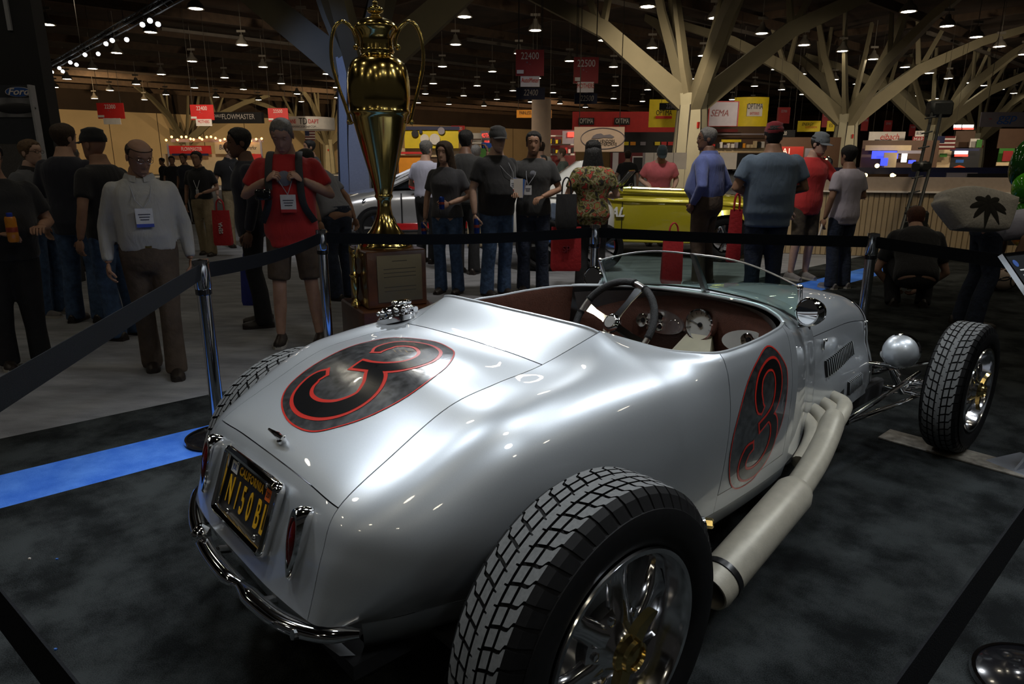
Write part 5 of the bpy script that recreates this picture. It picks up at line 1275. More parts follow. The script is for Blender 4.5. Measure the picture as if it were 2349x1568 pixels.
# ---- lighting truss with spot heads, upper left
A, B = atz(440, 10, 5.6), atz(120, 172, 5.6); tt = empty('lighting_truss', A, 'black lighting truss hanging at upper left', 'truss')
d = B - A; L = np.linalg.norm(d); d /= L; e = V3((-d[1], d[0], 0)); trm = MB()
for ox_, oz_ in ((-.15, 0), (.15, 0), (0, .26)): trm.tube([e * ox_ + V3((0, 0, oz_ + .3)), d * L + e * ox_ + V3((0, 0, oz_ + .3))], .025, 6)
n = int(L / .6)
for k in range(n): trm.tube([d * L * k / n + e * -.15 + V3((0, 0, .3)), d * L * (k + .5) / n + V3((0, 0, .56)), d * L * (k + 1) / n + e * .15 + V3((0, 0, .3))], .012, 5)
trm.build('truss_frame', M_PANELB, tt)
for k in range(4): MB().tube([d * L * k / 3 + V3((0, 0, .5)), d * L * k / 3 + V3((0, 0, 4.8))], .012, 4).build('hanging_wire', M_WIRE, tt)
M_SPOTLENS = mat('spot_lens', (1, 1, 1), .3, emit=22, emit_color=(.92, .96, 1.0))
sp0 = empty('spot_head', (0, 0, 0), 'small black spotlight with a bright white lens on the upper left truss', 'spotlight', 'spotlights of the upper left truss')
MB().lathe([(.03, -.16), (.07, -.13), (.085, .05), (.092, .06)], 14, (0, 0, 0), (0, 0, 1)).build('spot_can', M_PANELB, sp0)
MB().lathe([(0, .064), (.075, .062)], 10, (0, 0, 0), (0, 0, 1), cap=False).build('spot_lens', M_SPOTLENS, sp0)
MB().tube([(0, .09, 0), (0, .11, -.10), (0, .06, -.25)], .012, 5).build('yoke', M_PANELB, sp0)
first = True
for (t, o_) in ((.16, 1), (.18, -1), (.20, 1), (.36, -1), (.385, 1), (.43, 1), (.57, -1), (.60, 1), (.74, 1), (.77, -1), (.86, 1), (.92, -1), (.95, 1)):
    o = sp0 if first else copy_tree(sp0); first = False
    q = A + d * L * t + e * (.17 * o_) + V3((0, 0, .03)); o.location = tuple(float(c) for c in q)
    aim = V3((rng.uniform(-1.2, .6), 1.2 + rng.uniform(-2, 1), 0.5)) - q
    o.rotation_euler = Vector(aim).to_track_quat('Z', 'Y').to_euler()

# ---- beige partition at the right
pA, pB = G(1700, 578), G(2500, 606); d = pB - pA; L = np.linalg.norm(d); d /= L; e = V3((-d[1], d[0], 0)); Rp = np.stack([d, e, (0, 0, 1)], 1)
pt = empty('partition', pA, 'low beige panelled partition behind the visitors at right', 'partition')
M_BEIGE = mat('beige_panel', (.36, .27, .16), .85, noise=.08, nscale=5); M_BEIGE2 = mat('pale_partition_top', (.34, .27, .22), .8, noise=.06)
hgt_p = 1.22
n = 64
for k in range(n):
    x = L * (k + .5) / n; MB().box(d * x + e * (.06 + .006 * (k % 2)) + V3((0, 0, .50)), (L / n - .006, .05, 1.0), rot=Rp, bevel=.008).build('slat', M_BEIGE, pt, smooth=False)
MB().box(d * L / 2 + e * .05 + V3((0, 0, 1.012)), (L, .12, .024), rot=Rp).build('ledge', S_WHITE, pt, smooth=False)
MB().box(d * L / 2 + e * .10 + V3((0, 0, 1.13)), (L, .06, .21), rot=Rp).build('upper_panel', M_BEIGE2, pt, smooth=False)
tag(MB().box((0, 0, .12), (.10, .02, .22)).build('notice_card', S_BLACK, loc=at(2322, 545, 10.1) * [1, 1, 1] - V3((0, 0, .12))), 'small dark notice card on the beige partition', 'card')
# ================================================================= other cars
M_SILVER2 = mat('hatchback_silver', (.40, .40, .41), .28, .6, coat=1, noise=.05, nscale=300); M_GLASSD = mat('dark_car_glass', (.01, .012, .014), .05, coat=.5, noise=.05); M_REDP = mat('red_trim_paint', (.45, .01, .012), .25, coat=1, noise=.04)
M_WHITEP = mat('white_car_paint', (.78, .78, .76), .25, coat=1, noise=.02); M_YELP = mat('lime_gold_paint', (.46, .40, .02), .3, .25, coat=1, noise=.04, nscale=300)
def simple_wheel(parent, c, R, w, rim, side, name='wheel'):
    t = empty(name, c); t.parent = parent
    MB().lathe(tyre_prof(R, w * .38, rim, w / 2), 40, (0, 0, 0), (0, 1, 0), cap=False).build('tyre', M_RUBBER, t)
    m = MB(); m.lathe([(rim, -w * .45), (rim * .93, -w * .42), (rim * .88, -w * .1), (rim * .3, -w * .05), (0, -w * .1)], 32, (0, 0, 0), (0, side and -side * -1 or 1, 0), cap=False)
    for k in range(5):
        a = 2 * math.pi * k / 5; dd = V3((math.cos(a), 0, math.sin(a))); ee = V3((-math.sin(a), 0, math.cos(a))); sg = side
        m.rings([[dd * r * rim + ee * x * ww * rim + V3((0, sg * (w * .36 + z * .03), 0)) for x, z in ((-1, -1), (-.6, 1), (.6, 1), (1, -1))] for r, ww in ((.1, .16), (.5, .10), (.92, .17))])
    m.lathe([(rim * .22, w * .3), (rim * .2, w * .46), (0, w * .5)], 20, (0, 0, 0), (0, side, 0), cap=False)
    m.build('rim', M_CHROME, t)
def loft_body(st, per=4, n=20):
    """st: (x, half width, z bottom, z top, roundness) -> rings of a closed car shell"""
    q = catmull(st, per); rings = []
    for x, w, z0, z1, r in q:
        ring = []
        for k in range(n):
            a = 2 * math.pi * k / n + math.pi / n; ca, sa = math.cos(a), math.sin(a); ex = max(.2, r)
            ring.append((x, w * math.copysign(abs(ca) ** ex, ca), (z0 + z1) / 2 + (z1 - z0) / 2 * math.copysign(abs(sa) ** ex, sa)))
        rings.append(ring)
    return rings
# silver hatchback with red trim, nose to the left
p = at(1010, 540, 13.6); hb_ = empty('hatchback_car', (p[0], p[1], 0), 'silver hatchback with red trim and mirrors behind the gold trophy', 'car', rz=math.radians(196))
MB().rings(loft_body([(2.12, .55, .30, .62, .5), (2.05, .72, .22, .74, .45), (1.8, .84, .18, .86, .42), (1.2, .90, .18, .98, .42), (.7, .91, .18, 1.02, .42), (-.2, .91, .18, 1.03, .42), (-1.2, .91, .18, 1.05, .42), (-1.9, .86, .22, 1.02, .45), (-2.1, .7, .3, .95, .5)])).build('body', M_SILVER2, hb_, angle=70)
def house(st):
    rings = []
    for x, wb, zb, wt, zt in st: rings.append([(x, wb, zb), (x, wt, zt - .05), (x, wt * .8, zt), (x, -wt * .8, zt), (x, -wt, zt - .05), (x, -wb, zb)])
    return rings
MB().rings(house([(1.05, .80, 1.0, .78, 1.02), (.25, .82, 1.0, .66, 1.40), (-.3, .83, 1.0, .65, 1.47), (-1.2, .82, 1.0, .63, 1.43), (-2.0, .76, 1.0, .62, 1.10)])).build('glasshouse', M_GLASSD, hb_, angle=30)
for sg in (-1, 1):
    MB().tube([(1.10, sg * .80, 1.01), (.25, sg * .675, 1.385), (-.3, sg * .66, 1.44), (-1.2, sg * .64, 1.40), (-2.0, sg * .64, 1.08)], .045, 6).build('roof_rail', M_SILVER2, hb_)
    MB().rings(loft_body([(.72, .03, 1.02, 1.08, .8), (.66, .05, .98, 1.14, .8), (.55, .05, .99, 1.15, .8), (.50, .02, 1.02, 1.10, .8)], 3, 10)).build('mirror', M_REDP, hb_, loc=(0, sg * .98, .0))
    MB().box((0.0, sg * .915, .33), (2.3, .02, .12), bevel=.005).build('side_stripe', M_REDP, hb_)
    MB().box((-.15, sg * .918, .62), (.02, .01, .6)).build('door_gap', M_BLACK, hb_); MB().box((.85, sg * .912, .62), (.02, .02, .6)).build('door_gap', M_BLACK, hb_)
    hl = MB(); hl.rings([[(1.98, sg * .60, .66), (1.98, sg * .62, .76), (1.9, sg * .70, .78), (1.92, sg * .70, .68)], [(1.55, sg * .86, .74), (1.50, sg * .85, .82), (1.45, sg * .83, .84), (1.5, sg * .87, .76)]]); h_ = hl.build('headlamp', M_GLASSD, hb_, angle=30)
    MB().box((1.78, sg * .78, .70), (.20, .03, .05), rot=rotz(-sg * .55)).build('indicator', mat('amber_lens', (.6, .2, .01), .3, noise=.1), h_)
    for x in (1.32, -1.35):
        MB().lathe([(.37, 0), (.37, .12)], 32, (x, sg * .83, .33), (0, sg, 0), cap=True).build('wheel_arch', M_BLACK, hb_)
        simple_wheel(hb_, (x, sg * .86, .33), .33, .22, .23, sg)
MB().box((1.95, 0, .34), (.3, 1.3, .12), bevel=.04).build('bumper_insert', M_BLACK, hb_)
MB().rings([[(x, -.30, z), (x, .30, z), (x, .30, z + .012), (x, -.30, z + .012)] for x, z in ((.2, 1.395), (-.3, 1.465), (-1.2, 1.425))]).build('roof_stripe', M_REDP, hb_)
# white coupe with chrome wheels
p = G(1256, 622); wc = empty('white_coupe', (p[0], p[1] + .74, 0), 'glossy white compact coupe behind the man in dark grey', 'car', rz=math.radians(178))
MB().rings(loft_body([(.58, .42, .42, .80, .5), (.50, .56, .38, .98, .45), (.3, .62, .34, 1.04, .42), (-.2, .66, .28, 1.05, .40), (-.6, .64, .28, 1.03, .40), (-.85, .56, .3, .98, .45), (-.95, .46, .4, .85, .5)])).build('body', M_WHITEP, wc, angle=70)
MB().rings(house([(.24, .60, 1.0, .56, 1.03), (-.10, .62, 1.0, .54, 1.24), (-.43, .62, 1.0, .52, 1.47), (-.62, .62, 1.0, .52, 1.50), (-.80, .60, 1.0, .50, 1.38), (-.93, .50, .95, .44, 1.02)])).build('roof', M_WHITEP, wc, angle=60)
for sg in (-1, 1):
    MB().box((-.14, sg * .645, .80), (.16, .03, .24), bevel=.01).build('side_vent', mat('vent_blue_grey', (.25, .32, .45), .3, .5, noise=.1), wc)
    MB().lathe([(.40, -.05), (.40, .08)], 32, (.02, sg * .58, .34), (0, sg, 0)).build('wheel_arch', M_BLACK, wc)
    for x in (.02, -.74): simple_wheel(wc, (x, sg * .66, .33 if x < 0 else .36), .33 if x < 0 else .36, .22, .25 if x < 0 else .275, sg)
# yellow roadster
yr = empty('yellow_roadster', (2.29, 11.32, 0), 'lime gold open roadster with SO-CAL lettering', 'car', rz=math.radians(165))
MB().rings(loft_body([(2.2, .28, .32, .86, .5), (2.1, .30, .28, .90, .45), (1.4, .42, .26, .96, .42), (.9, .55, .25, 1.0, .40), (.5, .62, .24, 1.02, .38), (0, .66, .24, 1.0, .36), (-.5, .68, .24, .99, .36), (-1.0, .66, .26, .98, .38), (-1.5, .56, .30, .92, .45), (-1.85, .40, .36, .78, .5)], 5, 28)).build('body', M_YELP, yr, angle=70)
MB().rings(loft_body([(.45, .50, .80, 1.025, .4), (.3, .54, .75, 1.03, .4), (-.3, .56, .75, 1.01, .4), (-.6, .5, .8, 1.0, .4)], 3, 20)).build('cockpit_opening', M_DARK, yr)
for sg in (-1, 1):
    MB().tube([(.9, sg * .50, 1.0), (.45, sg * .60, 1.03), (0, sg * .62, 1.015), (-.6, sg * .62, 1.0), (-.8, sg * .4, 1.01)], .03, 8).build('cockpit_edge', M_YELP, yr)
    MB().tube([(1.9, sg * .36, .88), (.9, sg * .575, .90), (.3, sg * .67, .88), (-.6, sg * .695, .87), (-1.4, sg * .60, .82)], .018, 8).build('belt_moulding', M_YELP, yr)
    MB().box((.42, sg * .656, .58), (.012, .02, .56)).build('door_gap', M_BLACK, yr)
    MB().tube([(1.6, sg * .42, .27), (.5, sg * .63, .26), (-.9, sg * .66, .27)], .022, 8).build('sill', M_YELP, yr)
    fr = MB(); rows = []
    for a in np.linspace(-.35, math.pi * .98, 15):
        r0, r1 = .40, .45
        rows.append([(-1.15 + r0 * math.cos(a), sg * .60, .36 + r0 * math.sin(a) * 1.0), (-1.15 + r1 * math.cos(a), sg * .68, .36 + r1 * math.sin(a)), (-1.15 + r1 * math.cos(a), sg * .84, .36 + r1 * math.sin(a) - .03), (-1.15 + r0 * math.cos(a), sg * .88, .36 + r0 * math.sin(a) - .05)])
    fr.grid(rows); fr.build('rear_fender', M_YELP, yr)
    simple_wheel(yr, (-1.15, sg * .74, .36), .36, .20, .22, sg); simple_wheel(yr, (1.75, sg * .72, .32), .32, .15, .2, sg)
    wp = MB(); wp.tube([(.62, sg * .52, 1.0), (.36, sg * .50, 1.32)], .018, 8); wp.build('windscreen_post', M_CHROME, yr)
    MB().lathe([(0, .01), (.05, .01), (.055, 0), (.03, -.04), (0, -.05)], 16, (.42, sg * .72, 1.06), (-1, 0, 0), cap=False).build('side_mirror', M_CHROME, yr)
MB().rings([[(.62, -.5, 1.01), (.62, .5, 1.01), (.61, .5, 1.01), (.61, -.5, 1.01)], [(.37, -.49, 1.31), (.37, .49, 1.31), (.36, .49, 1.31), (.36, -.49, 1.31)]]).build('windscreen_glass', M_WSGLASS, yr)
MB().tube([(.36, -.5, 1.32), (.36, .5, 1.32)], .014, 8).build('windscreen_frame', M_CHROME, yr)
lettering('SO-CAL', .20, (.72, .635, .70), (-1, .06, 0), (0, 0, 1), M_WHITE, yr, sx=.95, shear=.3, bold=.006, extrude=.02)
lettering('SPEED SHOP', .055, (.70, .645, .58), (-1, .06, 0), (0, 0, 1), M_WHITE, yr, sx=.9, shear=.3, extrude=.02)
# ================================================================= people
SKIN = {'light': (0.46, 0.27, 0.19), 'pale': (0.52, 0.33, 0.25), 'tan': (0.32, 0.17, 0.105), 'brown': (0.16, 0.08, 0.05)}
HAIRC = {'brown': (.045, .025, .013), 'black': (.008, .007, .007), 'grey': (.16, .15, .14), 'red': (.22, .08, .03), 'sandy': (.13, .075, .035), 'auburn': (.11, .035, .015)}
M_LIP = mat('lip', (0.30, 0.11, 0.09), 0.5, noise=.05); M_EYE = mat('eye_dark', (0.012, 0.01, 0.01), 0.15, noise=.05); M_EYEW = mat('eye_white', (0.6, 0.57, 0.53), 0.3, noise=.03)
M_JEANS = mat('blue_denim', (0.045, 0.085, 0.17), 0.9, noise=0.35, nscale=22, bump=.4, bscale=28)
M_DJEANS = mat('dark_denim', (0.018, 0.026, 0.05), 0.9, noise=0.3, nscale=22, bump=.4, bscale=28)
M_KHAKI = mat('khaki_twill', (0.30, 0.235, 0.14), 0.9, noise=0.12, nscale=18, bump=.4, bscale=24)
M_BROWNT = mat('brown_slacks', (0.075, 0.052, 0.036), 0.9, noise=0.15, nscale=18, bump=.4, bscale=22)
M_BLACKT = mat('black_trousers', (0.012, 0.012, 0.014), 0.9, noise=0.2, nscale=18, bump=.3, bscale=24)
M_SHOE = mat('dark_shoe', (0.02, 0.014, 0.011), 0.45, noise=.15); M_SHOEG = mat('grey_shoe', (.16, .15, .15), .7, noise=.15); M_SOLE = mat('pale_sole', (.4, .38, .34), .7, noise=.1)
def stretch(m, scale):
    # run the bump noise along one direction: folds of cloth, strands of hair
    nt = m.node_tree; bp = [n for n in nt.nodes if n.type == 'BUMP'][0]; no = bp.inputs['Height'].links[0].from_node
    tc = [n for n in nt.nodes if n.type == 'TEX_COORD'][0]; mp = nt.nodes.new('ShaderNodeMapping'); mp.inputs['Scale'].default_value = scale; mp.inputs['Rotation'].default_value = (.25, .2, 0)
    nt.links.new(tc.outputs['Object'], mp.inputs['Vector']); nt.links.new(mp.outputs[0], no.inputs['Vector']); no.inputs['Scale'].default_value = 1.0; no.inputs['Distortion'].default_value = .8
    return m
def cloth(name, c, bump=.55):
    if name in MATS: return MATS[name]
    return stretch(mat(name, c, 0.9, noise=0.10, nscale=6, bump=bump, bscale=20, sheen=.15), (13, 13, 4.5))
JOBS = []; PEOPLE = {}
def remesh_job(mb, voxel, smooth, done):
    me = bpy.data.meshes.new('tmp'); me.from_pydata(mb.v, [], mb.f)
    o = bpy.data.objects.new('tmp', me); col.objects.link(o)
    m = o.modifiers.new('r', 'REMESH'); m.mode = 'VOXEL'; m.voxel_size = voxel
    s = o.modifiers.new('s', 'SMOOTH'); s.iterations = smooth; s.factor = .5
    JOBS.append((o, me, done))
def run_jobs():
    dg = bpy.context.evaluated_depsgraph_get(); dg.update()
    res = [(bpy.data.meshes.new_from_object(o.evaluated_get(dg)), o, me, done) for o, me, done in JOBS]
    for m, o, me, done in res: bpy.data.objects.remove(o); bpy.data.meshes.remove(me)
    for m, o, me, done in res:
        m.polygons.foreach_set('use_smooth', [True] * len(m.polygons)); done(m)
    JOBS.clear()
_hz = [-.122, -.112, -.09, -.06, -.03, 0, .03, .06, .09, .110, .120]
_hw = [.016, .036, .052, .060, .067, .072, .0755, .074, .061, .037, .003]
_hf = [.066, .080, .087, .088, .087, .087, .091, .088, .066, .036, .003]
_hb = [-.005, .012, .030, .050, .075, .091, .100, .101, .083, .050, .003]
def head_pt(a, z, grow=0.0, feat=True):
    w = np.interp(z, _hz, _hw) + grow; f = np.interp(z, _hz, _hf) + grow; b = np.interp(z, _hz, _hb) + grow
    ca, sa = math.cos(a), math.sin(a)
    x = (f if ca > 0 else b) * math.copysign(abs(ca) ** .85, ca); y = w * math.copysign(abs(sa) ** .9, sa)
    if feat:
        aa = (a + math.pi) % (2 * math.pi) - math.pi; g = lambda t, s: math.exp(-(t / s) ** 2)
        x += g(aa, .17) * np.interp(z, [-.056, -.045, -.034, -.015, .01, .035], [0, .014, .022, .014, .006, 0])
        x -= .010 * g(abs(aa) - .40, .19) * g(z - .012, .016)
        x += .005 * g(abs(aa), .65) * g(z - .036, .010)
        x += .005 * g(aa, .30) * (g(z + .070, .007) + g(z + .084, .006) * .8); x += .004 * g(aa, .35) * g(z + .108, .012)
        x -= .004 * g(aa, .4) * g(z + .095, .008)
    return V3((x, y, z))
def head_mesh(mb, Hm, Hc, k, mi=0):
    na, nz = 40, 34
    zs = [-.122 + .242 * (1 - math.cos(math.pi * i / (nz - 1))) / 2 for i in range(nz)]
    rings = [[Hc + Hm @ (head_pt(2 * math.pi * j / na, z) * k) for j in range(na)] for z in zs]
    mb.rings(rings, True, True, mi)
    for sg in (-1, 1):
        mb.ball(Hc + Hm @ (V3((-.012, sg * .076, -.005)) * k), V3((.020, .008, .032)) * k, 10, 8, mi, Hm)
        mb.ball(Hc + Hm @ (V3((.074, sg * .031, .012)) * k), V3((.010, .013, .0075)) * k, 10, 8, 3, Hm)
        mb.ball(Hc + Hm @ (V3((.0805, sg * .031, .012)) * k), V3((.005, .006, .0062)) * k, 8, 6, 4, Hm)
        mb.ball(Hc + Hm @ (V3((.083, sg * .033, .036)) * k), V3((.006, .017, .004)) * k, 8, 6, 1, Hm)
    mb.ball(Hc + Hm @ (V3((.087, 0, -.076)) * k), V3((.006, .021, .0055)) * k, 10, 6, 2, Hm)
def hair_mesh(Hm, Hc, k, style, seed=0):
    r_ = random.Random(seed); mb = MB(); na, nz = 40, 22
    def line(a):
        aa = abs((a + math.pi) % (2 * math.pi) - math.pi)
        jit = .006 * math.sin(a * 9 + seed) + .004 * math.sin(a * 17 + 2 * seed)
        if style == 'bald': return jit + float(np.interp(aa, [0, 1.25, 1.5, 3.2], [.20, .20, -.01, -.055]))
        if style == 'long': return float(np.interp(aa, [0, .5, .8, 1.1, 3.2], [.072, .06, .0, -.10, -.115]))
        if style == 'receding': return float(np.interp(aa, [0, .6, 1.1, 1.35, 1.75, 3.2], [.102, .098, .05, .0, -.03, -.065]))
        return jit + float(np.interp(aa, [0, .7, 1.0, 1.15, 1.3, 1.5, 1.75, 3.2], [.080, .072, .045, .005, -.025, .0, -.055, -.080]))
    top = .072 if style == 'bald' else .122
    grow = {'bald': .008, 'long': .016, 'receding': .008, 'buzz': .004}.get(style, .011)
    rings = []
    for i in range(nz):
        t = i / (nz - 1); ring = []
        for j in range(na):
            a = 2 * math.pi * j / na; z0 = min(line(a), top); z = z0 + (top - z0) * t
            edge = min(1, t * 2.6 + .10) * (1 if style != 'bald' else min(1, (1 - t) * 4 + .1))
            g = grow * edge * (1 + .10 * math.sin(a * 3 + seed) * math.sin(i * .5 + seed))
            p = head_pt(a, min(z, .1195), g, False); p[2] += grow * t * (style != 'bald')
            ring.append(Hc + Hm @ (p * k))
        rings.append(ring)
    mb.rings(rings, style != 'bald', True, 0)
    if style == 'long':
        rows = []
        for z, w, d, xo in ((.05, .088, .095, -.02), (-.02, .098, .10, -.03), (-.09, .108, .10, -.035), (-.16, .122, .098, -.04), (-.23, .128, .092, -.045), (-.30, .115, .08, -.05), (-.35, .08, .05, -.05)):
            rows.append([Hc + Hm @ (V3((xo + d * math.cos(a) * (.55 if math.cos(a) > 0 else 1), w * math.sin(a) * (1 + .04 * math.sin(9 * a)), z)) * k) for a in np.linspace(0, 2 * math.pi, 25)[:-1]])
        mb.rings(rows)
    return mb
def cap_mesh(Hm, Hc, k, back=False):
    crown, brim = MB(), MB(); sg = -1 if back else 1
    rings = []
    for z, g in ((.028, .010), (.05, .013), (.075, .016), (.10, .021), (.122, .020), (.138, .006), (.143, -.02)):
        zz = min(z, .119); rings.append([Hc + Hm @ (V3((head_pt(a, min(zz, .085), g, False)[0], head_pt(a, min(zz, .085), g, False)[1], z)) * (1 if z < .1 else 1) * V3((1 if z < .1 else (.86 if z < .13 else .5), 1 if z < .1 else (.86 if z < .13 else .5), 1)) * k) for a in np.linspace(0, 2 * math.pi, 33)[:-1]])
    crown.rings(rings)
    rows = []
    for r in (0, .35, .7, 1):
        rows.append([Hc + Hm @ (V3((sg * (.085 * math.cos(a) + .012 + r * .075 * math.cos(a) ** .8), .083 * math.sin(a) * (1 - .08 * r), .036 - .012 * r - .012 * math.sin(a) ** 2)) * k) for a in np.linspace(-1.25, 1.25, 15)])
    lo = [[p - V3((0, 0, .004)) for p in r] for r in rows]
    brim.grid(rows); brim.grid(lo); brim.grid([rows[-1], lo[-1]])
    return crown, brim
def hand(mb, W, d, n, k, curl=.6, side=1, mi=0):
    """palm and five fingers; W wrist, d along the hand, n palm normal"""
    d = d / np.linalg.norm(d); n = n - d * (n @ d); n = n / np.linalg.norm(n); s = np.cross(d, n) * side
    R = np.stack([d, s, n], 1)
    mb.ball(W + d * .048 * k, V3((.056, .041, .017)) * k, 12, 8, mi, R)
    for i, (o, L) in enumerate(((-.030, .066), (-.010, .078), (.010, .074), (.029, .058))):
        p0 = W + (d * .080 + s * o) * k; pts = [p0]; ang = .15
        for seg in range(3):
            ang += curl * (.8 if seg else .6)
            pts.append(pts[-1] + (d * math.cos(ang) + n * math.sin(ang)) * L * k * (.45, .32, .23)[seg])
        mb.tube(pts, [.0095 * k, .0090 * k, .0080 * k, .0062 * k], 7, mi=mi)
    q = W + (d * .030 - s * .034) * k
    mb.tube([q, q + (d * .030 - s * .022 + n * .008) * k, q + (d * .056 - s * .020 + n * .022 * (1 + curl)) * k, q + (d * .074 - s * .010 + n * .030 * (1 + curl)) * k], [.0125 * k, .0115 * k, .010 * k, .0075 * k], 7, mi=mi)
ARMS = {'down': ((-.03, .255, 1.13), (.03, .265, .875)), 'front': ((-.02, .275, 1.14), (.235, .105, 1.07)), 'strap': ((.02, .30, 1.17), (.15, .13, 1.29)), 'phone': ((.18, .26, 1.30), (.36, .15, 1.50)),
        'cross': ((.02, .275, 1.15), (.22, -.02, 1.12)), 'pocket': ((-.10, .30, 1.13), (.04, .225, .93)), 'hold': ((-.02, .27, 1.13), (.27, .20, 1.12)), 'reach': ((.16, .27, 1.20), (.44, .25, 1.13)), 'behind': ((-.12, .27, 1.14), (-.13, .14, .94))}
def person(pos, yaw, h, label, shirt, trousers, skin='light', hair=('short', 'brown'), arms=('down', 'down'), lean=0.0, head=(0, 0), bulk=1.0, sleeve='short', legs=None, cap=None, hem=.86,
           shorts=False, shoe=None, pelvis=None, spread=.11, voxel=.017, extra=None, collar=None, curl=(.5, .5), step=(0, 0), woman=False, belly=0.0, who=None, group='visitors of the show'):
    k = h / 1.75; yaw = math.radians(yaw)
    root = empty('person', (float(pos[0]), float(pos[1]), 0), label, 'person', group, rz=yaw)
    P0 = V3(pelvis if pelvis else (0, 0, .93)); la = math.radians(lean)
    Ry = np.array([[math.cos(la), 0, math.sin(la)], [0, 1, 0], [-math.sin(la), 0, math.cos(la)]])
    def up(p): return (P0 + Ry @ (V3(p) - V3((0, 0, .93))) ) * k           # a point of the upright torso, leaned
    b = bulk; sw = .92 if woman else 1.0
    def torso(off, z0=.84, z1=1.56):
        prof = [(.84, .150, .105, 0), (.90, .170 * (1.04 if woman else 1), .122, -.005), (.98, .166, .122, 0), (1.08, .150 * (.92 if woman else 1) + belly * .5, .112 + belly, belly * .6), (1.18, .158 + belly * .35, .115 + belly * .7, belly * .4), (1.28, .176 * sw, .126 + (.012 if woman else 0), .004), (1.36, .178 * sw, .118, -.004), (1.405, .160 * sw, .100, -.010), (1.44, .120 * sw, .082, -.012), (1.475, .078, .069, -.004), (1.53, .062 if not woman else .054, .062, .008), (1.58, .059 if not woman else .052, .062, .018)]
        rows = []
        zz = [p[0] for p in prof]
        for z in sorted(set([z0] + [p[0] for p in prof if z0 < p[0] < z1] + [z1])):
            w, d, xo = (np.interp(z, zz, [p[i] for p in prof]) for i in (1, 2, 3))
            bb = b if z < 1.46 else 1 + (b - 1) * .5
            rows.append([up((xo + (d * bb + off) * math.copysign(abs(math.cos(a)) ** .85, math.cos(a)), (w * bb + off) * math.copysign(abs(math.sin(a)) ** .85, math.sin(a)), z)) for a in np.linspace(0, 2 * math.pi, 25)[:-1]])
        return rows
    sh = {s: V3((-.008, s * (.172 * sw * (1 + (b - 1) * .75)), 1.385)) for s in (-1, 1)}
    el, wr = {}, {}
    for s, spec in zip((1, -1), arms):                              # left arm first
        e, w = ARMS[spec] if isinstance(spec, str) else spec
        f = 1 + (b - 1) * .7
        el[s] = up((e[0], s * e[1] * f, e[2])); wr[s] = up((w[0], s * (w[1] * f if isinstance(spec, str) and spec in ('down', 'pocket', 'hold', 'reach') else w[1]), w[2]))
        sh[s] = up(sh[s])
    hip = {s: (P0 + V3((0, s * .092, -.03))) * k for s in (-1, 1)}
    knee, ank = {}, {}
    for i, s in enumerate((1, -1)):
        if legs: kn, an = legs[i]; knee[s], ank[s] = V3((kn[0], s * kn[1], kn[2])) * k, V3((an[0], s * an[1], an[2])) * k
        else:
            st = step[i]; an = V3((st - .03, s * spread, .085)); ank[s] = an * k; knee[s] = ((P0 + V3((0, s * .092, -.03))) * .52 + an * .48 + V3((.035 + max(0, -st) * .12, 0, 0))) * k
    def arm_pts(s, t1=1.0): return [sh[s], sh[s] * .5 + el[s] * .5, el[s], el[s] * .45 + wr[s] * .55, wr[s]]
    body = MB()
    body.rings(torso(0))
    for s in (-1, 1):
        body.tube(arm_pts(s), [.052 * k * b, .046 * k * b, .038 * k * b, .037 * k * b, .026 * k], 12)
        body.ball(sh[s], .056 * k * b, 12, 8)
        body.tube([hip[s], hip[s] * .5 + knee[s] * .5, knee[s], knee[s] * .55 + ank[s] * .45 + V3((-.012, 0, 0)), ank[s]], [.088 * k * b, .074 * k * b, .054 * k, .052 * k, .036 * k], 14)
        body.ball(ank[s] + V3((.03, 0, -.045)) * k, V3((.075, .03, .03)) * k, 12, 8)
    ms = mat('skin_' + skin, SKIN[skin], .55, noise=.06, nscale=30); hn = 'hair_' + hair[1]; mh = MATS.get(hn) or stretch(mat(hn, HAIRC[hair[1]], .55, noise=.35, nscale=60, bump=.6, bscale=120), (160, 160, 22))
    nk = up((.018, 0, 1.555)); hy, hp = math.radians(head[0]), math.radians(head[1] + lean * .45)
    Hm = rotz(hy) @ np.array([[math.cos(hp), 0, math.sin(hp)], [0, 1, 0], [-math.sin(hp), 0, math.cos(hp)]])
    Hc = nk + Hm @ (V3((.018, 0, .072)) * k)
    def fin_body(m):
        x = MB(); head_mesh(x, Hm, Hc, k)
        for i, s in enumerate((1, -1)):
            d = wr[s] - el[s]; d /= np.linalg.norm(d); inn = V3((0, -s, 0)) if abs(d[1]) < .75 else V3((-.3, 0, -1.0))
            if abs(d[2]) < .6: inn = V3((0, 0, -1.0)) if curl[i] < .9 else V3((0, -s, -.2))
            hand(x, wr[s], d, inn, k, curl[i], s)
        bmm = bmesh.new(); bmm.from_mesh(m); t = x.mesh('t', [ms])
        bmm.from_mesh(t); m.clear_geometry(); bmm.to_mesh(m); bmm.free(); bpy.data.meshes.remove(t)
        m.materials.clear()
        for q in (ms, mh, M_LIP, M_EYEW, M_EYE): m.materials.append(q)
        link('body', m, root)
    remesh_job(body, voxel * .9, 4, fin_body)
    # shirt
    sm = MB(); sm.rings(torso(.020, hem, 1.475))
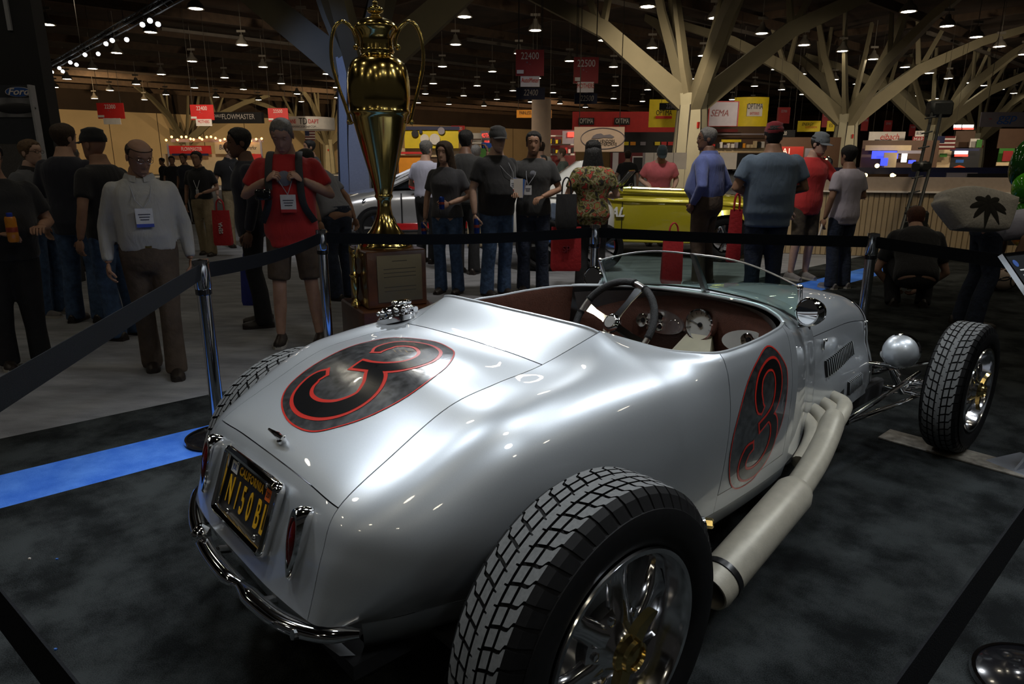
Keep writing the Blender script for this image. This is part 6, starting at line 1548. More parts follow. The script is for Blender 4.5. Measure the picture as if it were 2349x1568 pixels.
    for s in (-1, 1):
        sm.ball(sh[s], .066 * k * (1 + (b - 1) * .6), 12, 8)
        ap = arm_pts(s)
        if sleeve == 'short': e2 = sh[s] * .30 + el[s] * .70; sm.tube([sh[s], sh[s] * .6 + el[s] * .4, e2], [.068 * k * b, .066 * k * b, .064 * k * b], 14)
        elif sleeve == 'long': sm.tube([ap[0], ap[1], ap[2], ap[3], el[s] * .06 + wr[s] * .94], [.066 * k * b, .060 * k * b, .052 * k * b, .048 * k, .040 * k], 14)
        else: sm.tube([sh[s], sh[s] * .75 + el[s] * .25], [.064 * k * b, .058 * k * b], 14)
    remesh_job(sm, voxel, 3, lambda m: (m.materials.clear(), m.materials.append(shirt), link('shirt', m, root)))
    # trousers
    tm = MB()
    def hips(off): return [[(P0 + V3((xo + (d * b + off) * math.cos(a), (w * b + off) * math.sin(a), z))) * k for a in np.linspace(0, 2 * math.pi, 25)[:-1]] for z, w, d, xo in ((-.13, .13, .085, 0), (-.06, .165, .118, -.006), (.0, .170, .122, -.004), (.10, .164, .120, 0))]
    tm.rings(hips(.015 + belly * .4) if hem > .93 else hips(.004))
    if lean > 25: tm.ball(up((0, 0, .95)), V3((.125, .165, .12)) * k * b, 16, 10)
    for s in (-1, 1):
        if shorts: tm.tube([hip[s], hip[s] * .5 + knee[s] * .5, knee[s] * 1.0 + hip[s] * .0 + V3((0, 0, .02))], [.096 * k * b, .085 * k * b, .080 * k * b], 16)
        else: tm.tube([hip[s], hip[s] * .5 + knee[s] * .5, knee[s], knee[s] * .5 + ank[s] * .5 + V3((-.01, 0, 0)), ank[s] + V3((.0, 0, -.062)) * k], [.100 * k * b, .088 * k * b, .072 * k * b, .074 * k, .080 * k], 16)
    remesh_job(tm, voxel, 3, lambda m: (m.materials.clear(), m.materials.append(trousers), link('trousers' if not shorts else 'shorts', m, root)))
    for s in (-1, 1):
        a_ = ank[s]; z0 = max(a_[2] - .085 * k, 0)
        f = MB(); prof = [(-.085, .030, .05), (-.06, .040, .075), (0, .042, .085), (.06, .045, .062), (.12, .048, .048), (.165, .040, .040), (.19, .02, .026)]
        f.rings([[V3((a_[0] + x * k, a_[1] + w * k * math.cos(t) * 1.0, z0 + .018 * k + (hh * k) * max(math.sin(t), -.05))) for t in np.linspace(-.2, math.pi + .2, 13)] for x, w, hh in prof])
        so_ = f.build('shoe', shoe or M_SHOE, root)
        g = MB(); g.rings([[V3((a_[0] + x * k, a_[1] + y * (w + .004) * k, z)) for y, z in ((-1, z0), (1, z0), (1, z0 + .022 * k), (-1, z0 + .022 * k))] for x, w, hh in prof]); g.build('sole', M_SOLE if shoe else M_SHOE, so_)
    if hair[0] != 'none' and not (cap and hair[0] == 'undercap'):
        hair_mesh(Hm, Hc, k, hair[0], len(label)).build('hair', mh, root, angle=80)
    if cap:
        cm, cback = cap
        cr, br = cap_mesh(Hm, Hc, k, cback); co = cr.build('cap', cm, root, angle=70); br.build('cap_brim', cm, co, angle=60)
    if collar is not None:
        rows = []
        for z, g_ in ((1.470, .014), (1.505, .020), (1.49, .028), (1.462, .040)):
            rows.append([up((-.002 + (.066 + g_) * math.cos(a), (.068 + g_) * math.sin(a), z - .022 * max(0, math.cos(a)) ** 2)) for a in np.linspace(.25, 2 * math.pi - .25, 24)])
        MB().grid(rows).build('collar', collar, root)
    if who: PEOPLE[who] = (root, wr, k, el)
    if extra: extra(root, k, up, wr, el, Hm, Hc)
    return root, wr, k
M_BADGE = mat('white_badge', (.62, .62, .64), .5, noise=.06, nscale=60); M_CORD = mat('lanyard_cord', (.35, .36, .4), .7, noise=.1)
M_BADGER = mat('badge_red_band', (.45, .03, .03), .5, noise=.05); M_BADGEB = mat('badge_blue_band', (.05, .08, .4), .5, noise=.05)
def badge(z=1.22, y=0.0, band=None, off=.165, w=.10, h=.12, cord=None, tilt=0.0):
    def f(root, k, up, wr, el, Hm, Hc):
        c = up((off, y, z)); t = (up((off, y, z + .1)) - c); t /= np.linalg.norm(t)
        x = V3((0, 1, 0)); n = np.cross(x, t); R = np.stack([n, x, t], 1)
        bo = MB().box(c, (.004, w * k, h * k), rot=R).build('badge', M_BADGE, root, smooth=False)
        if band: MB().box(c + n * .002 - t * h * k * .41, (.004, w * k, h * k * .18), rot=R).build('badge_band', band, bo, smooth=False)
        for q in range(3): MB().box(c + n * .0026 + t * h * k * (.18 - .14 * q), (.001, w * k * (.7 - .1 * q), h * k * .05), rot=R).build('badge_line', mat('badge_ink', (.05, .05, .08), .6, noise=.1), bo, smooth=False)
        for s in (-1, 1):
            MB().tube([c + t * h * k * .5, up((off * .93, y * .5 + s * .045, (z + 1.44) / 2)), up((.065, s * .075, 1.455)), up((-.03, s * .078, 1.49))], .0042 if cord else .0028, 6).build('lanyard', cord or M_CORD, root)
    return f
def many(*fs):
    def g(*a):
        for f in fs: f(*a)
    return g
def spectacles(m=None):
    def f(root, k, up, wr, el, Hm, Hc):
        mb = MB()
        for s in (-1, 1):
            loop = [Hc + Hm @ (V3((.097, s * .032 + .021 * math.cos(a), .008 + .016 * math.sin(a))) * k) for a in np.linspace(0, 2 * math.pi, 15)[:-1]]
            mb.tube(loop, .0017 * k, 5, closed=True)
            mb.tube([Hc + Hm @ (V3((.095, s * .053, .012)) * k), Hc + Hm @ (V3((.04, s * .076, .014)) * k), Hc + Hm @ (V3((-.015, s * .079, .004)) * k)], .0016 * k, 5)
        mb.tube([Hc + Hm @ (V3((.099, -.011, .012)) * k), Hc + Hm @ (V3((.099, .011, .012)) * k)], .0016 * k, 5)
        mb.build('spectacles', m or M_CHROME, root)
    return f
def belt_part(root, k, up, wr, el, Hm, Hc):
    bo = MB().rings([[up((.0 + (.137 + g) * math.cos(a), (.181 + g) * math.sin(a), z)) for a in np.linspace(0, 2 * math.pi, 33)[:-1]] for z, g in ((.985, .0), (.985, .006), (1.02, .006), (1.02, .0))], cap=False).build('waist_belt', M_SHOE, root)
    MB().box(up((.145, 0, 1.002)), (.008, .045 * k, .035 * k), bevel=.003).build('buckle', M_GOLD, bo)
def straps(root, k, up, wr, el, Hm, Hc):
    for s in (-1, 1):
        q = [up((x, s * y, z)) for x, y, z in ((-.15, .085, 1.36), (-.03, .10, 1.485), (.085, .105, 1.455), (.165, .11, 1.33), (.185, .125, 1.12), (.12, .19, .98))]
        MB().tube(catmull(q, 4), .026 * k, 8, flat=(1, .22), up=(0, 1, 0) if 0 else None).build('backpack_strap', mat('black_nylon', (.018, .02, .022), .7, noise=.2, nscale=80), root)
    MB().box(up((-.23, 0, 1.20)), (.16 * k, .30 * k, .42 * k), bevel=.05).build('backpack', mat('black_nylon', (.018, .02, .022)), root)
def shirt_print(c, r=.07, z=1.27, off=.155):
    def f(root, k, up, wr, el, Hm, Hc):
        MB().lathe([(r * k, -.012), (r * k, .0), (r * .5 * k, .006), (0, .008)], 20, up((off, 0, z)), (1, 0, 0), cap=False).build('shirt_print', c, root)
    return f
def hgt(u, v, pos): return float(at(u, v, pos[1])[2])
def put(uf, vf, vt, ut=None, **kw):
    p = G(uf, vf); return p, hgt(ut or uf, vt, p)
C_BLACK = cloth('black_cotton', (.013, .013, .015)); C_NAVY = cloth('navy_cotton', (.016, .018, .032)); C_CHAR = cloth('charcoal_cotton', (.035, .035, .036))
def mk(uf, vf, vt, yaw, label, shirt, trousers, ut=None, h=None, **kw):
    p = G(uf, vf); hh = h or hgt(ut or uf, vt, p) / (math.cos(math.radians(kw.get('lean', 0))) * .45 + .55)
    return person(p, yaw, hh, label, shirt, trousers, **kw)
def far(u, vt, Y, yaw, label, shirt, trousers, h=None, **kw):
    """somebody standing at distance Y whose head top is seen at (u, vt)"""
    t = at(u, vt, Y); return person((t[0], t[1]), yaw, h or float(t[2]), label, shirt, trousers, voxel=.024, **kw)
C_GPOLO = cloth('grey_polo', (.10, .105, .12)); C_WHITE = cloth('white_dress_shirt', (.37, .36, .34)); C_RED = cloth('red_cotton', (.42, .018, .018)); C_RED2 = cloth('bright_red_cotton', (.52, .03, .03))
C_BLUE = cloth('blue_oxford', (.10, .13, .34)); C_SLATE = cloth('slate_blue_cotton', (.135, .19, .27)); C_LILAC = cloth('pale_lilac_cotton', (.47, .42, .48)); C_PINK = cloth('pink_cotton', (.62, .14, .16)); C_PWHITE = cloth('lilac_white_polo', (.52, .52, .66))
C_GREYTOP = cloth('dark_grey_top', (.05, .05, .058)); C_LGREY = cloth('light_grey_shirt', (.20, .21, .25))
M_CAMO = mat('camouflage', (.06, .045, .03), .9, noise=.6, nscale=14)
def floral():
    if 'floral' in MATS: return MATS['floral']
    m = mat('floral', (.10, .10, .03), .85); nt = m.node_tree; b = nt.nodes['Principled BSDF']
    tc = nt.nodes.new('ShaderNodeTexCoord'); v = nt.nodes.new('ShaderNodeTexNoise'); v.inputs['Scale'].default_value = 15; v.inputs['Detail'].default_value = 3; v.inputs['Distortion'].default_value = .6
    nt.links.new(tc.outputs['Object'], v.inputs['Vector'])
    r = nt.nodes.new('ShaderNodeValToRGB'); r.color_ramp.interpolation = 'CONSTANT'; e = r.color_ramp.elements
    e[0].position = 0; e[0].color = (.02, .015, .012, 1); e[1].position = .38; e[1].color = (.12, .11, .02, 1)
    for p_, c in ((.46, (.30, .26, .14, 1)), (.53, (.06, .06, .02, 1)), (.58, (.42, .04, .03, 1)), (.65, (.22, .2, .06, 1))):
        q = e.new(p_); q.color = c
    nt.links.new(v.outputs['Fac'], r.inputs['Fac']); nt.links.new(r.outputs['Color'], b.inputs['Base Color'])
    return m

mk(62, 838, 322, -50, 'heavy man in black shirt at the left edge holding a juice bottle', C_BLACK, M_BLACKT, skin='tan', hair=('short', 'black'), who='heavy', arms=('hold', ((-.02, .27, 1.13), (.24, .02, 1.08))), bulk=1.22, belly=.05, head=(10, 5), shoe=M_SHOE, ut=8,
   extra=spectacles(M_GLOSSBLACK))
mk(128, 722, 320, -8, 'man in grey polo with spectacles and white badge, hands folded', C_GPOLO, M_JEANS, hair=('short', 'sandy'), skin='pale', arms=('cross', 'front'), collar=C_BLACK, extra=many(spectacles(M_GLOSSBLACK), badge(1.16, .03, M_BADGER, .19)), ut=100, shoe=M_SHOEG, belly=.03)
mk(208, 735, 283, 95, 'man in dark navy shirt and jeans seen from behind', C_NAVY, M_JEANS, hair=('short', 'brown'), arms=('down', 'front'), sleeve='long', hem=.80, head=(-25, 0), ut=190, bulk=1.04)
mk(288, 772, 297, 165, 'man in black cap and black shirt facing left behind the white shirt', C_BLACK, M_JEANS, hair=('undercap', 'black'), cap=(C_BLACK, False), skin='tan', arms=('down', 'down'), hem=.82, ut=252, bulk=1.06)
mk(380, 858, 314, -62, 'balding man in white dress shirt and brown slacks with blue-edged badge', C_WHITE, M_BROWNT, hair=('bald', 'brown'), skin='tan', sleeve='long', arms=('down', 'down'), head=(22, 24), ut=345, step=(.10, -.22), spread=.08, hem=.955, collar=C_WHITE,
   extra=many(spectacles(), badge(1.20, .0, M_BADGEB, .185, .11, .13), belt_part), bulk=1.02, belly=.025)
far(157, 338, 9.5, 60, 'grey-haired head showing between the grey polo and the navy shirt', C_LGREY, M_BLACKT, hair=('short', 'grey'))
mk(478, 585, 347, -88, 'man in black polo and khaki trousers with white lanyard walking toward the stand', C_BLACK, M_KHAKI, skin='tan', hair=('short', 'black'), arms=('front', 'down'), collar=C_BLACK, step=(.10, -.12), extra=badge(1.08, 0, None, .16, .045, .10, M_BADGE), hem=.955, voxel=.022)
mk(548, 566, 325, -55, 'red-haired man in black polo and khaki trousers looking right', C_BLACK, M_KHAKI, hair=('short', 'red'), skin='pale', arms=('down', 'down'), collar=C_BLACK, head=(40, 5), extra=badge(1.20, 0, None, .16, .06, .07), hem=.95, voxel=.022)
mk(600, 745, 293, 200, 'dark-bearded man in black behind the red T-shirt', C_NAVY, M_BLACKT, hair=('short', 'black'), skin='brown', arms=('down', 'down'), sleeve='long', head=(10, 5), ut=612, hem=.82)
mk(690, 788, 265, -80, 'tall man in red T-shirt with black backpack and badge looking down', C_RED, M_BROWNT, hair=('buzz', 'grey'), arms=('strap', 'strap'), head=(-4, 30), shorts=True, spread=.15, ut=655, hem=.78, bulk=1.08, curl=(1.2, 1.2), belly=.03,
   extra=many(straps, badge(1.12, .02, M_BADGER, .20, .11, .13), shirt_print(C_LGREY, .055, 1.30, .168)), shoe=M_SHOE)
mk(785, 684, 330, 150, 'stooping man in grey shirt and jeans behind the red T-shirt', C_LGREY, M_DJEANS, h=1.72, lean=35, hair=('short', 'black'), skin='tan', arms=('down', 'down'), hem=.92)
far(713, 321, 13.0, -150, 'black-haired man far behind the red T-shirt', C_BLACK, M_BLACKT, hair=('short', 'black'), skin='tan')
for i, (u, vt, Y, yw, hr) in enumerate(((393, 358, 19, -70, 'black'), (421, 352, 17, -100, 'brown'), (448, 366, 21, -40, 'grey'), (372, 362, 23, -120, 'black'))):
    far(u, vt, Y, yw, ('distant visitor in black just right of the white dress shirt', 'distant dark-clad visitor under the red and white booth sign', 'distant grey-haired visitor left of the khaki pair', 'distant visitor in charcoal by the white shirt sleeve')[i], (C_BLACK, C_NAVY, C_CHAR, C_CHAR)[i], M_BLACKT, hair=('short', hr), skin='tan')
far(974, 322, 10.2, 60, 'grey-haired man in lilac-white polo and black trousers by the silver hatchback', C_PWHITE, M_BLACKT, hair=('short', 'grey'), arms=('front', 'front'), hem=.955)
mk(1030, 672, 325, -105, 'woman with long dark hair in grey top and jeans holding two cans', C_GREYTOP, M_JEANS, hair=('long', 'brown'), skin='light', who='woman', arms=('front', 'down'), woman=True, ut=1018, head=(-8, 0), curl=(1.0, .8), hem=.90)
far(1066, 298, 9.2, 70, 'man in charcoal shirt raising a phone behind the long-haired woman', C_CHAR, M_BLACKT, hair=('short', 'black'), skin='brown', who='phone', arms=('down', 'phone'))
far(1092, 332, 12.0, 100, 'visitor in white shirt behind the raised phone', C_PWHITE, M_KHAKI, hair=('short', 'grey'))
mk(1140, 676, 292, -58, 'man in black cap and black T-shirt with badge and a can in hand', C_BLACK, M_JEANS, hair=('bald', 'grey'), skin='pale', cap=(C_CHAR, False), who='cap', arms=('behind', 'down'), head=(-10, 4), ut=1160, bulk=1.08, belly=.05, curl=(.5, .8), extra=badge(1.17, .09, M_BADGER, .20, .085, .12), hem=.86)
mk(1222, 668, 302, -95, 'man in dark grey T-shirt holding papers beside the black cap', C_CHAR, M_DJEANS, hair=('short', 'black'), skin='tan', who='papers', arms=('front', 'hold'), bulk=1.05, extra=many(badge(1.14, -.05, None, .18, .08, .10), shirt_print(C_LGREY, .035, 1.31, .15)))
far(1241, 325, 16.8, 80, 'visitor in pale shirt seen from behind near the white coupe', cloth('pale_shirt', (.42, .38, .33)), M_BLACKT, hair=('short', 'brown'))
far(1246, 353, 12.8, -95, 'black-haired visitor photographing over the white coupe', C_PWHITE, M_BLACKT, h=1.58, hair=('short', 'black'), skin='tan', who='photographer', arms=('phone', 'phone'))
far(1292, 340, 16, 170, 'ruddy visitor in grey-green near the white coupe roof', cloth('grey_green', (.10, .12, .10)), M_BLACKT, hair=('receding', 'sandy'))
mk(1352, 668, 322, 92, 'woman with black hair in floral blouse and black trousers seen from behind', floral(), M_BLACKT, hair=('long', 'black'), arms=('hold', 'hold'), woman=True, bulk=1.12, hem=.80)
far(1441, 345, 17.5, 80, 'dark silhouette of a visitor behind the yellow roadster windscreen', C_BLACK, M_BLACKT, hair=('short', 'brown'))
far(1513, 352, 12.4, -95, 'man in pink shirt and dark cap leaning over the yellow roadster', C_PINK, M_KHAKI, h=1.80, bulk=1.18, lean=24, hair=('undercap', 'grey'), skin='pale', cap=(cloth('teal_black_cap', (.014, .025, .03)), False), arms=('hold', 'front'), head=(0, 20), curl=(1, 1))
mk(1605, 655, 292, 140, 'grey-haired man in blue shirt with spectacles, hand in pocket', C_BLUE, M_BROWNT, hair=('short', 'grey'), skin='brown', sleeve='long', arms=('pocket', 'pocket'), hem=.95, ut=1590, bulk=1.16, belly=.05, collar=C_BLUE, extra=spectacles(), head=(32, 0))
mk(1742, 690, 282, 88, 'broad man in slate blue T-shirt and red cap seen from behind', C_SLATE, M_DJEANS, hair=('short', 'black'), skin='tan', cap=(cloth('dark_red_cap', (.20, .012, .02)), False), arms=('front', 'front'), bulk=1.32, hem=.76, belly=.04)
mk(1832, 640, 305, -72, 'smiling young man in red T-shirt, grey cap and camouflage shorts', C_RED2, M_CAMO, hair=('short', 'black'), skin='pale', cap=(cloth('grey_cap', (.16, .18, .20)), False), arms=(((.16, .30, 1.16), (.30, .42, 1.10)), 'down'), shorts=True, ut=1850, head=(18, 12), hem=.80, shoe=M_SHOEG, lean=4)
mk(1915, 660, 333, 112, 'man in pale lilac T-shirt and dark jeans seen from behind', C_LILAC, M_DJEANS, hair=('short', 'black'), skin='tan', who='lilac', arms=('down', 'front'), ut=1970, hem=.80, shoe=M_SHOEG, bulk=1.04)
mk(2085, 706, 500, 70, 'crouching red-haired person in black shirt with yellow lettering', C_BLACK, M_BLACKT, h=1.72, pelvis=(-.10, 0, .36), lean=38, hair=('short', 'auburn'), arms=(((.22, .30, 1.10), (.42, .14, 1.02)), ((.22, .30, 1.10), (.40, .12, 1.0))), legs=(((.38, .20, .50), (.10, .14, .085)), ((.40, .20, .46), (.12, .14, .085))), bulk=1.12)
mk(2225, 748, 430, -15, 'person in dark jeans bending over to the right', C_PWHITE, M_DJEANS, h=1.68, lean=82, hair=('short', 'brown'), arms=(((.10, .22, 1.15), (.30, .16, 1.10)), ((.10, .22, 1.15), (.30, .16, 1.10))), hem=.93, legs=(((.02, .10, .50), (-.06, .11, .085)), ((.06, .10, .50), (-.02, .11, .085))))
run_jobs()
# ================================================================= things carried or standing about
M_TOTE = mat('red_tote_fabric', (.42, .015, .02), .7, noise=.1, nscale=30, bump=.2, bscale=30); M_TOTEB = mat('blue_tote_fabric', (.02, .03, .22), .7, noise=.1, nscale=30, bump=.2, bscale=30); M_CANVAS = mat('canvas_bag', (.66, .62, .56), .9, noise=.1, nscale=40, bump=.3, bscale=60)
def tote(u0, v0, u1, v1, Y, m, label, txt=None, yaw=0.0, th=.09, txm=None):
    c = at((u0 + u1) / 2, v1, Y); s = px_m(Y, (v0 + v1) / 2); w = (u1 - u0) * s; h = at(u0, v0, Y)[2] - at(u0, v1, Y)[2]
    o = empty('tote_bag', c, label, 'bag', 'carrier bags of the visitors', rz=yaw)
    rows = []
    for z, k, t in ((0, .9, 1), (.04, 1, 1.1), (h * .5, .98, .8), (h, .96, .25)): rows.append([(x * w / 2 * k, y * th / 2 * t, z) for x, y in ((-1, -1), (-.33, -1.15), (.33, -1.15), (1, -1), (1, 1), (-1, 1))])
    MB().rings(rows).build('bag_body', m, o, angle=50)
    for y in (-.012, .012): MB().tube(catmull([(-w * .22, y, h), (-w * .18, y, h + .12), (0, y, h + .17), (w * .18, y, h + .12), (w * .22, y, h)], 4), .008, 6).build('bag_handle', m, o)
    if txt: lettering(txt, w * .30, (0, -th * .60, h * .5), (1, 0, 0) if len(txt) < 4 else (0, 0, 1), (0, 0, 1) if len(txt) < 4 else (-1, 0, 0), txm or M_WHITE, o, extrude=.012, sx=.9)
    return o
tote(494, 482, 534, 562, 10.9, M_TOTE, 'red carrier bag lettered SEMA in the hand of the khaki walker', 'SEMA')
tote(560, 612, 596, 698, 6.2, M_TOTEB, 'blue carrier bag hanging beside the dark-bearded man')
tote(1262, 520, 1332, 620, 7.3, M_TOTE, 'dark red carrier bag left of the floral blouse', 'SP', txm=mat('dark_red_ink', (.25, .02, .03), .6, noise=.1))
tote(1515, 545, 1562, 650, 7.9, M_TOTE, 'red carrier bag in front of the blue shirt man')
tote(1666, 480, 1694, 600, 7.6, M_TOTE, 'narrow red carrier bag left of the slate blue T-shirt')
o = tote(1274, 445, 1322, 525, 7.3, C_BLACK, 'black shoulder bag hanging from the floral blouse', th=.14)
def can(u, v0, v1, Y, m, label, cat='can', tilt=0.0, r=.030):
    c = at(u, v1, Y); h = at(u, v0, Y)[2] - c[2]
    o = empty('drink_can', c, label, cat, 'drinks in the visitors\' hands'); o.rotation_euler = (0, tilt, 0)
    MB().lathe([(0, 0), (r * .8, 0), (r, .012), (r, h - .014), (r * .85, h), (r * .78, h - .003), (0, h - .003)], 20, cap=False).build('can_wall', m, o)
    MB().lathe([(r * 1.01, h * .40), (r * 1.02, h * .41), (r * 1.02, h * .58), (r * 1.01, h * .59)], 20, cap=False).build('can_label', mat('can_label', (.45, .08, .05), .3, .5, noise=.2), o)
    return o
M_CAN = mat('blue_can', (.02, .06, .32), .25, .6, noise=.25, nscale=30)
def held(who, side, off=(0, 0, 0)):
    root, wr, k, el = PEOPLE[who]; d = wr[side] - el[side]; d = d / np.linalg.norm(d)
    return V3(root.location) + rotz(root.rotation_euler[2]) @ (wr[side] + d * .085 * k + V3(off))
def can_at(p, m, label, cat='can', h=.13, r=.030):
    o = empty('drink_can', V3(p) - V3((0, 0, h * .5)), label, cat, 'drinks in the hands of the visitors')
    MB().lathe([(0, 0), (r * .8, 0), (r, .012), (r, h - .014), (r * .85, h), (r * .78, h - .003), (0, h - .003)], 20, cap=False).build('can_wall', m, o)
    MB().lathe([(r * 1.01, h * .40), (r * 1.02, h * .41), (r * 1.02, h * .58), (r * 1.01, h * .59)], 20, cap=False).build('can_label', mat('can_label', (.45, .08, .05), .3, .5, noise=.2), o)
    return o
can_at(held('woman', 1, (.02, 0, .03)), M_CAN, 'blue can held up by the long-haired woman')
can_at(held('woman', -1, (.025, .0, -.03)), M_CAN, 'blue can in the lowered hand of the long-haired woman', h=.16)
can_at(held('cap', -1, (.025, 0, -.03)), M_CAN, 'blue can in the lowered hand of the man in the black cap', h=.16)
bo = can_at(held('heavy', -1, (.02, 0, .04)), mat('juice_orange', (.55, .2, .02), .2, noise=.2, nscale=20), 'orange juice bottle with blue cap at the left edge', 'bottle', h=.17, r=.034)
MB().lathe([(.016, .165), (.018, .17), (.018, .195), (0, .197)], 14, cap=False).build('bottle_cap', mat('blue_cap', (.02, .05, .4), .4, noise=.05), bo)
tag(MB().box((0, 0, 0), (.14, .02, .075), bevel=.006).build('phone', mat('blue_phone', (.03, .07, .25), .3, noise=.3, nscale=20), loc=held('phone', -1, (.0, 0, .02))), 'blue phone held up behind the long-haired woman', 'phone')
tag(MB().box((0, 0, 0), (.07, .02, .12), bevel=.006).build('phone', M_GLOSSBLACK, loc=held('photographer', 1, (.02, -.05, 0))), 'black phone held up over the white coupe', 'phone')
pp = empty('brochure_bundle', held('papers', -1, (0, .03, .05)), 'bundle of brochures held by the man in dark grey', 'papers')
for k, m in enumerate((S_WHITE, S_BLUE, S_GREY)): MB().box((.012 * k, .01 * k, .0), (.13, .006, .20), rot=np.array([[math.cos(.12 * k), 0, math.sin(.12 * k)], [0, 1, 0], [-math.sin(.12 * k), 0, math.cos(.12 * k)]])).build('brochure', m, pp, smooth=False)
c = held('lilac', 1); tag(MB().tube([c + V3((0, 0, .03)), c + V3((-.03, -.01, -.11))], .013, 10).build('marker_pen', S_WHITE), 'white marker pen in the hand of the lilac T-shirt man', 'pen')
c = at(605, 446, 5.2); cam_ = empty('photo_camera', c, 'black camera hanging at the chest of the man in red', 'camera')
MB().box((0, 0, 0), (.12, .06, .08), bevel=.012).build('camera_body', M_GLOSSBLACK, cam_); MB().lathe([(.032, 0), (.034, .06), (.026, .062)], 18, (0, -.02, 0), (0, -1, 0)).build('lens_barrel', M_GLOSSBLACK, cam_)
# canvas bag with a palm print on the back of the bending person
c = at(2240, 480, 5.75); cb = empty('palm_print_bag', c, 'pale canvas bag with a dark palm tree print on the bending person', 'bag')
Xb = V3((.93, .10, -.12)); Xb /= np.linalg.norm(Xb); Yb = V3((.10, .25, .96)); Yb -= Xb * (Xb @ Yb); Yb /= np.linalg.norm(Yb); Nb = np.cross(Xb, Yb)
out = catmull([(-.30, .10), (-.12, .19), (.10, .185), (.30, .15), (.34, -.02), (.22, -.15), (-.02, -.17), (-.16, -.16), (-.33, -.02)] and [(x, y, 0) for x, y in ((-.33, .05), (-.30, .12), (-.10, .175), (.12, .17), (.31, .14), (.34, .11), (.29, -.10), (.24, -.15), (.0, -.175), (-.13, -.18), (-.17, -.16), (-.34, .0))], 4, closed=True)
rings = []
for k, t in ((.80, -.12), (.97, -.10), (1.0, -.03), (.99, .05), (.90, .075), (.5, .08)): rings.append([Xb * p[0] * k + Yb * p[1] * k - Nb * t * -1 for p in out])
MB().rings(rings).build('bag_body', M_CANVAS, cb, angle=60)
M_PALM = mat('palm_ink', (.03, .028, .022), .9, noise=.1)
for k in range(9):
    a = math.pi * (.05 + k * .24); q = []
    for t in np.linspace(0, 1, 7): q.append(Xb * (.03 + t * .20 * math.cos(a)) + Yb * (.035 + t * .14 * math.sin(a) - t * t * .07) + Nb * (.086 - .012 * t * t))
    MB().tube(q, [.010, .022, .026, .025, .020, .012, .003], 6, flat=(1, .15), up=Nb).build('palm_frond', M_PALM, cb)
MB().tube([Xb * .03 + Yb * .03 + Nb * .082, Xb * .05 - Yb * .04 + Nb * .080, Xb * .045 - Yb * .11 + Nb * .06], .010, 6).build('palm_trunk', M_PALM, cb)
# camera crane behind the crouching person
M_CRANE = mat('crane_black', (.02, .022, .022), .45, .3, noise=.15)
b0 = G(2110, 612); cr = empty('camera_crane', b0, 'black camera crane with long twin arms rising behind the crouching person', 'crane')
def L_(u, v, Y): return at(u, v, Y) - b0
for du in (0, 27): MB().tube([L_(2062 + du, 545, 9.2), L_(2105 + du * .9, 400, 9.9), L_(2140 + du * .75, 250, 10.8)], .022, 8).build('arm_tube', M_CRANE, cr)
for k in range(9):
    t = k / 8; MB().tube([L_(2062 + 60 * t, 545 - 210 * t * 1.3, 9.2 + 1.3 * t), L_(2089 + 57 * t, 540 - 210 * t * 1.3, 9.2 + 1.3 * t)], .012, 6).build('cross_brace', M_CRANE, cr)
MB().box(L_(2100, 505, 9.4), (.22, .25, .26), rot=rotz(.4), bevel=.03).build('pivot_head', M_CRANE, cr)
MB().box(L_(2113, 382, 10.0), (.22, .18, .14), rot=rotz(.4), bevel=.03).build('gear_box', M_CRANE, cr)
MB().box(L_(2155, 250, 10.8), (.34, .2, .24), bevel=.04).build('camera_head', M_CRANE, cr)
MB().tube([L_(2100, 505, 9.4), V3((0.0, 0, .55))], .05, 10).build('column', M_CRANE, cr)
for a in (.3, 2.4, 4.5):
    f = V3((.45 * math.cos(a), .45 * math.sin(a), .06)); MB().tube([V3((0, 0, .60)), f], .024, 8).build('dolly_leg', M_CRANE, cr); MB().lathe([(.05, -.025), (.06, 0), (.05, .025)], 16, f, (math.sin(a), -math.cos(a), 0)).build('dolly_wheel', M_STEEL, cr)
MB().box(L_(2072, 540, 9.2), (.16, .16, .16), bevel=.02).build('counterweight', M_CRANE, cr)
# glossy green sculpture and the ball at the right edge
M_GGREEN = mat('gloss_green', (.06, .34, .015), .12, coat=1, noise=.25, nscale=8); M_GDARK = mat('gloss_dark_green', (.012, .07, .008), .12, coat=1, noise=.3, nscale=8); M_GORANGE = mat('gloss_orange', (.55, .16, .01), .2, coat=1, noise=.4, nscale=10)
sc_ = empty('green_sculpture', at(2375, 600, 8.0) * [1, 1, 0], 'glossy green leafy sculpture with an orange bloom at the right edge', 'sculpture'); so_ = V3(sc_.location)
def S_(u, v, Y=8.0): return at(u, v, Y) - so_
MB().box(V3((.12, 0, .25)), (.32, .4, .5), bevel=.06).build('pedestal', M_GLOSSBLACK, sc_)
MB().ball(S_(2362, 372), (.21, .13, .31), 20, 14, rot=np.array([[.97, 0, .24], [0, 1, 0], [-.24, 0, .97]])).build('large_leaf', M_GDARK, sc_)
MB().ball(S_(2352, 430, 7.9), (.14, .13, .17), 18, 12).build('bud', M_GGREEN, sc_)
MB().ball(S_(2345, 486, 7.9), (.09, .10, .11), 18, 12).build('bud', M_GGREEN, sc_)
MB().ball(S_(2365, 500, 8.05), (.21, .15, .20), 18, 12).build('dark_core', M_GLOSSBLACK, sc_)
MB().ball(S_(2348, 540, 7.9), (.13, .12, .13), 18, 12).build('orange_bloom', M_GORANGE, sc_)
MB().tube([S_(2368, 560, 8.0), S_(2372, 660, 8.0)], .05, 10).build('stem', M_GDARK, sc_)
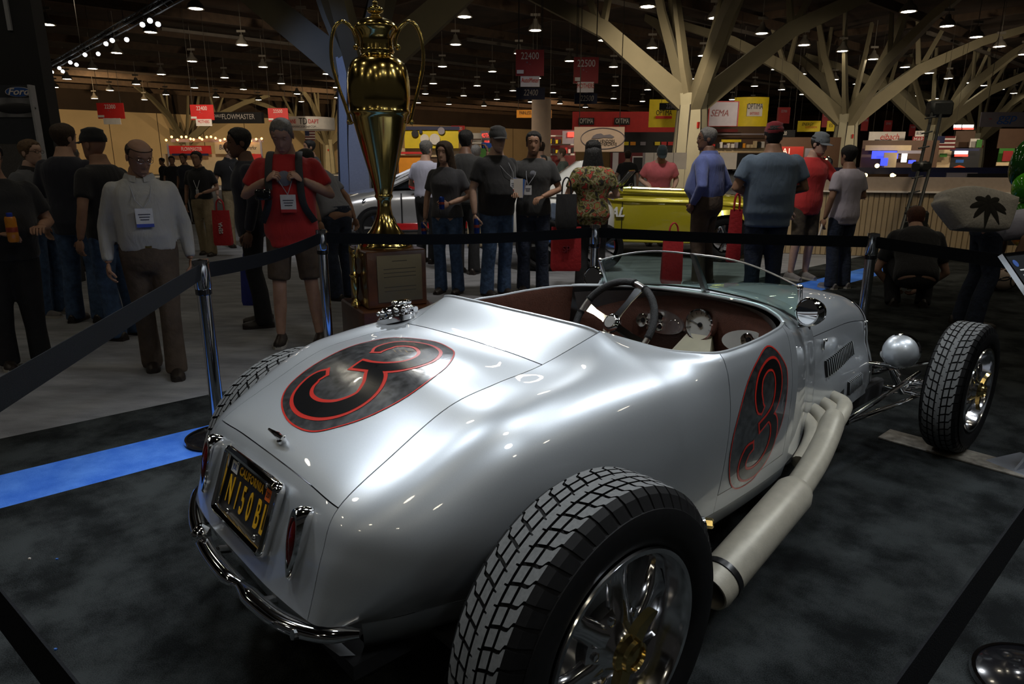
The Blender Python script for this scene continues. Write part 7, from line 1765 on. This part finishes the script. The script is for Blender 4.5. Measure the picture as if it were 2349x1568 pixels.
for k in range(9):
    a = k * .75; q = [S_(2345, 590, 7.9) + V3((t * .28 * math.cos(a), t * .15 * math.sin(a), t * .10 - t * t * .16 + .02 * k * .3)) for t in np.linspace(0, 1, 6)]
    MB().tube(q, [.012, .04, .05, .045, .03, .004], 8, flat=(1, .18)).build('leaf', M_GGREEN, sc_)
c = at(2300, 622, 7.9); bl = empty('ringed_ball', c * [1, 1, 0] + V3((0, 0, .19)), 'cream ball painted with black rings on the carpet at right', 'ball')
MB().ball((0, 0, 0), .185, 24, 16).build('ball_body', mat('cream_gloss', (.60, .48, .40), .3, noise=.05), bl)
for n_ in ((-.5, -.8, .35), (.45, -.85, -.1), (.1, -.5, .86), (-.2, -.8, -.55)):
    n_ = V3(n_) / np.linalg.norm(n_); a_ = np.cross(n_, (0, 0, 1)); a_ /= np.linalg.norm(a_); b_ = np.cross(n_, a_)
    MB().tube([(n_ * .83 + (a_ * math.cos(t) + b_ * math.sin(t)) * .555) * .1856 for t in np.linspace(0, 2 * math.pi, 25)[:-1]], .007, 6, closed=True).build('painted_ring', M_GLOSSBLACK, bl)
# carpet scraps
for u, v, lab in ((68, 1282, 'tiny pale scrap on the dark carpet'), (131, 1283, 'tiny blue scrap beside the pale one'), (128, 1490, 'tiny blue scrap near the lower left belt')):
    tag(MB().box((0, 0, .003), (.008, .005, .005)).build('carpet_scrap', S_BLUE if 'blue' in lab else S_WHITE, loc=G(u, v)), lab, 'scrap')
# spotlights added to brighten far booths, signs and tan wall; lamps of neighbouring stands follow
def background_spot(loc, tgt, power, color=(1, .86, .66), spot=80): aimed_spot('background_spot', loc, tgt, power, .3, spot, .7, color)
background_spot((-15, 36, 5.6), (-17, 46, 2.6), 1500, spot=110); background_spot((-4, 26, 5.5), (-4, 33, 2.6), 900, spot=110); background_spot((6, 28, 5.2), (6, 36, 2.8), 1100, spot=110); background_spot((15, 37, 5.0), (16, 46, 3), 900, spot=110); background_spot((26, 37, 5.2), (28, 46, 2.8), 1600, spot=110); background_spot((2.6, 16.5, 5.4), (2.7, 21, 2.2), 330, spot=70); background_spot((-38, 66, 6.5), (-46, 82, 2.5), 6000, (1, .74, .42), 120); background_spot((-18, 78, 6.5), (-24, 100, 2.5), 6000, (1, .74, .42), 120); background_spot((8, 95, 6.5), (2, 125, 2.5), 6000, (1, .70, .42), 120); background_spot((10, 18, 5.2), (11, 24, 1.5), 500, spot=100); background_spot((34, 40, 5.2), (36, 49, 2.6), 1500, spot=110)
background_spot((1.2, 6.6, 6.0), (1.3, 10.2, .4), 620, (1, .96, .9), 75); background_spot((-3, 9.5, 6.0), (-2.0, 13.4, .5), 500, (.95, .97, 1), 70); background_spot((5.5, 7.5, 6.0), (6.5, 11, .6), 420, (1, .85, .62), 70)
background_spot((-9, 16, 5.5), (-4.8, 21.5, 3.2), 500, (.30, .45, 1.0), 50)
